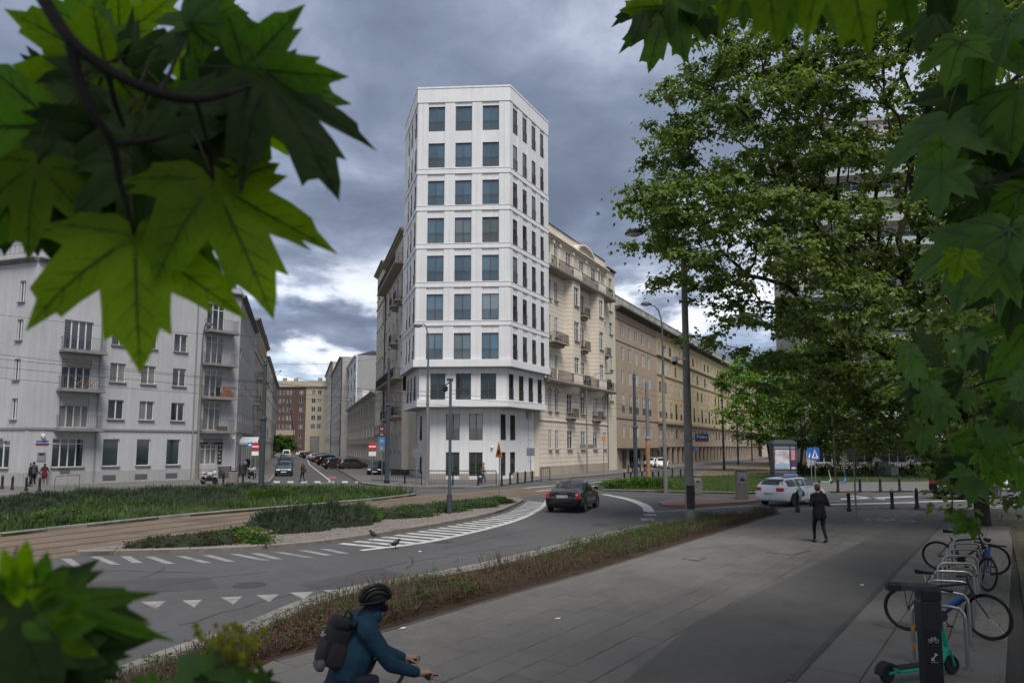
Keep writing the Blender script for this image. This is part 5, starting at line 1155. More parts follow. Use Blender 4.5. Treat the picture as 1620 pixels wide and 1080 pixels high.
MB().bev(-W_, W_, -W_*.8, W_*.8, 0, .75, .06).build('base', colm, t); MB().bev(-W_*1.08, W_*1.08, -W_*.9, W_*.9, H_-.25, H_, .05).build('roof', colm, t)
MB().bev(-W_*.85, W_*.85, -W_*.6, W_*.6, H_, H_+.16, .05).build('roof_cap', colm, t)
MB().box(-W_*.94, W_*.94, -W_*.72, W_*.72, .75, H_-.25).build('core', colm, t)
for x in (-W_, .42*W_, W_*.93): MB().box(x, x+.1, -W_*.8, -W_*.7, .75, H_-.25).build('upright', colm, t)
MB().box(-W_+.1, W_-.05, -W_*.78, -W_*.70, H_-.62, H_-.3).build('header', mat('header_grey', (.25, .26, .27), .5), t)
def poster_mat(name, bg, cs, sc):
    m = bpy.data.materials.new(name); m.use_nodes = True; N = m.node_tree.nodes; L = m.node_tree.links; tc = N.new('ShaderNodeTexCoord'); n = N.new('ShaderNodeTexNoise'); n.inputs['Scale'].default_value = sc; n.inputs['Detail'].default_value = 3
    r = N.new('ShaderNodeValToRGB'); r.color_ramp.interpolation = 'LINEAR'; e = r.color_ramp.elements; e[0].position = .35; e[0].color = bg+(1,); e[1].position = .75; e[1].color = cs[-1]+(1,)
    for i, c in enumerate(cs[:-1]): x = e.new(.45+.1*i); x.color = c+(1,)
    L.new(tc.outputs['Object'], n.inputs['Vector']); L.new(n.outputs[0], r.inputs[0]); L.new(r.outputs[0], N['Principled BSDF'].inputs['Base Color']); N['Principled BSDF'].inputs['Roughness'].default_value = .3; return m
q = MB(); q.box(-W_+.13, .40*W_, -W_*.775, -W_*.73, .95, H_-.7); p = q.build('poster', poster_mat('poster_pale', (.62, .60, .60), [(.60, .58, .60), (.50, .42, .40), (.35, .2, .16)], 1.6), t)
q = MB(); q.box(-W_+.2, .3*W_, -W_*.78, -W_*.777, 1.1, 1.42); ob('poster_print', q.mesh('poster_print', mat('poster_sky', (.25, .42, .62), .4, .2, 3)), p); q = MB(); q.box(-W_+.2, .3*W_, -W_*.781, -W_*.777, 1.0, 1.07); ob('poster_print', q.mesh('poster_print', mat('poster_orange', (.55, .25, .10), .4)), p)
for k in range(3): q = MB(); q.box(-W_+.25+.1*k, .1*W_+.1*k, -W_*.781, -W_*.777, 2.1+.16*k, 2.19+.16*k); ob('poster_print', q.mesh('poster_print', mat('poster_violet', (.36, .34, .44), .4)), p)
q = MB(); q.box(.56*W_, .92*W_, -W_*.775, -W_*.73, 1.75, H_-.7); q_ = q.build('poster', mat('poster_pink', (.55, .22, .30), .4, .1, 3), t)
q = MB(); q.box(.56*W_, .92*W_, -W_*.775, -W_*.73, 1.15, 1.74); q.build('poster', mat('poster_plum', (.075, .05, .11), .4, .2, 3), t)
q = MB(); q.box(.56*W_, .92*W_, -W_*.775, -W_*.73, .95, 1.14); q.build('poster', mat('poster_white', (.55, .53, .52), .4), t)
def cabinet(px, py, w, h, m, label, gm=None):
    b = G(px, py, .1); t = thing('utility_cabinet', label, 'cabinet', b, R(6)); MB().bev(-w/2, w/2, -.3, .3, .1, h, .03).build('body', m, t); MB().box(-w/2+.03, w/2-.03, -.26, .26, 0, .1).build('plinth', concrete, t); MB().bev(-w/2-.04, w/2+.04, -.34, .34, h, h+.06, .02).build('lid', m, t)
    for s in (-1, 1): q = MB(); q.box(min(s*.02, s*(w/2-.04)), max(s*.02, s*(w/2-.04)), -.312, -.3, .2, h-.1); d_ = q.build('door', m, t); q = MB(); q.box(s*.06-.015, s*.06+.015, -.335, -.312, h*.5, h*.6); ob('handle', q.mesh('handle', dark_metal), d_)
cabinet(1396, 752, 1.15, 1.35, poster_mat('graffiti_cabinet', (.16, .16, .15), [(.10, .10, .10), (.05, .16, .13), (.45, .45, .43)], 3.2), 'grey utility cabinet covered in green graffiti in the park')
cabinet(1413, 753, .8, .9, mat('cabinet_grey', (.30, .30, .295), .6, .15, 4), 'smaller pale grey cabinet right of the graffiti cabinet')
# slatted terrace screens and awning by the copy shop, concrete bin
def screen(px0, px1, py, label):
    a = G(px0, py, .12); b = G(px1, py, .12); L_ = (b-a).length; t = thing('terrace_screen', label, 'fence', a, math.atan2((b-a).y, (b-a).x))
    for k in range(6): MB().box(0, L_, -.03, .0, .12+k*.17, .24+k*.17).build('slat', mat('screen_slat', (.045, .042, .04), .7, .2, 4, objvar=.1), t)
    for k in range(int(L_/1.5)+2): x = min(L_, k*1.5); MB().box(x-.04, x+.04, 0, .06, 0, 1.15).build('post', blackm, t)
screen(316, 364, 756.5, 'dark slatted screen before the copy shop'); screen(378, 388, 753, 'dark slatted screen end by the street corner')
b = G(369.5, 764, .12); t = thing('litter_bin', 'square grey concrete litter bin on the left pavement', 'bin', b, R(10)); MB().bev(-.32, .32, -.3, .3, 0, .9, .04).build('body', concrete, t); MB().lathe([(.24, .9), (.26, .95), (.2, .99)], 12).build('rim', dark_metal, t)
a = G(381, 752, .12); t = thing('awning', 'white canvas awning at the street corner of the grey house', 'awning', a)
zt_ = ZH(a, 691)-.12; MB().add([(0, 0, zt_), (1.7, 0, zt_), (1.9, -.9, zt_-.55), (-.1, -.9, zt_-.55), (-.1, -.9, zt_-.75), (1.9, -.9, zt_-.75)], [(0,3,2,1),(3,4,5,2)]).build('canopy', mat('awning_white', (.50, .52, .56), .8), t)
for x in (0., 1.75): MB().tube([(x, -.8, 0), (x, -.8, zt_-.6)], .03, 6).build('post', polel, t)
q = MB(); q.bev(-.5, .5, -.25, .25, 0, .55, .04); b = G(633, 751, .12); t = thing('planter', 'black planter box by the tenement wall left of the tower', 'planter', b); MB().bev(-.9, -.05, -.25, .25, 0, .6, .04).build('box', blackm, t); MB().bev(.05, .9, -.25, .25, 0, .55, .04).build('box', blackm, t)
# ---------------- overhead wires
wirem = mat('wire_black', (.02, .02, .022), .6)
def wire(a, b, label, sag=.25, r=.012):
    A = PD(*a); B = PD(*b); n = 14; pts = [A.lerp(B, k/n)-Vector((0, 0, sag*4*(k/n)*(1-k/n))) for k in range(n+1)]
    o = pts[0].copy(); tag(MB().tube([p-o for p in pts], r, 5).build('overhead_wire', wirem, None, o), label, 'wire', 'overhead tram wires')
for a, b, l in (((-60, 490, 42), (420, 533, 50), 'highest tram wire crossing the corner house on the left'), ((-60, 553, 36), (612, 618, 56), 'upper tram wire running from the left edge to the tower corner'), ((-60, 562, 34), (1006, 648, 58), 'long tram wire from the left edge past the tower base'),
    ((-60, 575, 37), (1030, 662, 60), 'second long tram wire passing below the tower ledge'), ((-60, 592, 40), (612, 636, 56), 'lower tram wire from the left edge to the dark pole'), ((420, 588, 50), (711, 628, 52), 'span wire across the mouth of the left street'), ((612, 622, 57), (870, 600, 66), 'span wire fixed to the right face of the tower'),
    ((612, 612, 57), (1006, 640, 58), 'span wire between the dark poles in front of the tower'), ((430, 575, 52), (600, 566, 60), 'thin wire high over the left street'), ((1006, 620, 58), (1190, 650, 140), 'tram wire running down the right street'), ((1006, 612, 58), (1190, 640, 140), 'upper tram wire running down the right street')): wire(a, b, l)
# ================================================================== vehicles
tyre_m = mat('tyre_rubber', (.018, .018, .019), .85, .15, 12); rim_m = mat('alloy_rim', (.30, .30, .31), .35, .05, 5, metal=.8); rim_d = mat('dark_rim', (.07, .07, .075), .4, .05, 5, metal=.7)
carglass = glass('car_glass', (.012, .016, .017), 1.6, .1, .03); trimb = mat('black_trim', (.015, .015, .016), .6, .1, 6)
tail_r = mat('tail_lamp_red', (.42, .012, .012), .25, .1, 8); headl = mat('headlamp', (.55, .57, .58), .15, .05, 5); plate_w = mat('number_plate', (.62, .63, .62), .5)
def paintm(name, col, rough=.22): return mat(name, col, rough, .03, 1.5, spec=.4, coat=.45)
WHEELS = {}
def wheel_meshes(r, dark):
    if (r, dark) in WHEELS: return WHEELS[(r, dark)]
    q = MB(); w = .2; prof = [(r*.68, -w/2+.01), (r*.9, -w/2), (r*.985, -w/2+.03), (r, -w*.25), (r, w*.25), (r*.985, w/2-.03), (r*.9, w/2), (r*.68, w/2-.01)]
    n = 28; vs = []; fs = []
    for rr, y in prof:
        for k in range(n): a = 2*math.pi*k/n; vs.append((rr*math.cos(a), y, rr*math.sin(a)))
    for i in range(len(prof)-1):
        for k in range(n): fs.append((i*n+k, (i+1)*n+k, (i+1)*n+(k+1)%n, i*n+(k+1)%n))
    q.add(vs, fs); ty = q.mesh('tyre', tyre_m, True)
    q = MB(); R1 = r*.69
    for s in (-1, 1):
        for k in range(10):
            a = 2*math.pi*k/10; b = .13
            P = [(.05*math.cos(a-1), .05*math.sin(a-1)), (R1*math.cos(a-b), R1*math.sin(a-b)), (R1*math.cos(a+b), R1*math.sin(a+b)), (.05*math.cos(a+1), .05*math.sin(a+1))]
            q.add([(x, s*(w/2-.02), z) for x, z in P], [(0,1,2,3) if s < 0 else (3,2,1,0)])
        for k in range(20):
            a0, a1 = 2*math.pi*k/20, 2*math.pi*(k+1)/20
            q.add([(rr*math.cos(a), s*(w/2-.012), rr*math.sin(a)) for rr, a in ((R1*.92, a0), (R1, a0), (R1, a1), (R1*.92, a1))], [(0,1,2,3) if s < 0 else (3,2,1,0)])
    rm = q.mesh('rim', rim_d if dark else rim_m)
    q = MB(); disc(q, (0, 0, 0), R1*.98, -.05, .05, n=20); q.cur = 0; hb = q.mesh('hub', trimb)
    WHEELS[(r, dark)] = (ty, rm, hb); return WHEELS[(r, dark)]
# station: x, zbot, zbelt, ztop, wsill, wbelt, wtop
CARS = {
 'sedan': dict(L=[(-2.26,.42,.66,.72,.66,.66,.52),(-2.20,.30,.80,.92,.80,.80,.66),(-2.05,.22,.88,1.00,.86,.85,.70),(-1.70,.20,.93,1.05,.88,.87,.68),(-1.40,.20,.95,1.10,.885,.875,.64),(-.72,.19,.95,1.40,.885,.875,.57),(-.25,.19,.94,1.445,.885,.875,.58),(.25,.19,.93,1.43,.885,.875,.58),(.45,.19,.925,1.39,.885,.87,.57),(1.18,.19,.90,1.00,.88,.865,.70),(1.55,.20,.86,.94,.875,.85,.70),(2.0,.22,.76,.84,.83,.80,.62),(2.2,.32,.60,.68,.70,.66,.48)],
   wx=(-1.32, 1.37), wr=.325, glass=[(-1.18,-.78),(-.62,.12),(.22,.86)], rear=((-1.42,1.10),(-.76,1.395)), front=((1.14,1.02),(.44,1.40)), belt=(.95,.91), top=(1.38,1.40), tail='sedan'),
 'wagon': dict(L=[(-2.22,.42,.70,.78,.68,.68,.52),(-2.16,.30,.86,1.02,.82,.82,.62),(-2.02,.24,.93,1.20,.86,.855,.60),(-1.72,.20,.96,1.42,.88,.87,.585),(-1.2,.19,.96,1.465,.885,.875,.60),(-.5,.19,.95,1.49,.885,.875,.61),(.1,.19,.94,1.485,.885,.875,.61),(.5,.19,.93,1.42,.885,.87,.59),(1.28,.19,.93,1.03,.88,.865,.70),(1.65,.20,.87,.95,.87,.84,.68),(2.08,.24,.74,.82,.80,.76,.58),(2.24,.34,.60,.66,.68,.64,.45)],
   wx=(-1.25, 1.38), wr=.33, glass=[(-1.72,-1.0),(-.92,-.08),(.0,.88)], rear=((-2.10,1.06),(-1.76,1.41)), front=((1.22,1.06),(.50,1.43)), belt=(.98,.93), top=(1.41,1.43), tail='wagon'),
 'hatch': dict(L=[(-1.95,.40,.70,.78,.66,.66,.5),(-1.90,.28,.88,1.06,.80,.80,.6),(-1.75,.22,.95,1.30,.84,.84,.58),(-1.4,.20,.97,1.46,.86,.85,.585),(-.7,.19,.96,1.52,.865,.855,.6),(.0,.19,.95,1.52,.865,.855,.6),(.35,.19,.94,1.47,.865,.85,.59),(1.1,.19,.94,1.05,.86,.845,.68),(1.5,.20,.88,.97,.85,.82,.66),(1.85,.24,.74,.84,.78,.74,.56),(2.0,.34,.60,.68,.66,.62,.44)],
   wx=(-1.2, 1.25), wr=.32, glass=[(-1.4,-.85),(-.75,.02),(.1,.78)], rear=((-1.86,1.10),(-1.46,1.44)), front=((1.04,1.08),(.36,1.47)), belt=(.98,.94), top=(1.44,1.46), tail='wagon'),
 'suv': dict(L=[(-2.2,.48,.80,.88,.70,.70,.55),(-2.15,.34,.98,1.15,.85,.85,.64),(-2.0,.28,1.05,1.40,.90,.89,.62),(-1.6,.26,1.07,1.60,.92,.91,.63),(-.8,.25,1.06,1.67,.925,.915,.65),(.0,.25,1.05,1.67,.925,.915,.65),(.45,.25,1.04,1.60,.925,.91,.64),(1.2,.25,1.03,1.14,.92,.905,.76),(1.6,.26,.98,1.07,.91,.89,.74),(2.05,.30,.86,.96,.84,.80,.64),(2.22,.42,.70,.80,.72,.68,.5)],
   wx=(-1.3, 1.38), wr=.37, glass=[(-1.65,-1.0),(-.9,-.02),(.06,.86)], rear=((-2.12,1.19),(-1.70,1.57)), front=((1.14,1.17),(.47,1.60)), belt=(1.09,1.05), top=(1.58,1.60), tail='wagon'),
 'van': dict(L=[(-2.6,.45,.95,1.1,.80,.80,.70),(-2.55,.32,1.05,1.9,.92,.92,.80),(-2.3,.28,1.1,2.2,.96,.95,.80),(-1.0,.26,1.1,2.25,.97,.96,.80),(.6,.26,1.1,2.24,.97,.96,.80),(1.2,.26,1.08,2.05,.96,.95,.76),(1.95,.28,1.05,1.22,.94,.92,.78),(2.4,.32,.90,1.05,.88,.84,.68),(2.6,.42,.70,.82,.75,.7,.52)],
   wx=(-1.6, 1.6), wr=.35, glass=[(.35,1.35)], rear=((-2.56,1.3),(-2.42,1.9)), front=((1.9,1.28),(1.24,2.02)), belt=(1.15,1.1), top=(1.85,1.9), tail='wagon'),
}
CARMESH = {}
def car_parts(kind, pm):
    """list of (part name, mesh, loc, parent part)"""
    key = (kind, pm.name)
    if key in CARMESH: return CARMESH[key]
    C = CARS[kind]; q = MB(); rings = []
    for x, zb, zl, zt, ws, wb, wt in C['L']:
        mid = zb+(zl-zb)*.55; half = [(0, zb), (ws*.90, zb), (ws, zb+.10), (max(ws, wb)+.012, mid), (wb, zl), (wt+.05, zt-.055), (wt*.86, zt-.008), (0, zt+.012)]
        rings.append([(x, y, z) for y, z in half]+[(x, -y, z) for y, z in half[-2:0:-1]])
    n = len(rings[0])
    for r_ in rings: q.v += r_
    for i in range(len(rings)-1):
        for k in range(n): q.f.append((i*n+k, i*n+(k+1)%n, (i+1)*n+(k+1)%n, (i+1)*n+k)); q.m.append(0)
    q.f.append(tuple(range(n-1, -1, -1))); q.m.append(0); o = (len(rings)-1)*n; q.f.append(tuple(o+k for k in range(n))); q.m.append(0)
    t = bpy.data.objects.new('tmp', q.mesh('tmp', pm, 'all')); md_ = t.modifiers.new('s', 'SUBSURF'); md_.levels = 2; md_.render_levels = 2
    body = baked(t); body.name = 'body'
    bvh_pts = None
    out = [('body', body, None)]
    from mathutils.bvhtree import BVHTree
    bv = BVHTree.FromPolygons([v.co for v in body.vertices], [p.vertices for p in body.polygons])
    def surf(x, z, s): 
        h = bv.ray_cast(Vector((x, s*2, z)), Vector((0, -s, 0))); return h[0].y if h[0] else s*.6
    def surfx(y, z, s):
        h = bv.ray_cast(Vector((s*4, y, z)), Vector((-s, 0, 0))); return h[0].x if h[0] else s*2
    def patch_side(xa, xb, fz0, fz1, s, nx=5, nz=4, off=.008):
        m_ = MB(); idx = []
        for i in range(nx+1):
            for j in range(nz+1):
                x = xa+(xb-xa)*i/nx; z0, z1 = fz0(x), fz1(x); z = z0+(z1-z0)*j/nz; m_.v.append((x, surf(x, z, s)+s*off, z))
        for i in range(nx):
            for j in range(nz):
                a = i*(nz+1)+j; f = (a, a+nz+1, a+nz+2, a+1); m_.f.append(f if s < 0 else f[::-1]); m_.m.append(0)
        return m_
    def patch_end(za, zb, fy0, fy1, s, n1=6, n2=6, off=.010):
        m_ = MB()
        for j in range(n2+1):
            z = za+(zb-za)*j/n2
            for i in range(n1+1):
                y = fy0(z)+(fy1(z)-fy0(z))*i/n1; m_.v.append((surfx(y, z, s)+s*off, y, z+off))
        for j in range(n2):
            for i in range(n1):
                a = j*(n1+1)+i; f = (a, a+1, a+n1+2, a+n1+1); m_.f.append(f if s > 0 else f[::-1]); m_.m.append(0)
        return m_
    zb0, zb1 = C['belt'][0]+.035, C['belt'][1]+.045
    def roofz(x):
        P = [(p[0], p[3]) for p in C['L']]
        for (a, za), (b, zb_) in zip(P, P[1:]):
            if a <= x <= b: return za+(zb_-za)*(x-a)/(b-a)
        return P[-1][1]
    for s in (-1, 1):
        for k, (xa, xb) in enumerate(C['glass']):
            m_ = patch_side(xa, xb, lambda x: zb0, lambda x: max(zb0+.03, min(roofz(x)-.10, C['top'][0])), s); out.append(('side_window', m_.mesh('side_window', carglass, True), None))
    (xr, zr), (xt, zt2) = C['rear']; m_ = patch_end(zr+.03, zt2-.035, lambda z: -(.70-.16*(z-zr)/(zt2-zr)), lambda z: .70-.16*(z-zr)/(zt2-zr), -1); out.append(('rear_window', m_.mesh('rear_window', carglass, True), None))
    (xf, zf), (xt, zt2) = C['front']; m_ = patch_end(zf+.02, zt2-.04, lambda z: -(.74-.19*(z-zf)/(zt2-zf)), lambda z: .74-.19*(z-zf)/(zt2-zf), 1); out.append(('windscreen', m_.mesh('windscreen', carglass, True), None))
    x0 = C['L'][0][0]; x1 = C['L'][-1][0]; zbelt = C['belt'][0]; tz = zbelt-.16
    for s in (-1, 1):
        if C['tail'] == 'sedan': m_ = patch_end(tz-.10, tz+.12, lambda z: s*.62, lambda z: s*.81, -1, off=.012)
        else: m_ = patch_end(tz-.05, tz+.13, lambda z: s*.42, lambda z: s*.80, -1, off=.012)
        out.append(('tail_lamp', m_.mesh('tail_lamp', tail_r, True), None))
        m_ = patch_end(.60, .74, lambda z: s*.38, lambda z: s*.74, 1, off=.012); out.append(('headlamp', m_.mesh('headlamp', headl, True), None))
        m_ = patch_side(C['rear'][0][0]+.55, C['front'][0][0]-.1, lambda x: .47, lambda x: .485, s, 8, 1, .006); 
        q = MB(); xm = C['front'][0][0]-.42; q.bev(xm-.08, xm+.08, -.12, .10, 0, .13, .03); q.v = [(v[0], s*(.96)+v[1]*.9, v[2]+zbelt+.02) for v in q.v]; out.append(('mirror', q.mesh('mirror', pm, True), None))
        for xw in C['wx']:
            q = MB(); r_ = C['wr']+.055; ys = surf(xw, C['wr']+.3, s); P = [(xw+r_*math.cos(2*math.pi*k/24), C['wr']+r_*math.sin(2*math.pi*k/24)) for k in range(24)]
            P = [(x, max(z, .17)) for x, z in P]
            q.add([(x, surf(x, max(z, .26), s)+s*.006, z) for x, z in P]+[(xw, ys+s*.006, C['wr'])], [((k+1)%24, k, 24) if s > 0 else (k, (k+1)%24, 24) for k in range(24)]); out.append(('wheel_arch', q.mesh('wheel_arch', trimb), None))
    # lower bumper trims, plates, grille, door seams and handles
    m_ = patch_end(.30, .44, lambda z: -.62, lambda z: .62, -1, off=.008); out.append(('rear_bumper', m_.mesh('rear_bumper', trimb if kind != 'wagon' else pm, True), None))
    m_ = patch_end(.34, .52, lambda z: -.55, lambda z: .55, 1, off=.008); out.append(('grille', m_.mesh('grille', trimb, True), None))
    zp = tz-.02 if C['tail'] == 'sedan' else tz-.17
    q = MB(); xs = surfx(0, zp, -1)-.02; q.box(xs-.012, xs, -.26, .26, zp-.057, zp+.057); out.append(('number_plate', q.mesh('number_plate', plate_w), None))
    q = MB(); xs = surfx(0, .42, 1)+.02; q.box(xs, xs+.012, -.26, .26, .40, .51); out.append(('number_plate', q.mesh('number_plate', plate_w), None))
    for s in (-1, 1):
        for k, xd in enumerate([C['glass'][-1][1]-.02, C['glass'][-1][0]-.04, C['glass'][max(0, len(C['glass'])-2)][0]-.03]):
            m_ = patch_side(xd-.007, xd+.007, lambda x: .30, lambda x: zb0-.01, s, 1, 6, .004); out.append(('door_seam', m_.mesh('door_seam', trimb), None))
            if k:
                q = MB(); y = surf(xd+.16, zbelt-.1, s); q.box(xd+.08, xd+.26, y-.02, y+.02, zbelt-.115, zbelt-.085); out.append(('door_handle', q.mesh('door_handle', pm), None))
    CARMESH[key] = (out, surf, surfx); return CARMESH[key]
def car(name, label, kind, pm, p, ang, group=None, dark_rim=False, steer=0., z0=0.):
    C = CARS[kind]; t = thing(name, label, 'van' if kind == 'van' else 'car', (p.x, p.y, z0), ang, group); parts, surf, surfx = car_parts(kind, pm)
    bod = None
    for nm, me, _ in parts: o = ob(nm, me, t)
    ty, rm, hb = wheel_meshes(C['wr'], dark_rim)
    for k, xw in enumerate(C['wx']):
        for s in (-1, 1):
            y = s*(max(abs(surf(xw, C['wr']+.42, s)), .80)-.075); w = ob('wheel', hb, t, (xw, y, C['wr']), steer if k else 0.); ob('tyre', ty, w); ob('rim', rm, w)
    return t, surf, surfx
black_p = paintm('black_car_paint', (.006, .006, .007), .15); white_p = paintm('white_car_paint', (.74, .75, .76), .25); grey_p = paintm('grey_car_paint', (.045, .055, .065)); dgrey_p = paintm('dark_grey_car_paint', (.028, .03, .034)); silver_p = paintm('silver_car_paint', (.34, .35, .36), .3); brown_p = paintm('brown_car_paint', (.045, .04, .038))
# black sedan turning away on the near road
pb = G(908, 805); t, sf, sx = car('black_sedan', 'black saloon car driving away round the bend, tail lamps red', 'sedan', black_p, pb, R(71), steer=R(-8))
zc = .93; ob('lettering', text_mesh('V O L V O', .085, mat('chrome', (.6, .6, .6), .2, metal=.9), .003), t, (sx(0, zc, -1)-.02, 0, zc), rot=(math.pi/2, 0, -math.pi/2))
ob('lettering', text_mesh('WM 5P433', .10, mat('ink_dark', (.03, .03, .05), .6), .002), t, (sx(0, .77, -1)-.036, 0, .77), rot=(math.pi/2, 0, -math.pi/2))
# white taxi
pt = G(1253, 797); t, sf, sx = car('white_taxi', 'white estate taxi with green leaf graphics and a roof sign', 'wagon', white_p, pt, R(38), dark_rim=True)
MB().bev(-.16, .16, -.34, .34, 1.49, 1.60, .04).build('taxi_sign', mat('taxi_sign', (.30, .40, .72), .35), t)
q = MB(); q.box(-1.7, .2, -.50, -.46, 1.47, 1.515); q.box(-1.7, .2, .46, .50, 1.47, 1.515); tag(q.build('roof_rail', trimb, t), kind='stuff')
def decal(pts, m, nm, s=-1, off=.012):
    q = MB(); c = (sum(p[0] for p in pts)/len(pts), sum(p[1] for p in pts)/len(pts)); n = len(pts)
    q.add([(x, sf(x, z, s)+s*off, z) for x, z in pts]+[(c[0], sf(c[0], c[1], s)+s*off, c[1])], [(k, (k+1)%n, n) for k in range(n)]); q.build(nm, m, t)
def leafpoly(cx, cz, r, a, k=9): return [(cx+r*(1+.25*math.cos(3*u+a))*math.cos(u), cz+r*(1+.25*math.cos(3*u+a))*math.sin(u)) for u in [2*math.pi*i/k for i in range(k)]]
gr = mat('decal_green', (.02, .30, .04), .4); bk = mat('decal_black', (.02, .05, .04), .4); bl_ = mat('decal_blue', (.32, .42, .62), .4)
for cx, cz, r, a, m_ in ((-.72, .86, .16, .3, gr), (-.95, .78, .11, 1., gr), (-.78, .45, .15, 2., gr), (-.45, .62, .17, .5, bk), (-.68, .66, .15, 0, bl_)): decal(leafpoly(cx, cz, r, a), m_, 'door_graphic')
decal([(-.3, .93), (.75, .93), (.75, .955), (-.3, .955)], mat('decal_orange', (.6, .25, .1), .4), 'door_stripe')
decal([(-.6, 1.1), (-.35, 1.1), (-.35, 1.3), (-.6, 1.3)], mat('decal_white', (.5, .5, .5), .5), 'window_sticker', off=.02)
ob('lettering', text_mesh('WB 3977C', .10, mat('ink_dark', (.03, .03, .05)), .002), t, (sx(0, .65, -1)-.036, 0, .65), rot=(math.pi/2, 0, -math.pi/2))
# parked and waiting cars
LA = math.atan2(LSD.y, LSD.x)
for k, (px, py, kd, pm_, da, lb) in enumerate([
  (449, 752, 'hatch', grey_p, math.pi, 'dark grey hatchback facing the crossing, first car on the left street'), (451.5, 741.5, 'suv', dgrey_p, math.pi, 'dark grey car parked directly behind the first car on the left street'), (449, 733.5, 'wagon', black_p, math.pi, 'black car third in the left parked row of the left street'), (447.5, 728.5, 'sedan', silver_p, math.pi, 'silver car fourth in the left parked row of the left street')]):
    car('parked_car', lb, kd, pm_, G(px, py), LA+da, 'cars parked on the left of the left street')
t, sf, sx = car('white_van', 'white van with an orange panel parked on the left street', 'van', white_p, G(453, 726), LA+math.pi, None)
q = MB(); q.box(2.62, 2.64, -.1, .8, .8, 1.25); q.build('front_panel', mat('van_orange', (.6, .22, .03), .5), t)
for k, (px, py, kd, pm_, da, lb) in enumerate([
  (557, 742.5, 'hatch', brown_p, R(-70), 'dark brown hatchback parked side on, nearest of the right row in the left street'), (533, 741, 'hatch', dgrey_p, R(-62), 'dark car parked second in the right row of the left street'), (520, 735, 'suv', black_p, R(-60), 'black car parked third in the right row of the left street'), (508, 730.5, 'sedan', dgrey_p, R(-60), 'dark car parked fourth in the right row of the left street'), (499, 727.5, 'hatch', silver_p, R(-60), 'silver car parked fifth in the right row of the left street'), (491, 725, 'suv', black_p, R(-60), 'black car parked sixth in the right row of the left street'), (485, 723, 'hatch', black_p, R(-60), 'black car parked seventh in the right row of the left street'), (480, 721, 'wagon', white_p, R(-60), 'white car farthest in the right row of the left street')]):
    car('parked_car', lb, kd, pm_, G(px, py), LA+da, 'cars parked on the right of the left street')
car('parked_car', 'black car parked nose out beside the tram pole left of the tower', 'hatch', black_p, G(597, 751.5), LA+R(165))
RA = math.atan2(RSD.y, RSD.x)
car('white_car', 'white hatchback coming out of the right street', 'hatch', white_p, G(1046, 741), RA+math.pi+R(20)); car('white_car', 'white car behind the white hatchback in the right street', 'sedan', white_p, G(1031, 739), RA+math.pi+R(4))
car('dark_suv', 'black car with red tail lamp half hidden by the low maple branches', 'suv', black_p, G(1530, 788), R(24)); car('white_car', 'white car beyond the black car under the maple', 'hatch', white_p, G(1605, 772), R(200)); 
car('red_car', 'red car glimpsed behind the maple at the right edge', 'hatch', paintm('red_car_paint', (.35, .02, .015)), G(1598, 758), R(195))
# ================================================================== people
skin = mat('skin', (.42, .24, .17), .6, .06, 12); hair_b = mat('brown_hair', (.055, .032, .02), .7, .2, 30); hair_d = mat('dark_hair', (.018, .015, .013), .7, .2, 30); hair_r = mat('red_brown_hair', (.10, .045, .03), .7, .2, 30)
def cloth(name, col): return mat(name, col, .88, .14, 7, .35, 45, spec=.2)
def capsule(q, a, b, ra, rb, n=10):
    a = Vector(a); b = Vector(b); d = b-a; L_ = max(d.length, 1e-4); t = d/L_; pts = []; rad = []
    for k in range(4): c = math.cos(math.pi/2*k/3.4); s = math.sin(math.pi/2*k/3.4); pts.append(a-t*ra*c); rad.append(max(ra*s, .002))
    for k in range(4): c = math.cos(math.pi/2*(3-k)/3.4); s = math.sin(math.pi/2*(3-k)/3.4); pts.append(b+t*rb*c); rad.append(max(rb*s, .002))
    pts[3] = a; pts[4] = b; rad[3] = ra; rad[4] = rb
    q.tube(pts, rad, n)
def figure(bones, voxel, smooth_it=6, extra=None):
    """bones: (a, b, ra, rb, material). One continuous skin around all bones, coloured by the nearest bone"""
    q = MB()
    for a, b, ra, rb, m in bones: capsule(q, a, b, ra, rb)
    o = bpy.data.objects.new('fig', q.mesh('fig', skin)); md_ = o.modifiers.new('r', 'REMESH'); md_.mode = 'VOXEL'; md_.voxel_size = voxel; md_.use_smooth_shade = True
    sm = o.modifiers.new('s', 'SMOOTH'); sm.factor = .5; sm.iterations = smooth_it
    me = baked(o); me.name = 'body'; mats = []
    for b in bones:
        if b[4] not in mats: mats.append(b[4])
    me.materials.clear()
    for m in mats: me.materials.append(m)
    n = len(me.polygons); C = np.zeros(n*3); me.polygons.foreach_get('center', C); C = C.reshape(-1, 3); best = np.full(n, 1e9); idx = np.zeros(n, np.int32)
    for a, b, ra, rb, m in bones:
        a = np.array(a, float); b = np.array(b, float); ab = b-a; t = np.clip(((C-a)@ab)/max(ab@ab, 1e-9), 0, 1); d = np.linalg.norm(C-(a+t[:, None]*ab), axis=1)-(ra+(rb-ra)*t); k = d < best; best[k] = d[k]; idx[k] = mats.index(m)
    me.polygons.foreach_set('material_index', idx); me.polygons.foreach_set('use_smooth', np.ones(n, bool)); return me
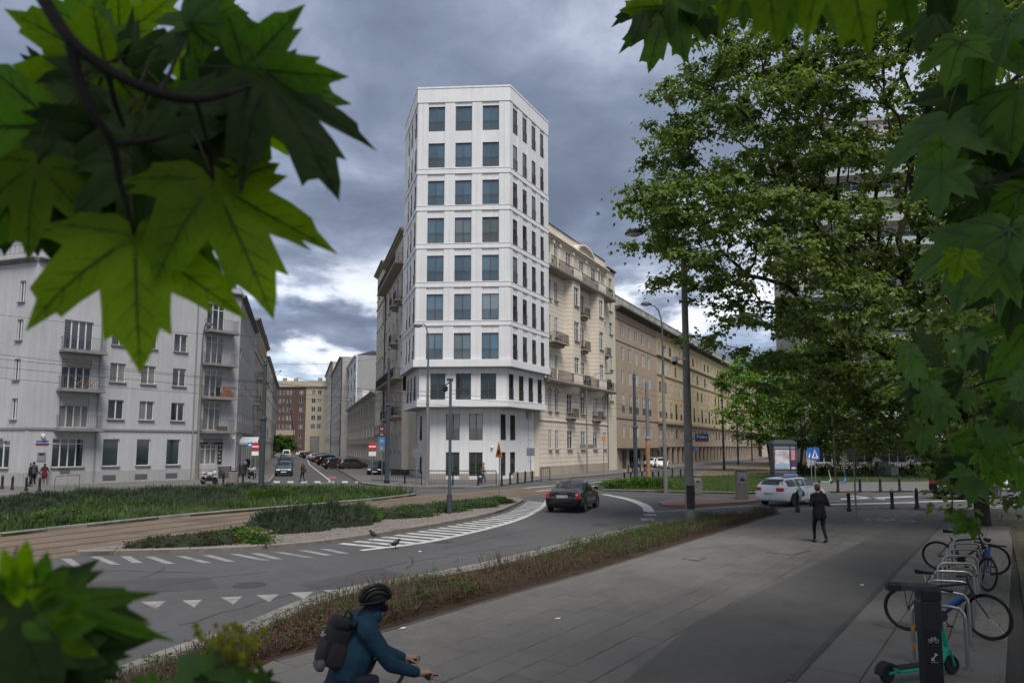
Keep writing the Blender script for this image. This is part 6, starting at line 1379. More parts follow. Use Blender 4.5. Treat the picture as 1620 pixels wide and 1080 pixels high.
def walker_bones(h, top, legs, hair, shoes, stride=.25, arms=('down', 'down'), coat=.0, bend=0., longhair=False, bare=False, build=1.):
    """x right, y forward, feet at z 0"""
    s = h/1.78; B = []; lg = legs; st = stride
    def add(a, b, ra, rb, m): B.append((tuple(Vector(a)*s), tuple(Vector(b)*s), ra*s, rb*s, m))
    hip = Vector((0, 0, .95)); ch = Vector((0, .02+bend*.35, 1.28-bend*.08)); nk = Vector((0, .03+bend*.62, 1.50-bend*.22)); hd = nk+Vector((0, .03+bend*.06, .15-bend*.02))
    for sx, ph in ((-1, 1), (1, -1)):
        hj = hip+Vector((sx*.095, 0, -.02)); ft = Vector((sx*.10, ph*st, .06)); kn = (hj+ft)/2+Vector((sx*.01, .05+.04*(ph < 0), 0)); 
        if ph < 0 and st > .15: ft.z = .11
        add(hj, kn, .092*build, .062*build, lg); add(kn, ft+Vector((0, -.01, .03)), .060*build, .042*build, lg if not bare else skin); add(ft+Vector((0, -.05, -.02)), ft+Vector((sx*.01, .15, -.03-(.05 if ft.z > .1 else 0))), .045, .035, shoes)
        sh = nk+Vector((sx*.19*build, -.02, -.07)); am = arms[0 if sx < 0 else 1]
        if am == 'down': el = sh+Vector((sx*.06, -.04-ph*.10*st/.25, -.29)); wr = el+Vector((sx*.0, .08-ph*.10*st/.25, -.25))
        elif am == 'bent': el = sh+Vector((sx*.09, -.06, -.29)); wr = el+Vector((-sx*.05, .23, .06))
        else: el = sh+Vector((sx*.10, .05, -.27)); wr = el+Vector((sx*.12, .10, -.20))
        add(sh, el, .062*build, .050*build, top); add(el, wr, .050*build, .036*build, top); dh = (wr-el).normalized(); add(wr+dh*.03, wr+dh*.10, .036, .028, skin); add(wr+dh*.06+Vector((0, .02, 0)), wr+dh*.09+Vector((-sx*.03, .04, 0)), .014, .012, skin)
        add(nk+Vector((sx*.05, -.01, -.04)), sh, .07*build, .068*build, top)
        add(hip+Vector((sx*.06, 0, -.02)), ch+Vector((sx*.075, 0, 0)), .105*build, .125*build, top)
        if coat: add(hip+Vector((sx*.08, 0, 0)), hip+Vector((sx*.085, -.01, -coat)), .125*build, .130*build, top)
    add(hip+Vector((0, 0, -.06)), hip+Vector((0, 0, .08)), .13*build, .13*build, top if coat else lg); add(ch, nk+Vector((0, -.01, -.06)), .15*build, .09, top); add(nk-Vector((0, 0, .05)), hd-Vector((0, 0, .06)), .055, .05, skin)
    add(hd+Vector((0, .012, -.04)), hd+Vector((0, .01, .04)), .072, .088, skin); add(hd+Vector((0, -.025, .0)), hd+Vector((0, -.02, .055)), .088, .085, hair); add(hd+Vector((0, .09, -.02)), hd+Vector((0, .105, -.03)), .014, .016, skin)
    for sx in (-1, 1): add(hd+Vector((sx*.085, .0, -.01)), hd+Vector((sx*.088, -.01, -.03)), .016, .012, skin)
    if longhair: add(hd+Vector((0, -.06, 0)), nk+Vector((0, -.11, -.10)), .07, .06, hair)
    return B
def person(label, p, heading, bones, voxel=.028, group=None, rz=None):
    o = ob('person', figure(bones, voxel), None, (p.x, p.y, p.z), heading); return tag(o, label, 'person', group)
jet = cloth('black_wool', (.010, .010, .012)); jeanb = cloth('black_trousers', (.012, .012, .014)); navy = cloth('navy_cloth', (.018, .024, .045)); olive = cloth('olive_trousers', (.05, .047, .035)); maroon = cloth('maroon_coat', (.11, .018, .028)); greyc = cloth('light_grey_trousers', (.30, .29, .30)); beigej = cloth('beige_jacket', (.22, .18, .11)); jeans = cloth('blue_jeans', (.05, .065, .12)); dkgrey = cloth('charcoal_cloth', (.03, .03, .034)); brownsh = mat('brown_shoe', (.045, .022, .014), .5, .1, 9); whitesh = mat('white_shoe', (.55, .54, .52), .6); bluesh = cloth('pale_blue_shirt', (.26, .34, .46)); rust_top = cloth('dark_brown_top', (.045, .028, .026))
person('man in a black coat walking away from the camera on the pavement', G(1298, 858, .12), R(4), walker_bones(1.80, jet, jeanb, hair_b, brownsh, .16, ('bent', 'bent'), .16), .017)
person('person in a beige jacket with a cap walking past the tower door', G(764, 766, .12), R(-80), walker_bones(1.72, beigej, jeans, cloth('pink_cap', (.30, .15, .12)), greyc, .22, ('down', 'down'), .05), .026)
person('woman with red brown hair crossing the left street with a bag', G(478.5, 761.5), R(70), walker_bones(1.70, rust_top, jeanb, hair_r, jeanb, .14, ('bent', 'down'), .12, longhair=True), .026)
person('man in a dark jacket and olive trousers at the left shop window', G(46, 769, .12), R(-60), walker_bones(1.74, dkgrey, olive, hair_d, jeanb, .05, ('down', 'bent'), .08), .026, 'pair standing by the corner house')
person('man in charcoal beside the man in olive trousers', G(52, 768, .12), R(60), walker_bones(1.80, cloth('slate_cloth', (.05, .055, .062)), jeanb, hair_d, whitesh, .05, ('bent', 'down'), .02), .026, 'pair standing by the corner house')
person('person in a maroon coat with bare legs by the bollards', G(69, 767.5, .12), R(30), walker_bones(1.66, maroon, cloth('pale_tights', (.36, .24, .20)), hair_d, whitesh, .08, ('out', 'out'), .22, longhair=True, build=.95), .026)
person('man in a navy top and light trousers walking past the copy shop', G(342, 755.5, .12), R(-80), walker_bones(1.78, navy, greyc, hair_b, whitesh, .30, ('bent', 'down')), .026)
person('man in a dark jacket leaning over the slatted screen', G(361, 755, .12), R(40), walker_bones(1.75, dkgrey, jeanb, hair_b, whitesh, .06, ('bent', 'bent'), .05, .45), .026)
person('person in a pale blue shirt near the no entry sign', G(386, 750.5, .12), R(160), walker_bones(1.72, bluesh, navy, hair_d, jeanb, .10, ('bent', 'down')), .028)
person('person in black standing behind the pale blue shirt', G(391, 748, .12), R(200), walker_bones(1.80, jet, jeanb, hair_d, jeanb, .05), .03)
# a white bag carried by the person at the tower, a satchel for the woman
p = G(760, 766, .12); q = MB(); q.bev(-.16, .16, -.08, .08, .08, .55, .04); q.tube([(-.1, 0, .55), (0, 0, .75), (.1, 0, .55)], .012, 5); tag(q.build('carrier_bag', mat('dark_blue_bag', (.03, .035, .07), .6), None, p), 'dark blue bag held low by the person in the beige jacket', 'bag')
p = G(481.5, 761.5); q = MB(); q.bev(-.1, .1, -.16, .16, .82, 1.12, .03); q.tube([(0, -.14, 1.1), (-.12, 0, 1.45), (0, .14, 1.1)], .012, 5); tag(q.build('shoulder_bag', mat('brown_leather', (.05, .022, .016), .5), None, p), 'brown shoulder bag of the woman crossing the left street', 'bag')

# ================================================================== bicycles and racks
rubber = mat('bike_rubber', (.012, .012, .013), .8, .1, 10); chrome = mat('brushed_steel', (.36, .35, .335), .34, .1, 8, metal=.9); bframe = mat('bike_black', (.014, .014, .016), .35, .05, 5); bblue = mat('bike_blue', (.015, .075, .27), .35, .1, 5)
def bike_wheel(parent, x, steer=0., r=.345, y=0.):
    w = ob('wheel', MB().tube([(0, -.05, 0), (0, .05, 0)], .022, 8).mesh('hub', chrome), parent, (x, y, r), steer)
    MB().torus((0, 0, 0), r-.018, .019, 'y', 36, 6).build('tyre', rubber, w, smooth=True); MB().torus((0, 0, 0), r-.042, .011, 'y', 36, 4).build('rim', bframe, w)
    q = MB()
    for k in range(18): a = 2*math.pi*k/18; b = a+(.25 if k % 2 else -.25); q.tube([(.02*math.cos(a), .03*(1 if k % 2 else -1), .02*math.sin(a)), ((r-.05)*math.cos(b), 0, (r-.05)*math.sin(b))], .0016, 3, cap=False)
    tag(q.build('spokes', chrome, w), kind='stuff'); return w
def bicycle(label, back, front, fm, tm, lean=0., steer=0., rack=True, group=None, bottle=True, cat='bicycle'):
    """x forward between the two wheel contacts"""
    d = front-back; a = math.atan2(d.y, d.x); c = (back+front)/2; wb = min(max(d.length, 1.02), 1.12); t = thing('bicycle', label, cat, c, a, group); t.rotation_euler = (lean, 0, a)
    xr, xf = -wb/2, wb/2; r = .345; bb = Vector((-.08, 0, .29)); seat = Vector((-.26, 0, .80)); head = Vector((xf-.22, 0, .82)); hb_ = Vector((xf-.18, 0, .68)); ax = Vector((xr, 0, r)); fx = Vector((xf, 0, r))
    bike_wheel(t, xr); bike_wheel(t, xf, steer)
    q = MB(); q.tube([bb, seat], .016, 8); q.tube([hb_, bb], .023, 8); q.tube([seat+Vector((.02, 0, -.09)), head], .018, 8); q.tube([hb_-Vector((-.02, 0, .03)), head+Vector((-.02, 0, .05))], .021, 8)
    for s in (-1, 1): q.tube([bb+Vector((0, s*.03, 0)), ax+Vector((0, s*.06, 0))], .010, 6); q.tube([seat+Vector((.01, s*.015, -.08)), ax+Vector((0, s*.06, 0))], .009, 6)
    q.build('frame', fm, t, smooth=True)
    q = MB(); cs = Matrix.Rotation(steer, 4, 'Z')
    for s in (-1, 1): q.tube([hb_+Vector((0, s*.05, -.02)), hb_+Vector((.05, s*.055, -.12)), fx+Vector((0, s*.055, 0))], .012, 6)
    q.tube([hb_+Vector((0, -.06, -.02)), hb_+Vector((0, .06, -.02))], .02, 6); q.build('fork', bframe, t, smooth=True)
    st = head+Vector((-.03, 0, .12)); q = MB(); q.tube([head, st], .016, 8); u = Vector((math.cos(steer), math.sin(steer), 0)); v = Vector((-u.y, u.x, 0)); sb = st+u*.07; q.tube([st, sb], .016, 8); q.tube([sb+v*.31-u*.05, sb+v*.12, sb-v*.12, sb-v*.31-u*.05], .012, 8); hb2 = q.build('handlebar', bframe, t, smooth=True)
    for s in (-1, 1): q = MB(); q.tube([sb+v*s*.20-u*.02, sb+v*s*.32-u*.055], .017, 8); ob('grip', q.mesh('grip', rubber, True), hb2)
    q = MB(); q.tube([seat+Vector((0, 0, -.05)), seat+Vector((-.03, 0, .12))], .013, 8); q.build('seat_post', chrome, t); q = MB(); q.add([(.15,.02,.0),(.15,-.02,.0),(.0,-.05,.01),(-.12,-.08,.03),(-.13,.08,.03),(.0,.05,.01),(.15,.015,-.03),(.15,-.015,-.03),(0,-.03,-.04),(-.12,-.06,-.04),(-.12,.06,-.04),(0,.03,-.04)], [(0,1,2,5),(5,2,3,4),(7,6,11,8),(8,11,10,9),(1,7,8,2),(2,8,9,3),(3,9,10,4),(4,10,11,5),(5,11,6,0),(0,6,7,1)]); q.v = [(x+seat.x-.03, y, z+seat.z+.15) for x, y, z in q.v]; q.build('saddle', rubber, t, smooth=True)
    q = MB(); disc(q, tuple(bb), .09, -.055, -.05, n=20); q.tube([bb+Vector((0, -.07, 0)), bb+Vector((.10, -.075, -.13))], .01, 6); q.tube([bb+Vector((0, .07, 0)), bb+Vector((-.10, .075, .13))], .01, 6); q.box(bb.x+.06, bb.x+.15, -.17, -.08, bb.z-.145, bb.z-.12); q.box(bb.x-.15, bb.x-.06, .08, .17, bb.z+.12, bb.z+.145); q.build('crankset', bframe, t)
    if rack:
        q = MB(); zz = .74
        for s in (-1, 1): q.tube([(seat.x-.02, s*.05, zz), (xr-.15, s*.06, zz)], .006, 5); q.tube([(xr, s*.065, r), (xr-.05, s*.06, zz)], .006, 5); q.tube([(xr, s*.065, r), (xr+.12, s*.06, zz)], .006, 5)
        q.tube([(xr-.15, -.06, zz), (xr-.15, .06, zz)], .006, 5); q.build('luggage_rack', bframe, t); q = MB(); q.bev(xr-.2, xr-.16, -.05, .05, zz-.06, zz, .01); q.build('rear_light', red_, t)
        for k, (xx, rr) in enumerate(((xr, r+.03), (xf, r+.03))):
            q = MB(); n = 10; a0, a1 = (R(20), R(190)) if k == 0 else (R(20), R(150))
            for i in range(n):
                b0, b1 = a0+(a1-a0)*i/n, a0+(a1-a0)*(i+1)/n; q.quad(*[(xx+rr*math.cos(b), y, r+rr*math.sin(b)) for b, y in ((b0, -.03), (b1, -.03), (b1, .03), (b0, .03))])
            q.build('mudguard', bframe, t)
    if bottle: q = MB(); m_ = bb.lerp(hb_, .5); dv = (hb_-bb).normalized(); q.tube([m_-dv*.17+Vector((-.02, 0, .03)), m_+dv*.17+Vector((-.02, 0, .03))], .042, 8); q.build('battery', tm, t, smooth=True)
    return t
bicycle('black bicycle with a rear rack and blue frame pack, nearest on the racks', G(1438, 997, .12), G(1566, 1012, .12), bframe, bblue, R(-5), R(-28), group='bicycles at the racks')
bicycle('dark bicycle with a reddish saddle at the far end of the racks', G(1486, 901, .12), G(1573, 909, .12), bframe, bframe, R(4), R(12), False, 'bicycles at the racks', False)
bicycle('blue framed bicycle standing between the racks, pointing at the camera', G(1545, 902, .12), G(1569, 958, .12), bblue, bblue, R(-9), R(25), False, 'bicycles at the racks', True)
A_ = (G(1447, 1047, .12), G(1531.6, 1059, .12)); Z_ = (G(1511, 907, .12), G(1556, 905, .12))
ordn = ('nearest', 'second', 'third', 'fourth', 'fifth', 'sixth', 'seventh', 'eighth', 'farthest'); orange_t = mat('orange_tape', (.45, .20, .04), .6)
for k in range(9):
    f = k/8; a = A_[0].lerp(Z_[0], f); b = A_[1].lerp(Z_[1], f); d = b-a; L_ = d.length; t = thing('bicycle_rack', ordn[k]+' steel hoop of the bicycle rack row', 'bicycle rack', a, math.atan2(d.y, d.x), 'steel bicycle hoops'); h = .80
    MB().tube([(0, 0, 0), (0, 0, h-.14), (.015, 0, h-.07), (.06, 0, h-.015), (.14, 0, h), (L_-.14, 0, h), (L_-.06, 0, h-.015), (L_-.015, 0, h-.07), (L_, 0, h-.14), (L_, 0, 0)], .024, 10).build('hoop', chrome, t, smooth=True)
    for x in (0, L_): MB().lathe([(.065, 0), (.065, .008), (.03, .012)], 12, (x, 0, 0)).build('foot_plate', chrome, t)
    if k < 2:
        for z in (.18, .42) if k == 0 else (.25, .5): MB().tube([(0, 0, z), (0, 0, z+.09)], .0255, 10, cap=False).build('tape_band', orange_t, t)
# repair post with pictograms
pb_ = G(1477, 1122, .12); hp = ZH(pb_, 950)-.12; ht = ZH(pb_, 929)-.12; totem = mat('totem_anthracite', (.014, .015, .018), .45, .1, 4); t = thing('repair_post', 'dark bicycle repair post with white pictograms before the racks', 'post', pb_, R(-7))
MB().bev(-.10, .10, -.085, .085, 0, hp, .012).build('column', totem, t); MB().bev(-.115, .115, -.10, .10, hp-.30, hp+.02, .02).build('head', mat('totem_grey', (.022, .025, .03), .4, .1, 4), t); MB().bev(-.10, .12, -.10, .10, hp+.02, ht, .02).build('cap', totem, t)
q = MB(); q.bev(-.40, .10, -.05, .05, ht-.03, ht+.04, .015); q.build('clamp_arm', mat('totem_arm', (.05, .055, .065), .4), t); q = MB(); q.bev(-.44, -.28, -.06, .06, ht-.035, ht+.05, .02); q.build('clamp_grip', totem, t)
iw = mat('pictogram_white', (.55, .55, .55), .6)
def icon(z, k):
    q = MB(); y = -.0915
    def bar(p, r_, w): 
        p = Vector((p[0], p[1])); r_ = Vector((r_[0], r_[1])); n = (r_-p).normalized(); n = Vector((-n.y, n.x))*w/2; q.add([(v.x, y, v.y+z) for v in (p-n, r_-n, r_+n, p+n)], [(0,1,2,3)])
    if k == 0:
        for ox in (-.035, .035):
            for i in range(14): a0, a1 = 2*math.pi*i/14, 2*math.pi*(i+1)/14; q.add([(ox+r_*math.cos(a), y, z+r_*math.sin(a)) for r_, a in ((.017, a0), (.022, a0), (.022, a1), (.017, a1))], [(0,1,2,3)])
        for p, r_ in (((-.035, 0), (-.012, .03)), ((-.012, .03), (.025, .03)), ((.035, 0), (.022, .042)), ((-.035, 0), (0, 0)), ((0, 0), (.025, .03)), ((0, 0), (-.014, .038)), ((.022, .042), (.012, .042)), ((-.022, .038), (-.006, .038))): bar(p, r_, .005)
    else: bar((-.03, -.035), (.022, .03), .014); bar((.005, .04), (.035, .025), .016); bar((-.03, -.01), (.0, -.04), .012); bar((-.04, -.055), (.04, -.055), .004)
    return q.build('pictogram', iw, t)
icon(hp-.42, 0); icon(hp-.60, 1)
# ---------------- kick scooters
def scooter(label, back, front, col, deckm, group=None, steer=0.):
    d = front-back; L_ = max(d.length, .85); t = thing('kick_scooter', label, 'scooter', back, math.atan2(d.y, d.x), group); cm = mat('scooter_'+str(col), col, .4, .05, 4); dk = mat('scooter_black', (.015, .015, .016), .7)
    for x, r in ((0., .115), (L_, .125)):
        w = MB(); w.torus((0, 0, 0), r-.03, .03, 'y', 20, 8); w = w.build('wheel', rubber, t, (x, 0, r), smooth=True); q = MB(); disc(q, (0, 0, 0), r-.05, -.02, .02, n=14); ob('hub', q.mesh('hub', dk), w)
    q = MB(); q.bev(.13, L_-.2, -.085, .085, .12, .17, .02); q.build('deck', cm if deckm is None else deckm, t); q = MB(); q.box(.15, L_-.24, -.075, .075, .171, .178); q.build('deck_mat', dk, t)
    q = MB(); q.tube([(L_-.22, 0, .15), (L_-.14, 0, .24), (L_-.07, 0, .34)], [.045, .045, .04], 8); q.build('neck', cm, t, smooth=True); q = MB(); q.tube([(L_-.06, 0, .30), (L_-.16, 0, .75), (L_-.22, 0, 1.12)], [.032, .027, .022], 8); q.build('stem', cm, t, smooth=True)
    q = MB(); q.tube([(L_-.22, -.24, 1.12), (L_-.22, .24, 1.12)], .016, 8); hb_ = q.build('handlebar', dk, t)
    for s in (-1, 1): q = MB(); q.tube([(L_-.22, s*.15, 1.12), (L_-.22, s*.26, 1.12)], .02, 8); ob('grip', q.mesh('grip', rubber), hb_)
    q = MB(); 
    for s in (-1, 1): q.tube([(L_-.06, s*.045, .32), (L_, s*.045, .125)], .015, 6)
    q.tube([(L_-.06, -.05, .32), (L_-.06, .05, .32)], .03, 6); q.build('fork', cm, t); q = MB(); n = 8
    for i in range(n): a, b = R(40)+R(140)*i/n, R(40)+R(140)*(i+1)/n; q.add([(.145*math.cos(u), y, .115+.145*math.sin(u)) for u, y in ((a, -.06), (b, -.06), (b, .06), (a, .06))]+[(.115*math.cos(u), y, .115+.115*math.sin(u)) for u, y in ((a, -.06), (b, -.06), (b, .06), (a, .06))], [(0,1,2,3),(7,6,5,4),(0,4,5,1),(3,2,6,7)])
    q.build('mudguard', dk, t); q = MB(); q.tube([(.0, -.03, .12), (.17, -.03, .15)], .02, 6); q.tube([(.0, .03, .12), (.17, .03, .15)], .02, 6); q.tube([(.06, 0, .17), (.02, 0, .24)], .02, 6); q.build('rear_arm', cm, t)
scooter('turquoise green scooter parked behind the repair post', G(1404, 1080, .12), G(1506, 1066, .12), (.0, .30, .19), None, steer=R(20))
scooter('white and lime scooter standing in the park', G(1297, 764.5, .125), G(1316, 764.5, .125), (.40, .55, .38), None, 'scooters in the park'); scooter('blue scooter standing in the park', G(1326, 765, .125), G(1338, 763.5, .125), (.05, .22, .50), None, 'scooters in the park')

# ================================================================== the cyclist
teal = mat('teal_jacket', (.012, .042, .072), .85, .2, 9, .9, 15, spec=.25); bala = cloth('balaclava', (.012, .016, .028)); dj = cloth('cyclist_jeans', (.035, .042, .058)); bgrey = mat('bag_grey', (.10, .10, .105), .85, .1, 9, .3, 60); bblk = mat('bag_black', (.010, .010, .012), .85, .15, 9, .4, 50)
CY = 6.0; cpx = PD(553, 1080, CY); cb_ = Vector((cpx.x, CY, .12)); HD = R(24)
Bn = []; ad = lambda a, b, ra, rb, m: Bn.append((a, b, ra, rb, m))
hipc = (-.16, 0, .94); chc = (.06, 0, 1.27); nkc = (.15, 0, 1.49); hdc = (.215, .01, 1.635)
for s in (-1, 1):
    ad((-.07, s*.08, .92), (.05, s*.10, 1.25), .14, .148, teal); ad((.13, s*.05, 1.485), (.10, s*.20, 1.45), .085, .090, teal); ad((-.09, s*.08, .90), (-.09, s*.085, .80), .145, .155, teal)
    el = (.29, s*.25, 1.17); wr = (.505, s*.225, 1.075); ad((.10, s*.205, 1.445), el, .088, .066, teal); ad(el, wr, .066, .048, teal); ad(wr, (.555, s*.222, 1.06), .033, .034, skin); ad((.555, s*.222, 1.06), (.61, s*.22, 1.045), .034, .026, skin)
    kn = (.27, s*.13, .86 if s < 0 else .66); ft = (.12, s*.13, .42 if s < 0 else .20); ad((-.06, s*.09, .88), kn, .098, .068, dj); ad(kn, ft, .064, .046, dj); ad((ft[0]-.04, ft[1], ft[2]-.05), (ft[0]+.17, ft[1], ft[2]-.07), .045, .038, jeanb)
ad((-.06, 0, .94), chc, .14, .15, teal); ad(chc, (.13, 0, 1.44), .15, .10, teal); ad((.12, 0, 1.46), (.165, 0, 1.545), .105, .088, bala); ad((.18, 0, 1.53), (.20, .005, 1.60), .068, .078, bala); ad(hdc, (.21, .005, 1.68), .088, .095, bala); ad((.265, .03, 1.61), (.265, .03, 1.65), .052, .055, skin); ad((.325, .045, 1.622), (.318, .042, 1.64), .014, .012, skin); ad((.285, .03, 1.575), (.28, .03, 1.585), .045, .045, bala)
me = figure(Bn, .011, 5); cyc = tag(ob('person', me, None, cb_, HD), 'cyclist in a dark teal jacket and helmet with a backpack at the bottom edge', 'person')
# four fingers and a thumb closed round each grip
for s in (-1, 1):
    q = MB()
    for k, (dy, ln_) in enumerate(((-.034, .9), (-.012, 1.), (.010, .97), (.030, .8))):
        y = s*.222+dy; q.tube([(.590, y, 1.062), (.632, y, 1.066), (.652, y, 1.048), (.644, y, 1.022), (.618, y, 1.014+.006*(1-ln_))], [.0105, .0105, .0098, .0092, .0085], 7)
    q.tube([(.572, s*.195, 1.062), (.595, s*.176, 1.044), (.622, s*.178, 1.028), (.640, s*.184, 1.024)], [.012, .0115, .0105, .009], 7); q.build('fingers', skin, cyc, smooth=True)
# creases of the jacket: cuffs, hem, hood
q = MB(); q.lathe([(.10, -.03), (.118, .0), (.116, .05), (.10, .075)], 16); q.v = [(x*1.1+.135, y*1.15, z+1.475+x*.25) for x, y, z in q.v]; q.build('collar', teal, cyc, smooth=True)
for s in (-1, 1): MB().tube([(.475, s*.228, 1.088), (.512, s*.224, 1.073)], [.047, .045], 12).build('cuff', teal, cyc)
# helmet with ribs and vents
hel = mat('helmet_black', (.012, .012, .013), .35, .05, 6)
q = MB(); q.ball((0, 0, 0), 1, 18, 12); vs = []
for x, y, z in q.v: vs.append((x*.152+(.012 if x > 0 else 0), y*.118, max(z, -.22+.10*x)*.118))
q.v = vs; hm = q.build('helmet', mat('helmet_shade', (.004, .004, .005), .6), cyc, (.205, .008, 1.672), rot=(0, R(-4), 0), smooth=True); hm.scale = (.86, .88, .9)
for k, yk in enumerate((-.105, -.075, -.045, -.015, .015, .045, .075, .105)):
    pts = []
    for i in range(13):
        a = R(-10)+R(200)*i/12; c_ = math.sqrt(max(.02, 1-(yk/.122)**2)); pts.append((math.cos(a)*.158*c_**.5, yk*(1+.1*math.sin(a)), max(math.sin(a)*.125*c_, -.02)))
    q = MB(); q.tube(pts, [.006]+[.0115]*11+[.006], 6); ob('helmet_rib', q.mesh('helmet_rib', hel, True), hm)
q = MB(); q.tube([(.16*math.cos(a)*(1.0), .121*math.sin(a), -.022+.012*math.cos(a)) for a in [2*math.pi*i/24 for i in range(25)]], .013, 6); ob('helmet_rim', q.mesh('helmet_rim', hel, True), hm)
q = MB(); q.tube([(.05, -.112, -.03), (.06, -.095, -.10), (.075, -.05, -.14)], .006, 5); ob('chin_strap', q.mesh('chin_strap', bblk), hm)
# backpack, strap, hip bag
bp = thing('backpack', 'black and grey backpack worn by the cyclist', 'backpack', cb_, HD)
def softbox(c, r, rot, m, name, par, e=.55, n=16, k=10):
    q = MB(); q.ball((0, 0, 0), 1, n, k); M_ = Euler(rot).to_matrix(); vs = []
    for v in q.v: w = Vector([math.copysign(abs(t)**e, t) for t in v]); w = Vector((w.x*r[0], w.y*r[1], w.z*r[2])); vs.append(tuple(M_ @ w+Vector(c)))
    q.v = vs; return q.build(name, m, par, smooth='all')
tl = (0, R(17), 0)
main = softbox((-.125, 0, 1.32), (.108, .155, .178), tl, bblk, 'main_bag', bp); softbox((-.222, 0, 1.27), (.05, .125, .112), tl, mat('bag_charcoal', (.022, .020, .022), .85, .1, 8, .3, 60), 'front_pocket', bp); softbox((-.255, -.02, 1.19), (.038, .118, .058), tl, bgrey, 'lower_panel', bp); softbox((-.085, 0, 1.485), (.08, .14, .055), tl, bblk, 'top_lid', bp); softbox((-.14, -.155, 1.26), (.07, .03, .10), tl, mat('bag_charcoal', (.022, .020, .022)), 'side_pocket', bp)
for s in (-1, 1): q = MB(); q.tube([(-.02, s*.11, 1.49), (.08, s*.125, 1.515), (.20, s*.125, 1.43), (.235, s*.135, 1.28), (.13, s*.20, 1.12), (-.10, s*.17, 1.06)], .022, 6, flat=.5); q.build('shoulder_strap', bblk, bp, smooth=True)
q = MB(); q.tube([(-.06, 0, 1.53), (-.03, 0, 1.585), (.01, 0, 1.54)], .010, 6); q.build('grab_loop', bblk, bp); q = MB(); q.tube([(-.22, -.06, 1.42), (-.245, -.02, 1.40), (-.22, .05, 1.42)], .008, 5); q.build('zip_pull', mat('zip_grey', (.30, .33, .36), .5), bp)
q = MB(); q.tube([(-.18, -.18, 1.09), (-.02, -.215, 1.07), (.12, -.20, 1.06), (.20, -.10, 1.05)], .02, 6, flat=.4); q.build('hip_belt', bblk, bp)
hb3 = thing('hip_bag', 'navy hip bag hanging at the side of the cyclist', 'bag', cb_, HD); softbox((.085, -.235, .985), (.105, .055, .125), (R(-6), 0, 0), navy, 'bag_body', hb3); q = MB(); q.tube([(.02, -.24, 1.10), (.05, -.22, 1.22), (.10, -.16, 1.40), (.08, -.05, 1.50)], .012, 6, flat=.5); q.build('bag_strap', bblk, hb3); softbox((.085, -.24, 1.06), (.108, .062, .045), (R(-6), 0, 0), mat('navy_flap', (.012, .016, .03), .85), 'bag_flap', hb3)
# the bicycle under the rider
bk_ = bicycle('bicycle ridden by the cyclist in the teal jacket', cb_+Vector((math.cos(HD), math.sin(HD), 0))*-.48, cb_+Vector((math.cos(HD), math.sin(HD), 0))*.58, bframe, bframe, 0, 0, False, None, False)
for ch in list(bk_.children):
    if ch.name.startswith(('handlebar', 'saddle', 'seat_post')): 
        for g_ in list(ch.children): bpy.data.objects.remove(g_)
        bpy.data.objects.remove(ch)
ox = .05
MB().tube([(.34-ox, 0, .80), (.47-ox, 0, 1.0)], .017, 8).build('stem', bframe, bk_, smooth=True)
q = MB(); q.tube([(.47-ox, 0, 1.0), (.53-ox, 0, 1.025)], .02, 8); q.tube([(.52-ox, .12, 1.03), (.52-ox, 0, 1.025), (.52-ox, -.12, 1.03), (.595-ox, -.20, 1.035), (.60-ox, -.31, 1.035)], .013, 8); q.tube([(.52-ox, .12, 1.03), (.595-ox, .20, 1.035), (.60-ox, .31, 1.035)], .013, 8); hb4 = q.build('handlebar', bframe, bk_, smooth=True)
for s in (-1, 1): q = MB(); q.tube([(.598-ox, s*.17, 1.035), (.60-ox, s*.31, 1.035)], .018, 8); ob('grip', q.mesh('grip', rubber), hb4); q = MB(); q.tube([(.62-ox, s*.18, 1.02), (.68-ox, s*.24, 1.03), (.685-ox, s*.29, 1.04)], .007, 5); ob('brake_lever', q.mesh('brake_lever', bframe), hb4)
q = MB(); q.tube([(.62-ox, -.18, 1.02), (.70-ox, -.12, .98), (.62-ox, -.02, .78), (.52-ox, 0, .62)], .004, 5); q.tube([(.62-ox, .18, 1.02), (.69-ox, .08, .95), (.60-ox, .02, .72)], .004, 5); tag(q.build('brake_cable', mat('cable_grey', (.20, .16, .15), .5), bk_), kind='stuff')
MB().tube([(-.17, 0, .62), (-.20, 0, .86)], .014, 8).build('seat_post', bframe, bk_); softbox((-.20, 0, .88), (.14, .075, .035), (0, 0, 0), rubber, 'saddle', bk_)

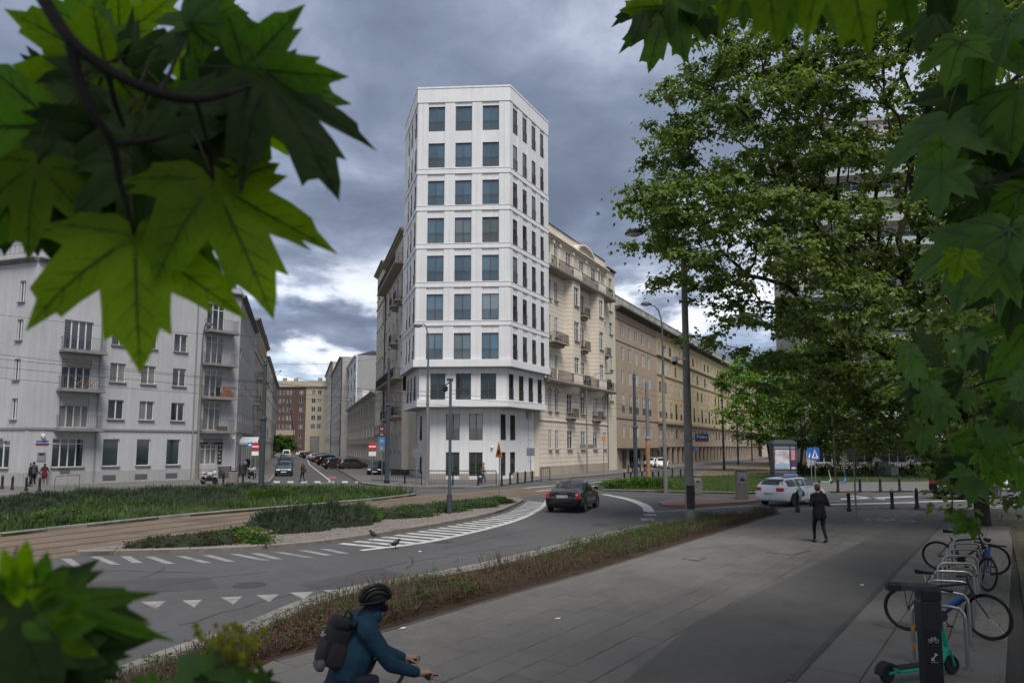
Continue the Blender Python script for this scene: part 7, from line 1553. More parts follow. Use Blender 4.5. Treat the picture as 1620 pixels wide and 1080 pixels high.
# ================================================================== motorcycles, birds
def motorcycle(label, p, a, m):
    t = thing('motorcycle', label, 'motorcycle', p, a)
    for x in (-.68, .68):
        w = MB().torus((0, 0, 0), .24, .065, 'y', 24, 8).build('wheel', rubber, t, (x, 0, .305), smooth=True); q = MB(); disc(q, (0, 0, 0), .19, -.03, .03, n=16); ob('rim', q.mesh('rim', dark_metal), w)
    softbox((.12, 0, .80), (.28, .15, .15), (0, R(-8), 0), m, 'tank', t); softbox((-.36, 0, .80), (.32, .12, .05), (0, R(5), 0), rubber, 'seat', t); softbox((-.66, 0, .86), (.18, .09, .06), (0, R(14), 0), m, 'tail', t); softbox((.02, 0, .45), (.27, .15, .19), (0, 0, 0), dark_metal, 'engine', t); softbox((.62, 0, .92), (.12, .14, .14), (0, 0, 0), m, 'headlamp_fairing', t); softbox((.66, 0, .64), (.20, .07, .03), (0, R(10), 0), m, 'mudguard', t)
    q = MB()
    for s in (-1, 1): q.tube([(.68, s*.1, .305), (.5, s*.1, .95)], .028, 6)
    q.tube([(-.68, .09, .305), (-.05, .1, .42)], .03, 6); q.tube([(-.68, -.09, .305), (-.05, -.1, .42)], .03, 6); q.build('fork', dark_metal, t); q = MB(); q.tube([(.36, -.36, 1.08), (.48, -.12, 1.02), (.48, .12, 1.02), (.36, .36, 1.08)], .016, 6); q.build('handlebar', dark_metal, t); q = MB(); q.tube([(.1, -.16, .28), (-.3, -.18, .25), (-.75, -.2, .42)], [.035, .04, .055], 8); q.build('exhaust', chrome, t)
motorcycle('white motorcycle parked beside the tall black post', G(330.5, 766, .12), R(-28), mat('motorcycle_white', (.55, .56, .58), .3)); motorcycle('second white motorcycle parked behind the no entry sign', G(398, 757, .12), R(-50), mat('motorcycle_white', (.55, .56, .58)))
def bird(label, p, a, m, z):
    t = thing('bird', label, 'bird', (p.x, p.y, z), a, 'crows by the gravel island'); softbox((0, 0, .17), (.13, .065, .07), (0, R(-18), 0), m, 'body', t, .9); softbox((.12, 0, .26), (.05, .04, .042), (0, 0, 0), m, 'head', t, .95); MB().tube([(.155, 0, .26), (.215, 0, .245)], [.016, .003], 6).build('beak', blackm, t); MB().add([(-.10, -.03, .16), (-.10, .03, .16), (-.26, .04, .10), (-.26, -.04, .10), (-.10, 0, .18)], [(0,1,2,3),(4,1,0),(4,2,1),(4,3,2),(4,0,3)]).build('tail', m, t)
    for s in (-1, 1): MB().tube([(.01, s*.025, .11), (.02, s*.027, 0), (.06, s*.03, .004)], .006, 5).build('leg', blackm, t)
crow = mat('crow_feather', (.016, .017, .020), .6, .2, 15); bird('dark crow standing on the kerb of the gravel island', G(590.5, 853, .14), R(150), crow, .14); bird('dark crow pecking on the hatched road marking', G(625, 868), R(20), crow, .004)
# ================================================================== vegetation
def leaf_m(name, col, tr=(1.5, 1.7, .55), fac=.42, rough=.5, var=.3, scale=.6, objvar=0.): return mat(name, col, rough, var, scale, spec=.35, trans=(tr, fac), objvar=objvar)
maple1 = leaf_m('maple_leaf', (.135, .185, .050), scale=.55, var=.32); maple2 = leaf_m('maple_leaf_dark', (.088, .132, .040), scale=.7); maple3 = leaf_m('maple_leaf_young', (.15, .195, .05), scale=.7)
spring1 = leaf_m('spring_leaf', (.135, .24, .036), (1.6, 1.8, .5), .45); spring2 = leaf_m('spring_leaf_dark', (.045, .085, .018))
bark = mat('bark', (.045, .038, .032), .95, .3, 4, .8, 18, spec=.1)
twigm = mat('twig_bark', (.018, .013, .012), .9, .2, 8, .3, 60)
LEAF_T = np.array([(0,0,0),(.30,.02,.03),(.52,.40,.05),(.26,.52,.03),(.36,.86,-.02),(0,1.05,-.10),(-.30,.02,.03),(-.52,.40,.05),(-.26,.52,.03),(-.36,.86,-.02)], float)
LEAF_T[:, 2] += np.abs(LEAF_T[:, 0])*.22; LEAF_F = np.array([(0,1,2,3,4,5),(0,5,9,8,7,6)])
BROAD_T = np.array([(0,0,0),(.58,.36,.10),(.24,.58,.02),(0,1.05,-.14),(-.24,.58,.02),(-.58,.36,.10)], float); BROAD_F = np.array([(0,1,2,3),(0,3,4,5)])
OVAL_T = np.array([(0,0,0),(.22,.3,.05),(.24,.62,.05),(0,1,-.06),(-.24,.62,.05),(-.22,.3,.05)], float); OVAL_F = np.array([(0,1,2,3),(0,3,4,5)])
BLADE_T = np.array([(-.03,0,0),(.03,0,0),(.02,.6,.06),(0,1.,.22)], float); BLADE_F = np.array([(0,1,2,3)])
def unit(v): return v/np.maximum(np.linalg.norm(v, axis=-1, keepdims=True), 1e-9)
def scatter(T, Fc, C, D, Nn, s):
    """copies of the template T at C, its y axis along D, z near Nn, size s"""
    D = unit(D); X = unit(np.cross(D, Nn)); Z = np.cross(X, D); s = np.asarray(s).reshape(-1, 1, 1)
    V = C[:, None, :]+s*(T[None, :, 0:1]*X[:, None, :]+T[None, :, 1:2]*D[:, None, :]+T[None, :, 2:3]*Z[:, None, :])
    n = len(C); return V.reshape(-1, 3), (Fc[None]+(np.arange(n)*len(T))[:, None, None]).reshape(-1, Fc.shape[1])
def in_poly(P, poly):
    x, y = P[:, 0], P[:, 1]; c = np.zeros(len(P), bool); n = len(poly); j = n-1
    for i in range(n):
        xi, yi = poly[i]; xj, yj = poly[j]
        c ^= ((yi > y) != (yj > y)) & (x < (xj-xi)*(y-yi)/(yj-yi+1e-12)+xi); j = i
    return c
def skeleton(root_pts, targets, bias=.35, ctr=None):
    """joins the targets to a growing skeleton, near ones first; returns nodes, parents"""
    N = [tuple(p) for p in root_pts]; par = [-1]+list(range(len(root_pts)-1)); plen = [0.]
    for a, b in zip(root_pts, root_pts[1:]): plen.append(plen[-1]+np.linalg.norm(np.array(b)-np.array(a)))
    NN = np.zeros((len(N)+len(targets)*2, 3)); PL = np.zeros(len(NN)); k = len(N); NN[:k] = N; PL[:k] = plen
    PL[:max(1, len(root_pts)//2)] += 60        # nothing leaves the lower trunk
    top = np.array(root_pts[-1]); o = np.argsort(np.linalg.norm(targets-top, axis=1))
    for i in o:
        t = targets[i]; d = np.linalg.norm(NN[:k]-t, axis=1); j = int(np.argmin(d+bias*PL[:k])); L_ = d[j]
        if L_ > 1.0:
            mid = NN[j]*.5+t*.5; mid[2] += L_*.06; mid += RNG.normal(0, .07*L_, 3); NN[k] = mid; PL[k] = PL[j]+L_*.5; par.append(j); j = k; k += 1
        NN[k] = t; PL[k] = PL[j]+np.linalg.norm(NN[j]-t); par.append(j); k += 1
    return NN[:k], par
def branch_mesh(NN, par, r_tip=.006, p=2.3, rmax=.4, n_thick=8):
    k = len(NN); w = np.zeros(k)
    ch = [0]*k
    for i in range(1, k): ch[par[i]] += 1
    for i in range(k-1, 0, -1):
        if ch[i] == 0: w[i] += r_tip**p
        w[par[i]] += w[i]
    r = np.minimum(w**(1/p), rmax); q = MB()
    for i in range(1, k):
        j = par[i]; rj = min(r[j], r[i]*1.35) if j else r[j]
        a = Vector(NN[j]); b = Vector(NN[i]); L_ = (b-a).length
        if L_ < 1e-4: continue
        n = 3 if r[i] < .02 else 5 if r[i] < .07 else n_thick
        if r[i] > .03 and L_ > .7:
            m_ = a.lerp(b, .5)+Vector(RNG.normal(0, .035*L_, 3)); q.tube([a, m_, b], [rj, (rj+r[i])/2, r[i]], n, cap=False)
        else: q.tube([a, b], [rj, r[i]], n, cap=False)
    return q
def foliage(C, per, size, spread, mats, droop=.5, T=LEAF_T, Fc=LEAF_F, wts=(.6, .3, .1), flat=.55):
    n = len(C); c = np.repeat(C, per, 0); m = len(c); off = unit(RNG.normal(0, 1, (m, 3)))*np.abs(RNG.normal(0, spread, (m, 1))); off[:, 2] *= flat; off[:, 2] -= .25*spread*(np.linalg.norm(off[:, :2], axis=1)/spread)**2*.5
    d = unit(off*np.array([1, 1, .4])+RNG.normal(0, .25*spread, (m, 3)))+np.array([0, 0, -droop]); nn = np.array([0, 0, 1.])+RNG.normal(0, .34, (m, 3))
    s = size*RNG.uniform(.6, 1.2, m); V, Fx = scatter(T, Fc, c+off, d, nn, s)
    mi = np.repeat(np.repeat(RNG.choice(len(wts), n, p=wts), per), len(Fc)); return V, Fx, mi
def tree(name, label, base, trunk, targets, per, size, spread, mats, wts, rmax, group=None, droop=.5, r_tip=.006, T=LEAF_T, Fc=LEAF_F, bias=.35, flat=.55):
    base = Vector(base); b = np.array(base); t = thing(name, label, 'tree', base, 0, group)
    NN, par = skeleton([np.array(p)-b for p in trunk], targets-b, bias); br = branch_mesh(NN, par, r_tip, rmax=rmax)
    ob('trunk', br.mesh('trunk', bark, True), t)
    V, Fx, mi = foliage(targets-b, per, size, spread, mats, droop, T, Fc, wts, flat); tag(ob('crown', np_mesh('crown', V, Fx, mats, mi), t), kind='stuff'); return t
def px_targets(poly, y0, y1, n, clump=.55, fs=.35, power=1., zmin=.6, edge=None):
    """points of a crown whose outline seen in the photograph is poly, spread in depth y0..y1 with a rounded section and gaps"""
    poly = np.array(poly, float); lo, hi = poly.min(0), poly.max(0); c = poly.mean(0); out = np.zeros((0, 3)); ph = RNG.uniform(0, 6, (6, 3)); fr = RNG.uniform(.35, 1.1, (6, 3))*fs*2
    while len(out) < n:
        P = RNG.uniform(lo, hi, (n*3, 2)); P = P[in_poly(P, poly)]
        # distance to the outline controls the thickness
        dd = np.full(len(P), 1e9)
        for a, b_ in zip(poly, np.roll(poly, -1, 0)):
            ab = b_-a; tt = np.clip(((P-a)@ab)/(ab@ab), 0, 1); dd = np.minimum(dd, np.linalg.norm(P-(a+tt[:, None]*ab), axis=1))
        th = np.clip(np.sqrt(dd/160), .12, 1); Y = (y0+y1)/2+(y1-y0)/2*th*RNG.uniform(-1, 1, len(P))
        W_ = np.array([PD(px, py, y) for (px, py), y in zip(P, Y)])
        g_ = sum(np.sin(W_@fr[i]+ph[i, 0]) for i in range(6))/6
        W_ = W_[(g_+RNG.normal(0, .25, len(W_)) > -.35*clump) & (W_[:, 2] > zmin)]; out = np.vstack([out, W_])
    return out[:n]
# ---- the big maple on the right
P_MAIN = [(1012, 322), (1022, 262), (1042, 202), (1058, 165), (1082, 100), (1110, 35), (1140, -30), (1190, -100), (1500, -150), (1760, -120), (1780, 500), (1700, 690), (1620, 740), (1500, 745), (1430, 715), (1350, 695), (1285, 640), (1200, 585), (1130, 550), (1092, 505), (1055, 445), (1025, 388)]
bt = G(1556, 831, .12)
def sprays(C, m, r):
    """every centre becomes a flat drooping spray of m twig ends"""
    n = len(C); rr_ = r*np.sqrt(RNG.uniform(.05, 1, (n, m)))*RNG.uniform(.6, 1.25, (n, 1)); an = RNG.uniform(0, 2*np.pi, (n, m)); O = np.stack([rr_*np.cos(an), rr_*np.sin(an), -.20*rr_**2+RNG.normal(0, .09, (n, m))], 2); return (C[:, None, :]+O).reshape(-1, 3)
T1 = sprays(px_targets(P_MAIN, 20, 30.5, 600, 1.25, .35), 7, 1.05)
tree('maple_tree', 'large maple spreading over the right half of the picture', bt, [bt, bt+Vector((-.1, 0, 2.)), bt+Vector((-.4, .1, 4.2)), bt+Vector((-1.2, 0, 6.3)), bt+Vector((-2.2, -.3, 8.5)), bt+Vector((-2.6, 0, 11))], T1, 40, .165, .30, [maple1, maple2, maple3], (.56, .32, .12), .26, 'maples on the right', r_tip=.011, T=BROAD_T, Fc=BROAD_F, flat=.5, droop=.75)
# ---- the nearer maple whose low boughs hang over the bicycles
P_NEAR = [(1430, 560), (1460, 470), (1500, 330), (1540, 150), (1600, -60), (1700, -200), (2100, -200), (2200, 400), (2150, 700), (1900, 800), (1700, 830), (1650, 800), (1600, 815), (1560, 800), (1540, 815), (1500, 812), (1455, 835), (1440, 812), (1475, 785), (1465, 740), (1445, 690), (1430, 620)]
T2 = px_targets(P_NEAR, 10.5, 16.5, 560, .6, .5, zmin=1.2)
bn = Vector((14.5, 13.5, .12))
tree('maple_tree', 'nearer maple with low boughs hanging over the bicycle racks', bn, [bn, bn+Vector((0, 0, 2.)), bn+Vector((-.3, .2, 4.)), bn+Vector((-.6, .3, 6.5)), bn+Vector((-.8, .1, 8.5))], T2, 34, .14, .45, [maple2, maple1, maple3], (.5, .42, .08), .24, 'maples on the right', flat=.35, r_tip=.008)
# ---- unseen trees added beside and behind the camera to shade the foreground
def ball_targets(c, r, n, squash=.75):
    u = unit(RNG.normal(0, 1, (n, 3)))*(RNG.uniform(0, 1, (n, 1))**.45)*np.array(r); return u+np.array(c)
bx_ = Vector((9.5, -2.0, .12)); T3 = ball_targets((7.5, 1.0, 11.0), (8.5, 7.5, 4.6), 430)
tree('maple_tree', 'unseen maple added beside the viewpoint to shade the bicycle area, outside the picture', bx_, [bx_, bx_+Vector((0, 0, 2.5)), bx_+Vector((-.3, .3, 5)), bx_+Vector((-.6, .8, 8))], T3, 30, .26, .7, [maple2, maple1, maple3], (.55, .4, .05), .3, 'maples on the right')
bz_ = Vector((-4.5, -7.5, .0)); T4 = ball_targets((-2.6, -3.6, 9.6), (7.2, 5.2, 3.6), 190)
tree('maple_tree', 'unseen maple added behind the viewpoint to shade the near leaves, outside the picture', bz_, [bz_, bz_+Vector((0, 0, 2.5)), bz_+Vector((.2, .6, 5)), bz_+Vector((.6, 1.6, 7.5))], T4, 30, .28, .75, [maple2, maple1, maple3], (.55, .4, .05), .3, 'maples on the right')
# ---- trees of the park
def park_tree(px, py, poly, y0, y1, n, label, mats, wts, per=60, size=.3, rmax=.28, lean=0., zt=.45):
    b = G(px, py, .1); T = px_targets(poly, y0, y1, n, .6, .3, zmin=2.2); top = T[:, 2].max()*zt
    tree('park_tree', label, b, [b, b+Vector((lean*.2, 0, top*.35)), b+Vector((lean*.6, 0, top*.7)), b+Vector((lean, 0, top))], T, per, size, .75, mats, wts, rmax, 'trees of the park', r_tip=.018, T=BROAD_T, Fc=BROAD_F)
park_tree(1221, 744, [(1132, 640), (1136, 600), (1150, 570), (1185, 556), (1215, 560), (1250, 548), (1270, 600), (1265, 660), (1235, 705), (1180, 700), (1150, 685), (1138, 665)], 78, 90, 240, 'bright green young tree left of the advertising column', [spring1, spring2, maple3], (.7, .2, .1), lean=-1.5)
park_tree(1270, 752, [(1215, 640), (1225, 570), (1270, 540), (1330, 545), (1350, 620), (1340, 690), (1290, 712), (1235, 705)], 68, 78, 240, 'green tree directly right of the advertising column', [spring1, spring2, maple2], (.45, .4, .15), rmax=.26)
park_tree(1321, 756, [(1270, 650), (1300, 560), (1370, 540), (1440, 560), (1470, 650), (1440, 710), (1360, 722), (1290, 712)], 62, 72, 260, 'thick trunked tree behind the pedestrian crossing signs', [maple1, spring2, maple2], (.45, .35, .2), rmax=.42)
park_tree(1478, 757, [(1420, 660), (1440, 560), (1520, 530), (1600, 560), (1620, 660), (1580, 715), (1480, 720), (1430, 705)], 60, 72, 240, 'tree of the park behind the black car', [maple2, spring2, maple1], (.5, .3, .2), rmax=.35)
park_tree(1610, 752, [(1560, 660), (1580, 560), (1660, 530), (1760, 560), (1760, 680), (1680, 718), (1590, 715)], 64, 76, 200, 'tree of the park at the right edge', [maple2, spring2, maple1], (.5, .3, .2), rmax=.35)
park_tree(447, 716, [(431, 712), (430, 700), (436, 692), (448, 689), (458, 693), (466, 702), (466, 714)], 168, 178, 120, 'small green tree before the brick block at the end of the left street', [spring2, spring1, maple2], (.6, .3, .1), size=.5, zt=.6)
# ---- dark hedge line of the park
def shrub_row(name, label, pts, w, h, n, size, mats, wts, z0=.1, T=OVAL_T, Fc=OVAL_F, twigs=0, cat='hedge', spread=.12, jag=.25):
    c = resample([Vector((p.x, p.y, 0)) for p in pts], .2); o = c[0].copy(); o.z = z0; t = thing(name, label, cat, o)
    idx = RNG.integers(0, len(c), n); B = np.array([(p.x-o.x, p.y-o.y, 0) for p in c])[idx]; ph = RNG.uniform(0, 6, 4)
    hh = h*(1+jag*np.sin(idx*.13+ph[0])+jag*.6*np.sin(idx*.37+ph[1])); q = B.copy(); q[:, :2] += RNG.normal(0, w*.36, (n, 2)); u = RNG.uniform(0, 1, n)**.7; q[:, 2] = hh*u
    r_ = np.linalg.norm(q[:, :2]-B[:, :2], axis=1)/w; q[:, 2] *= np.clip(1.15-r_**2, .2, 1)
    V, Fx, mi = foliage(q, 7, size, spread, mats, .1, T, Fc, wts); tag(ob('leaves', np_mesh('leaves', V, Fx, mats, mi), t), kind='stuff')
    if twigs:
        m = twigs; idx = RNG.integers(0, len(c), m); C = np.array([(p.x-o.x, p.y-o.y, 0) for p in c])[idx]; C[:, :2] += RNG.normal(0, w*.36, (m, 2)); D = np.stack([RNG.normal(0, .3, m), RNG.normal(0, .3, m), np.ones(m)], 1)
        V, Fx = scatter(BLADE_T*np.array([.45, 1, 1]), BLADE_F, C, D, RNG.normal(0, 1, (m, 3)), h*RNG.uniform(.6, 1.3, m)); tag(ob('stems_and_shade', np_mesh('stems_and_shade', V, Fx, twigm), t), kind='stuff')
    return t
shrub_row('park_hedge', 'clipped dark hedge at the back of the park', pxs([(1240, 752), (1330, 751), (1480, 751), (1620, 749)], .1), 1.2, 1.35, 2600, .16, [maple2, spring2], (.6, .4), twigs=400)
shrub_row('round_hedge', 'green hedge before the right street', pxs([(962, 772), (985, 771), (1015, 770.5), (1050, 771)], .1), 1.2, .75, 1500, .13, [spring2, spring1, maple2], (.5, .3, .2), jag=.15)
# ---- the strip of low shrubs along the near kerb: bare brown twigs, some in leaf
mid = []; HEDGE_IN0 = [HEDGE_IN[0].lerp(HEDGE_IN[1], .55)]+HEDGE_IN[1:]
for k in range(60):
    t_ = k/59; a = along([Vector((p.x, p.y, 0)) for p in HEDGE_IN0], t_); d2 = min(KERB, key=lambda p: (p.x-a.x)**2+(p.y-a.y)**2); mid.append((a, d2))
dryt = mat('dry_twig', (.105, .070, .050), .9, .3, 3); dryl = leaf_m('dry_leaf', (.125, .066, .042), (1.2, 1, .8), .2); grnl = leaf_m('shrub_leaf', (.075, .12, .028), scale=1.5)
hedge = thing('low_shrub_strip', 'strip of low brown twiggy shrubs with green shoots along the near kerb', 'hedge', (mid[0][0].x, mid[0][0].y, .125)); ho = np.array([mid[0][0].x, mid[0][0].y, .125])
def strip_points(n, gamma=None):
    s = np.where(RNG.uniform(0, 1, n) < .35, RNG.uniform(0, 16, n), RNG.uniform(0, 59, n)); i = s.astype(int).clip(0, 58); f = (s-i)[:, None]; A = np.array([m[0] for m in mid]); B = np.array([m[1] for m in mid]); a = A[i]*(1-f)+A[i+1]*f; b = B[i]*(1-f)+B[i+1]*f
    d = np.linalg.norm(b-a, axis=1); u = RNG.uniform(.12, 1, n)*np.clip(1-.80/np.maximum(d, .9), .2, 1); P = a+(b-a)*u[:, None]; P[:, 2] = .125; return P-ho, s/59
C, s = strip_points(16000); m = len(C); hgt = (.24+.06*np.sin(s*40)+.05*np.sin(s*95))*RNG.uniform(.4, 1.4, m)
D = np.stack([RNG.normal(0, .32, m), RNG.normal(0, .32, m), np.ones(m)], 1); V, Fx = scatter(BLADE_T*np.array([.16, 1, .6]), BLADE_F, C, D, RNG.normal(0, 1, (m, 3)), hgt); tag(ob('twigs', np_mesh('twigs', V, Fx, dryt), hedge), kind='stuff')
C, s = strip_points(8000); C[:, 2] += RNG.uniform(0, .22, len(C)); V, Fx, mi = foliage(C, 4, .042, .07, [dryl], .1, OVAL_T, OVAL_F, (1.,)); tag(ob('dry_leaves', np_mesh('dry_leaves', V, Fx, [dryl], mi), hedge), kind='stuff')
C, s = strip_points(9000); keep = RNG.uniform(0, 1, len(C)) < (.08+.75*np.exp(-((s-.60)/.17)**2)+.25*np.exp(-((s-.22)/.03)**2)); C = C[keep]; s = s[keep]; C[:, 2] += RNG.uniform(.05, .34, len(C)); V, Fx, mi = foliage(C, 7, .058, .075, [grnl, spring2], .0, OVAL_T, OVAL_F, (.7, .3)); tag(ob('green_shoots', np_mesh('green_shoots', V, Fx, [grnl, spring2], mi), hedge), kind='stuff')
C, s = strip_points(2600); C[:, 2] += .012; V, Fx, mi = foliage(C, 1, .06, .03, [dryl], 0, OVAL_T, OVAL_F, (1.,)); tag(ob('leaf_litter', np_mesh('leaf_litter', V, Fx, [dryl], mi), hedge), kind='stuff')
# ---- planted islands: lavender-like mounds, herbs and grass
sage = leaf_m('sage_green_leaf', (.062, .085, .052), (1.2, 1.3, .8), .25); herb = leaf_m('herb_leaf', (.085, .145, .030), scale=.9); dgr = leaf_m('dark_herb_leaf', (.030, .052, .018)); redl = leaf_m('red_ground_leaf', (.075, .058, .030))
def in_isl(poly, n, marg=0.):
    P = np.array(xy(poly)); lo, hi = P.min(0), P.max(0); lo = np.maximum(lo, [-40, 5]); out = np.zeros((0, 2))
    while len(out) < n:
        Q = RNG.uniform(lo, hi, (n*3, 2)); Q = Q[in_poly(Q, P)]
        if marg:
            dd = np.full(len(Q), 1e9)
            for a, b_ in zip(P, np.roll(P, -1, 0)):
                ab = b_-a; L2 = ab@ab
                if L2 < 1e-9: continue
                tt = np.clip(((Q-a)@ab)/L2, 0, 1); dd = np.minimum(dd, np.linalg.norm(Q-(a+tt[:, None]*ab), axis=1))
            Q = Q[dd > marg]
        out = np.vstack([out, Q])
    return out[:n]
def grass_on(poly, name, label, n, h, mats, wts, z0, marg=.15, cat='grass'):
    Q = in_isl(poly, n, marg); o = Vector((Q[0, 0], Q[0, 1], z0)); C = np.c_[Q-Q[0], np.zeros(n)]; D = np.stack([RNG.normal(0, .45, n), RNG.normal(0, .45, n), np.ones(n)], 1)
    pt = .5*np.sin(Q[:, 0]*.55+1.3*np.sin(Q[:, 1]*.4))+.5*np.sin(Q[:, 1]*.9+1.7*np.sin(Q[:, 0]*.31)); p2 = np.sin(Q[:, 0]*1.7+2*np.sin(Q[:, 1]*1.1))
    hv = h*RNG.uniform(.45, 1.45, n)*np.clip(1+.55*pt+.25*p2, .25, 2); bald = (pt+.5*p2+RNG.normal(0, .25, n)) < -1.05; hv[bald] *= .12
    V, Fx = scatter(BLADE_T*np.array([1.6, 1, 1]), BLADE_F, C, D, RNG.normal(0, 1, (n, 3)), hv); mi = np.where(RNG.uniform(0, 1, n) < .55, np.clip(((1-pt)*.5*len(wts)).astype(int), 0, len(wts)-1), RNG.choice(len(wts), n, p=wts))
    tag(ob(name, np_mesh(name, V, Fx, mats, mi), None, o), label, cat, kind='stuff')
grass_on(N_ISL, 'grass', 'tall mixed grass on the far planted island', 26000, .26, [herb, dgr, sage], (.6, .25, .15), .1)
def mound(name, label, px, py, rx, ry, h, n, size, mats, wts, rz=0., T=OVAL_T, Fc=OVAL_F, per=7, z0=.1, cat='shrub', blades=False, group=None):
    b = G(px, py, z0); t = thing(name, label, cat, b, rz, group); u = unit(RNG.normal(0, 1, (n, 3))); u[:, 2] = np.abs(u[:, 2]); q = u*np.array([rx, ry, h])*RNG.uniform(.72, 1.02, (n, 1)); q[:, 2] += .1*h*np.sin(q[:, 0]*5)
    if blades:
        D = u*np.array([.6, .6, .9])+RNG.normal(0, .3, (n, 3))+np.array([0, 0, .6]); V, Fx = scatter(BLADE_T*np.array([1.3, 1, 1]), BLADE_F, q*.8, D, RNG.normal(0, 1, (n, 3)), size*RNG.uniform(.6, 1.3, n)); mi = RNG.choice(len(wts), n, p=wts)
    else: V, Fx, mi = foliage(q, per, size, size*.9, mats, -.1, T, Fc, wts)
    tag(ob('leaves', np_mesh('leaves', V, Fx, mats, mi), t), kind='stuff'); q = MB(); q.lathe([(1, 0), (.86, .5), (.5, .8), (.05, .9)], 14); q.v = [(x*rx*.92, y*ry*.92, z*h) for x, y, z in q.v]; ob('stems_and_shade', q.mesh('stems_and_shade', mat('mound_shade', (.018, .026, .012), .95, .3, 3, .5, 30), True), t)  # dark inner dome, its colour standing in for shade between the leaves
lav = [sage, dgr]
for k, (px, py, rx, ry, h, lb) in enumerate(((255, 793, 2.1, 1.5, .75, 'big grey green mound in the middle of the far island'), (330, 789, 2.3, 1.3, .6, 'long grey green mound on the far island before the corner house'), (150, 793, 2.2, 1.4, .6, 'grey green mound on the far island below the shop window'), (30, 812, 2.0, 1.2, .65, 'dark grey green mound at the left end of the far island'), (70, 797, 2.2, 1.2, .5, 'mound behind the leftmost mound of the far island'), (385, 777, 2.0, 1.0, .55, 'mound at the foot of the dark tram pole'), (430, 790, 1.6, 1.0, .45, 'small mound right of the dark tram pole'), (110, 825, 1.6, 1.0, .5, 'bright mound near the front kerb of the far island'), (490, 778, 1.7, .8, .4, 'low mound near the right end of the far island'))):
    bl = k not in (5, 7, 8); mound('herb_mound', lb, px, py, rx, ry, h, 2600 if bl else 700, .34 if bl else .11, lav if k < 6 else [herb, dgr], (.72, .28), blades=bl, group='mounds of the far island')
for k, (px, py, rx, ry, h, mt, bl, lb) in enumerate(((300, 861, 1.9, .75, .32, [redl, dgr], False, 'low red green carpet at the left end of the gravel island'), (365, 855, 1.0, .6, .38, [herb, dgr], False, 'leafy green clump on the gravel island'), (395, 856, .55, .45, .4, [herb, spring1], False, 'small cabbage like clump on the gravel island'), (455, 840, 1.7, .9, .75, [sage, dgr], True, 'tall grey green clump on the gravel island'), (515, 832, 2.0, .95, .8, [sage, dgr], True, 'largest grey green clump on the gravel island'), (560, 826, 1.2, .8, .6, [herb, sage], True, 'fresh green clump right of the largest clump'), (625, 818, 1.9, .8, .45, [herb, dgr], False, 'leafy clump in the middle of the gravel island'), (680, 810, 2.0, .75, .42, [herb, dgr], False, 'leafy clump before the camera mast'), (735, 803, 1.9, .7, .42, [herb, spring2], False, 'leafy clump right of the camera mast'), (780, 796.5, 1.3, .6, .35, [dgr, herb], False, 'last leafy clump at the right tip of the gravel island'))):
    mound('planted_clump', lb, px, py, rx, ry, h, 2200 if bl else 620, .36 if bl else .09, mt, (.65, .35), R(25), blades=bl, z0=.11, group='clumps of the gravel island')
q = MB()
b = G(413, 861, .11); t = thing('sedum_plant', 'low plant with dusty pink flower heads on the gravel island', 'flower', b)
C = RNG.normal(0, .22, (60, 3)); C[:, 2] = np.abs(C[:, 2])*.6+.05; V, Fx, mi = foliage(C, 6, .10, .08, [herb], 0, OVAL_T, OVAL_F, (1.,)); tag(ob('leaves', np_mesh('leaves', V, Fx, [herb], mi), t), kind='stuff')
for k in range(6): MB().ball((random.uniform(-.4, .4), random.uniform(-.25, .25), random.uniform(.32, .42)), .06, 8, 5).build('flower_head', mat('dusty_pink', (.16, .095, .10), .9, .3, 12), t)
# pebbles on the gravel island (tens of thousands: one mass)
Q = in_isl(S_ISL, 9000, .2); n = len(Q); PT = np.array([(1,0,0),(0,1,0),(-1,0,0),(0,-1,0),(0,0,.8)], float); PF = np.array([(0,1,4),(1,2,4),(2,3,4),(3,0,4)])
V, Fx = scatter(PT, PF, np.c_[Q, np.full(n, .11)], unit(np.c_[RNG.normal(0, 1, (n, 2)), np.zeros(n)]), np.tile([0, 0, 1.], (n, 1)), RNG.uniform(.015, .05, n)); tag(ob('gravel', np_mesh('gravel', V, Fx, mat('pebble', (.20, .17, .15), .9, .35, 9))), 'pale pink gravel covering the near planted island', 'gravel', kind='stuff')
grass_on(E_ISL, 'grass', 'grass behind the hedge and concrete posts', 7000, .2, [herb, spring2], (.7, .3), .1)
LAWN = pxs([(1220, 766), (1300, 764.5), (1460, 763), (1650, 760), (1650, 742), (1240, 742)]); grass_on(LAWN, 'grass', 'shaded lawn under the park trees', 9000, .22, [dgr, herb], (.6, .4), .1)
grass_on(DIRT, 'weeds', 'thin weeds and grass on the bare earth at the right edge', 2600, .12, [herb, dryl, dgr], (.4, .3, .3), .12, .02)
grass_on(pxs([(1575, 880), (1600, 880), (1622, 1080), (1570, 1080)], .12), 'weeds', 'moss and weeds in the joints beside the bicycle racks', 320, .05, [herb, dgr], (.6, .4), .118, .01)

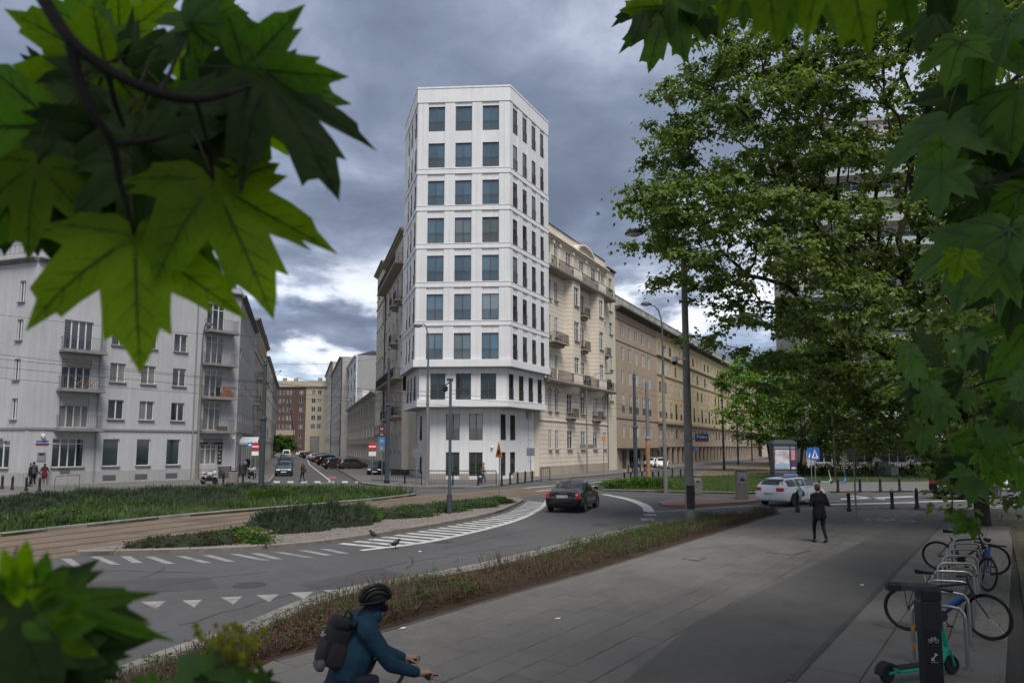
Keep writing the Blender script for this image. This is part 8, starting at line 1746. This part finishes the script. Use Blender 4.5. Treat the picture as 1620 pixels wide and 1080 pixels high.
# blown debris on the near pavement and along the kerbs
n = 700; P = np.array([(RNG.uniform(-3, 13), RNG.uniform(6, 30)) for _ in range(9000)]); ok = np.array([inside(tuple(q), pave_poly) and not inside(tuple(q), HSTRIP) for q in P]); P = P[ok]
A2 = np.array([(m[0].x, m[0].y) for m in mid]); dm = np.min(np.linalg.norm(P[:, None, :]-A2[None], axis=2), axis=1); keep = RNG.uniform(0, 1, len(P)) < np.exp(-dm/1.2)*.8+.05; P = P[keep][:n]; n = len(P)
V, Fx = scatter(OVAL_T, OVAL_F, np.c_[P, np.full(n, .134)], unit(np.c_[RNG.normal(0, 1, (n, 2)), np.zeros(n)]), np.tile([0, 0, 1.], (n, 1))+RNG.normal(0, .15, (n, 3)), RNG.uniform(.012, .045, n)); tag(ob('fallen_bits', np_mesh('fallen_bits', V, Fx, [dryl, mat('pale_bits', (.30, .28, .22), .9)], RNG.choice(2, n*2, p=(.75, .25)))), 'fallen leaf scraps and grit scattered on the near pavement', 'litter', kind='stuff')
# ================================================================== boughs close to the camera
OUT = [(0,1.0),(5,.83),(11,.74),(15,.80),(19,.60),(26,.46),(33,.54),(38,.69),(42,.67),(49,.86),(55,.68),(61,.69),(68,.53),(78,.39),(86,.44),(92,.54),(98,.47),(106,.60),(113,.42),(122,.39),(132,.28),(150,.20),(168,.12)]
OUT = [(-a, r) for a, r in OUT[:0:-1]]+OUT
def near_leaf_mesh(mats, curl, fold, wav, seed):
    rg = random.Random(seed); q = MB(); n = len(OUT); rings = (.3, .55, .78, 1.); ph = rg.uniform(0, 6); jr = [1+rg.uniform(-.06, .06) for _ in OUT]
    def zf(x, y):
        r = math.hypot(x, y); a = math.atan2(x, y); v = min(abs(a-l) for l in (0, R(50), R(-50), R(106), R(-106))); return -curl*r*r-fold*abs(x)+.10*math.sin(v*3)*r+wav*math.sin(4*x+ph)*math.cos(3.3*y+ph)
    q.v.append((0, 0, 0))
    for f in rings:
        for k, (a, r) in enumerate(OUT):
            rr = r*jr[k]*f if f == 1 else (r*.5+.5*min(r, .62))*jr[k]*f; x, y = rr*math.sin(R(a)), rr*math.cos(R(a)); q.v.append((x, y, zf(x, y)))
    for k in range(n-1): q.f.append((0, 1+k+1, 1+k)); q.m.append(0)
    for i in range(len(rings)-1):
        for k in range(n-1): a = 1+i*n+k; q.f.append((a, a+1, a+n+1, a+n)); q.m.append(0)
    for l, L_ in ((0, .95), (49, .8), (-49, .8), (106, .54), (-106, .54)):
        for i in range(7):
            f0, f1 = i/7, (i+1)/7; s0, s1 = .013*(1-f0)+.002, .013*(1-f1)+.002; d = Vector((math.sin(R(l)), math.cos(R(l)))); nn = Vector((d.y, -d.x)); a, b = d*L_*f0, d*L_*f1
            for o in (.004, -.004): q.add([(p.x, p.y, zf(p.x, p.y)+o) for p in (a-nn*s0, b-nn*s1, b+nn*s1, a+nn*s0)], [(0,1,2,3)], 1)
    for l, L_ in ((0, .95), (49, .8), (-49, .8), (106, .54), (-106, .54)):
        for i in range(1, 5):
            for sg in (-1, 1):
                f0 = .16+.17*i; a = Vector((math.sin(R(l)), math.cos(R(l))))*L_*f0; d = Vector((math.sin(R(l+sg*38)), math.cos(R(l+sg*38)))); nn = Vector((d.y, -d.x)); b = a+d*(.26*(1-f0)+.06)*L_
                for o in (.003, -.003): q.add([(p.x, p.y, zf(p.x, p.y)+o) for p in (a-nn*.0035, b-nn*.001, b+nn*.001, a+nn*.0035)], [(0,1,2,3)], 1)
    q.tube([(0, 0, 0), (0, -.25, .06), (.02, -.55, .02)], [.010, .008, .009], 5, 2)
    return q.mesh('leaf', mats, 'all')
def nl(name, col, tr, fac, rough=.6): return mat(name, col, rough, .22, 14, .12, 60, spec=.22, trans=(tr, fac), objvar=.16)
petm = mat('petiole', (.045, .042, .018), .6)
KINDS = {}
for nm, col, tr, fac, vc in (('olive', (.15, .235, .014), (2.1, 2.3, .30), .70, (.060, .115, .012)), ('mid', (.080, .165, .022), (1.7, 2.0, .45), .55, (.05, .085, .018)), ('dark', (.030, .062, .012), (1.2, 1.3, .5), .32, (.02, .035, .01)), ('cool', (.085, .165, .045), (1.5, 1.8, .55), .45, (.085, .14, .075))):  # backlit and shaded tones of one maple leaf, set by colour
    lm = nl('near_leaf_'+nm, col, tr, fac); vm = nl('leaf_vein_'+nm, vc, tr, fac*.7); KINDS[nm] = [near_leaf_mesh([lm, vm, petm], c, f, w, 11+i) for i, (c, f, w) in enumerate(((.16, .10, .06), (.34, .22, .08), (.55, .40, .09), (.26, -.08, .10)))]
CAMV = Vector((0, 0, CAMH))
def near_leaf(par, a, t, dA, dT, kind, tilt=0., var=0, pitch=0., wid=1.):
    A = PD(a[0], a[1], dA); T = PD(t[0], t[1], dT); Yv = (T-A); s = Yv.length; Yv.normalize(); Nv = (CAMV-A).normalized(); Nv = (Nv-Yv*Nv.dot(Yv)).normalized(); Nv = Matrix.Rotation(R(tilt), 3, Yv) @ Nv; X = Yv.cross(Nv).normalized()
    o = ob('leaf', KINDS[kind][var % 4], par); M3 = Matrix((X*wid, Yv, Nv)).transposed().to_4x4(); M3 = Matrix.Translation(A-par.location) @ M3 @ Matrix.Scale(s, 4); o.matrix_basis = M3; return o
def bough(label, origin, twigs):
    b = thing('maple_branch', label, 'branch', origin, 0, 'boughs close to the camera')
    for pts, r0, r1 in twigs:
        P = smoothpts([PD(*p) for p in pts], 2); n = len(P); MB().tube([p-b.location for p in P], [r0+(r1-r0)*i/(n-1) for i in range(n)], 8).build('twig', twigm, b, smooth=True)
    return b
# ---- upper left
bl_ = bough('dark twig with big sunlit maple leaves filling the upper left corner', PD(60, -60, 1.0), [([(30, -70, .72), (75, 10, .70), (112, 68, .69), (170, 112, .70), (250, 150, .71), (310, 160, .73), (362, 148, .76)], .0085, .0038), ([(112, 68, .69), (122, 120, .70), (146, 180, .71), (180, 225, .73), (190, 290, .76)], .0065, .0035), ([(180, 228, .73), (225, 225, .76), (262, 215, .8)], .004, .003), ([(250, 150, .71), (268, 120, .76), (290, 60, .84)], .003, .002), ([(362, 148, .76), (400, 135, .84)], .0035, .002), ([(190, 290, .76), (205, 340, .78), (212, 372, .80)], .003, .0016), ([(310, 160, .73), (330, 230, .78), (338, 285, .84)], .003, .0016), ([(170, 112, .70), (180, 160, .72), (196, 200, .76)], .004, .002)])
for a, t, dA, dT, kd, tl_, v, w in [
  ((212, 372), (216, 590), .80, .74, 'olive', 10, 0, .95), ((338, 285), (440, 500), .84, .80, 'olive', -15, 0, .85), ((385, 108), (552, 128), .86, .84, 'mid', 15, 0, .8), ((425, 125), (538, 272), .84, .78, 'dark', -25, 1, .8), ((400, 130), (505, 262), .92, .90, 'mid', 10, 1, .8),
  ((165, 100), (-15, 150), .90, .86, 'olive', 8, 0, 1.0), ((170, 95), (40, 30), .95, .95, 'mid', 20, 3, .9), ((330, 30), (232, 68), .92, .88, 'cool', 25, 2, .8), ((300, 35), (372, 60), .9, .86, 'cool', 30, 2, .8), ((90, 200), (-10, 405), .86, .82, 'mid', -20, 1, 1.1), ((60, 260), (20, 395), .80, .76, 'olive', 30, 1, .9),
  ((200, 190), (120, 360), .90, .86, 'dark', 15, 0, 1.1), ((230, 200), (300, 400), .90, .86, 'dark', -15, 1, 1.1), ((190, 240), (150, 420), .96, .94, 'mid', 10, 3, 1.0), ((300, 190), (370, 330), .95, .93, 'dark', 20, 0, 1.1), ((260, 200), (330, 300), 1.0, .98, 'olive', -10, 1, 1.0), ((200, 120), (330, 190), .96, .96, 'dark', 20, 3, 1.1), ((120, 150), (40, 260), .97, .95, 'dark', 0, 0, 1.1), ((240, 260), (250, 440), .86, .82, 'dark', 35, 1, .9),
  ((330, 200), (420, 290), 1.0, .98, 'mid', 0, 0, .9), ((370, 170), (470, 250), 1.02, 1.0, 'olive', 30, 3, .8), ((190, 60), (270, 0), 1.0, 1.0, 'olive', 10, 0, .9), ((240, 30), (200, -60), 1.1, 1.1, 'olive', 10, 3, .9), ((130, 40), (200, -30), 1.05, 1.05, 'mid', 0, 0, 1.), ((320, 10), (400, -50), 1.2, 1.2, 'mid', 0, 1, 1.), ((60, 160), (140, 230), 1.0, 1.0, 'mid', 10, 1, 1.), ((150, 270), (210, 390), 1.0, .99, 'olive', 10, 3, 1.), ((290, 60), (340, 130), 1.05, 1.05, 'olive', 10, 3, .9), ((40, 300), (-50, 420), .9, .9, 'dark', 10, 0, 1.), ((350, 240), (300, 330), .9, .88, 'dark', 0, 1, .9), ((265, 330), (330, 430), .9, .88, 'mid', 25, 1, .8), ((180, 330), (110, 450), .86, .84, 'mid', 25, 1, .8)]:
    near_leaf(bl_, a, t, dA, dT, kd, tl_, v, wid=w)
for k in range(9):                                # small dark buds on the twig
    px, py = random.uniform(110, 240), random.uniform(180, 300); p = PD(px, py, .93)-bl_.location; MB().ball(tuple(p), .006, 6, 5, sc=(1, 1, 1.8)).build('bud', twigm, bl_)
for a, t, dA, kd, tl_, v in (((210, 215), (150, 330), .84, 'dark', 20, 1), ((170, 200), (70, 290), .86, 'dark', -20, 1), ((230, 225), (330, 300), .84, 'dark', 25, 2), ((280, 160), (360, 250), .86, 'dark', 10, 1), ((130, 120), (60, 60), .88, 'dark', 25, 1), ((210, 260), (240, 370), .84, 'dark', -30, 2), ((300, 150), (420, 190), .90, 'dark', 25, 1), ((100, 210), (130, 340), .84, 'dark', 10, 1), ((330, 165), (400, 70), .92, 'mid', 20, 3)): near_leaf(bl_, a, t, dA, dA-.02, kd, tl_, v, wid=.95)
# ---- small hanging sprig, top centre
bt_ = bough('small sprig of green maple leaves hanging from the top edge', PD(1060, -60, 2.4), [([(1090, -70, 2.4), (1070, -10, 2.4), (1045, 20, 2.4)], .006, .003)])
for a, t, kd, tl_ in (((1048, 30), (1026, 100), 'mid', 10), ((1070, 20), (1088, 86), 'mid', -20), ((1040, 10), (985, 10), 'olive', 20), ((1025, 10), (1003, 58), 'dark', 10), ((1075, -5), (1120, 30), 'mid', 10), ((1090, -5), (1135, 55), 'dark', 0), ((1060, -10), (1050, 45), 'mid', 30), ((1100, -20), (1150, 10), 'olive', 0)):
    near_leaf(bt_, a, t, 2.4, 2.35, kd, tl_, 1)
bo = bough('blurred maple leaves hanging over the top edge right of the sprig', PD(1330, -120, .8), [([(1150, -130, .8), (1300, -110, .8), (1460, -130, .8)], .006, .004)])
for a, t, kd, tl_, d in (((1215, -90), (1212, 52), 'olive', 20, .8), ((1265, -80), (1248, 48), 'mid', -20, .82), ((1345, -110), (1338, 72), 'olive', 35, .72), ((1420, -90), (1424, 36), 'mid', 20, .78), ((1300, -80), (1296, 25), 'dark', 10, .9), ((1480, -90), (1500, 22), 'dark', 0, .9), ((1180, -80), (1165, 28), 'mid', 20, .9), ((1385, -90), (1380, 20), 'dark', 0, .9)):
    near_leaf(bo, a, t, d, d-.02, kd, tl_, 1)
# ---- right edge: several tiers, from very near to a few metres away
rr = random.Random(5)
br_ = bough('dark maple boughs hanging down the right edge', PD(1700, -40, 1.7), [([(1760, -60, 1.9), (1680, 60, 1.8), (1600, 130, 1.7), (1530, 190, 1.65)], .012, .004), ([(1720, 200, 1.7), (1640, 262, 1.6), (1560, 290, 1.55)], .009, .003), ([(1720, 470, 2.0), (1640, 480, 2.0), (1570, 470, 2.0)], .009, .003)])
big = [((1500, 190), (1462, 300), 'cool', 25), ((1530, 150), (1455, 215), 'dark', 10), ((1560, 60), (1540, 170), 'mid', 20), ((1600, 30), (1560, 110), 'cool', 30), ((1545, -10), (1540, 60), 'cool', 10), ((1580, 180), (1520, 260), 'dark', 0), ((1610, 140), (1590, 240), 'mid', 15), ((1530, 260), (1480, 330), 'mid', 15), ((1490, 270), (1478, 352), 'cool', 30), ((1600, 240), (1545, 300), 'dark', 10), ((1560, 300), (1490, 310), 'dark', 0),
  ((1545, 375), (1498, 500), 'cool', 20), ((1600, 365), (1570, 492), 'cool', 15), ((1650, 370), (1625, 480), 'cool', -10), ((1540, 330), (1590, 400), 'dark', 10), ((1580, 420), (1530, 480), 'mid', 10), ((1610, 440), (1590, 530), 'dark', 15), ((1520, 400), (1505, 450), 'olive', 10), ((1640, 500), (1590, 570), 'mid', 0), ((1560, 220), (1600, 300), 'dark', 10), ((1490, 230), (1450, 260), 'mid', 0), ((1640, 60), (1590, 90), 'dark', 10), ((1480, 20), (1460, 60), 'dark', 5), ((1520, 70), (1490, 130), 'mid', 20), ((1620, 300), (1580, 370), 'mid', -10), ((1650, 200), (1600, 210), 'dark', 0), ((1570, 100), (1520, 130), 'olive', 0)]
for a, t, kd, tl_ in big: d = rr.uniform(1.45, 1.75); near_leaf(br_, a, t, d, d-rr.uniform(-.02, .06), kd, tl_+rr.uniform(-10, 10), rr.randrange(4), wid=rr.uniform(.85, 1.1))
bs = bough('tier of smaller maple leaves on the right below the near boughs', PD(1700, 500, 4.2), [([(1760, 560, 4.2), (1660, 590, 4.1), (1560, 600, 4.), (1480, 640, 4.)], .012, .004), ([(1740, 680, 4.5), (1640, 690, 4.4), (1560, 720, 4.3)], .01, .004)])
for k in range(64):
    px, py = rr.uniform(1430, 1640), rr.uniform(520, 770)
    if px < 1500 and py > 700: px += 90
    an = R(rr.uniform(50, 140)); L_ = rr.uniform(28, 48); d = rr.uniform(3.6, 4.6); near_leaf(bs, (px, py), (px+L_*math.cos(an), py+L_*math.sin(an)), d, d-.04, rr.choice(('cool', 'mid', 'mid', 'dark', 'cool')), rr.uniform(-45, 45), rr.randrange(4), wid=rr.uniform(.8, 1.1))
for k in range(4): near_leaf(bs, (1530+k*6, 822+k*3), (1508+k*9, 845-k*5), 4., 3.95, 'mid', 10, k)
# ---- lower left: dark leaves, young upright shoots and a flower umbel
bb_ = bough('dark maple leaves and young shoots in the lower left corner', PD(20, 1150, .8), [([(-40, 1150, .8), (40, 1060, .8), (90, 960, .8), (75, 900, .8)], .005, .003), ([(40, 1060, .8), (20, 950, .8)], .004, .003)])
for a, t, dA, kd, tl_, v, w in [((88, 950), (202, 1034), .70, 'mid', 35, 2, .42), ((20, 960), (90, 1130), .70, 'dark', 0, 0, 1.3), ((40, 1000), (160, 1120), .72, 'dark', 10, 0, .8), ((-20, 960), (20, 1120), .7, 'dark', 0, 3, 1.3), ((60, 960), (140, 1060), .74, 'dark', 15, 1, .5), ((0, 930), (-60, 1060), .72, 'dark', 0, 0, 1.2), ((100, 990), (175, 1065), .78, 'mid', 20, 1, .7), ((10, 1040), (40, 1200), .7, 'dark', 0, 0, 1.4), ((70, 1050), (180, 1150), .72, 'dark', 5, 0, 1.1), ((110, 1060), (160, 1050), .78, 'dark', 30, 1, .8)]:
    near_leaf(bb_, a, t, dA, dA-.03, kd, tl_, v, wid=w)
lance = {}
def shoot(a, t, d, kd, w=.3):
    if kd not in lance:
        q = MB(); n = 8
        for i in range(n+1): f = i/n; ww = math.sin(math.pi*min(1, f*1.02))**.8*(1-.25*f); q.v += [(-ww, f, -.10*f*f+.04*ww), (0, f, -.10*f*f-.03), (ww, f, -.10*f*f+.04*ww)]
        for i in range(n): a_ = i*3; q.f += [(a_, a_+1, a_+4, a_+3), (a_+1, a_+2, a_+5, a_+4)]; q.m += [0, 0]
        lance[kd] = q.mesh('leaf', KINDS[kd][0].materials[0], 'all')
    A = PD(a[0], a[1], d); T = PD(t[0], t[1], d-.02); Yv = T-A; s = Yv.length; Yv.normalize(); Nv = (CAMV-A); Nv = (Nv-Yv*Nv.dot(Yv)).normalized(); X = Yv.cross(Nv); o = ob('leaf', lance[kd], bb_); o.matrix_basis = Matrix.Translation(A-bb_.location) @ Matrix((X*w, Yv, Nv)).transposed().to_4x4() @ Matrix.Scale(s, 4)
for a, t, kd in (((30, 930), (42, 858), 'olive'), ((62, 925), (74, 876), 'mid'), ((70, 925), (104, 905), 'mid'), ((40, 945), (82, 932), 'olive'), ((50, 965), (104, 930), 'mid'), ((20, 920), (5, 870), 'olive'), ((15, 935), (-20, 900), 'mid'), ((55, 975), (84, 985), 'mid'), ((30, 960), (20, 900), 'olive'), ((120, 1035), (168, 1050), 'dark'), ((125, 1020), (165, 1010), 'dark'), ((45, 925), (52, 890), 'olive'), ((130, 1045), (185, 1060), 'dark'), ((60, 960), (110, 955), 'mid'), ((70, 985), (125, 975), 'olive'), ((85, 1000), (150, 985), 'mid'), ((25, 945), (-5, 915), 'mid'), ((95, 1010), (150, 1035), 'olive'), ((35, 985), (75, 1010), 'mid'), ((100, 965), (140, 945), 'mid'), ((10, 975), (-20, 1010), 'mid')): shoot(a, t, .64, kd, .2)
bu = bough('yellow green maple flower cluster and leaves at the bottom edge', PD(380, 1150, .95), [([(370, 1170, .95), (375, 1090, .95), (365, 1040, .95)], .004, .002)]); flm = leaf_m('maple_flower', (.36, .37, .03), (1.5, 1.5, .3), .35)
for a, t, kd, tl_, v in (((330, 1075), (215, 1100), 'cool', 20, 1), ((360, 1080), (300, 1130), 'dark', 0, 0), ((400, 1085), (430, 1140), 'dark', 10, 1), ((385, 1070), (330, 1050), 'cool', 30, 2), ((420, 1080), (395, 1060), 'mid', 20, 2), ((240, 1090), (180, 1110), 'mid', 10, 1)): near_leaf(bu, a, t, .92, .9, kd, tl_, v)
for k in range(60):
    px = rr.gauss(375, 36); py = rr.gauss(1022, 28)
    if not (305 < px < 432 and 975 < py < 1085): continue
    d = .95+rr.uniform(-.03, .03); p = PD(px, py, d)-bu.location; r0 = .0036*rr.uniform(.7, 1.2); base = PD(372+rr.uniform(-12, 12), 1060+rr.uniform(-10, 15), .95)-bu.location; fl = MB()
    fl.tube([base, base.lerp(p, .6)+Vector((0, 0, .004)), p], [.0013, .0012, .0012], 4); fl.ball(tuple(p), r0, 7, 5)
    for i in range(4): a = 2*math.pi*i/4+k; c = p+Vector((math.cos(a)*r0, -r0*.4, math.sin(a)*r0)); fl.ball(tuple(c), r0*.62, 5, 4)
    tag(fl.build('flower', flm, bu, smooth=True), kind=None)
bpy.data.scenes.remove(TMP)
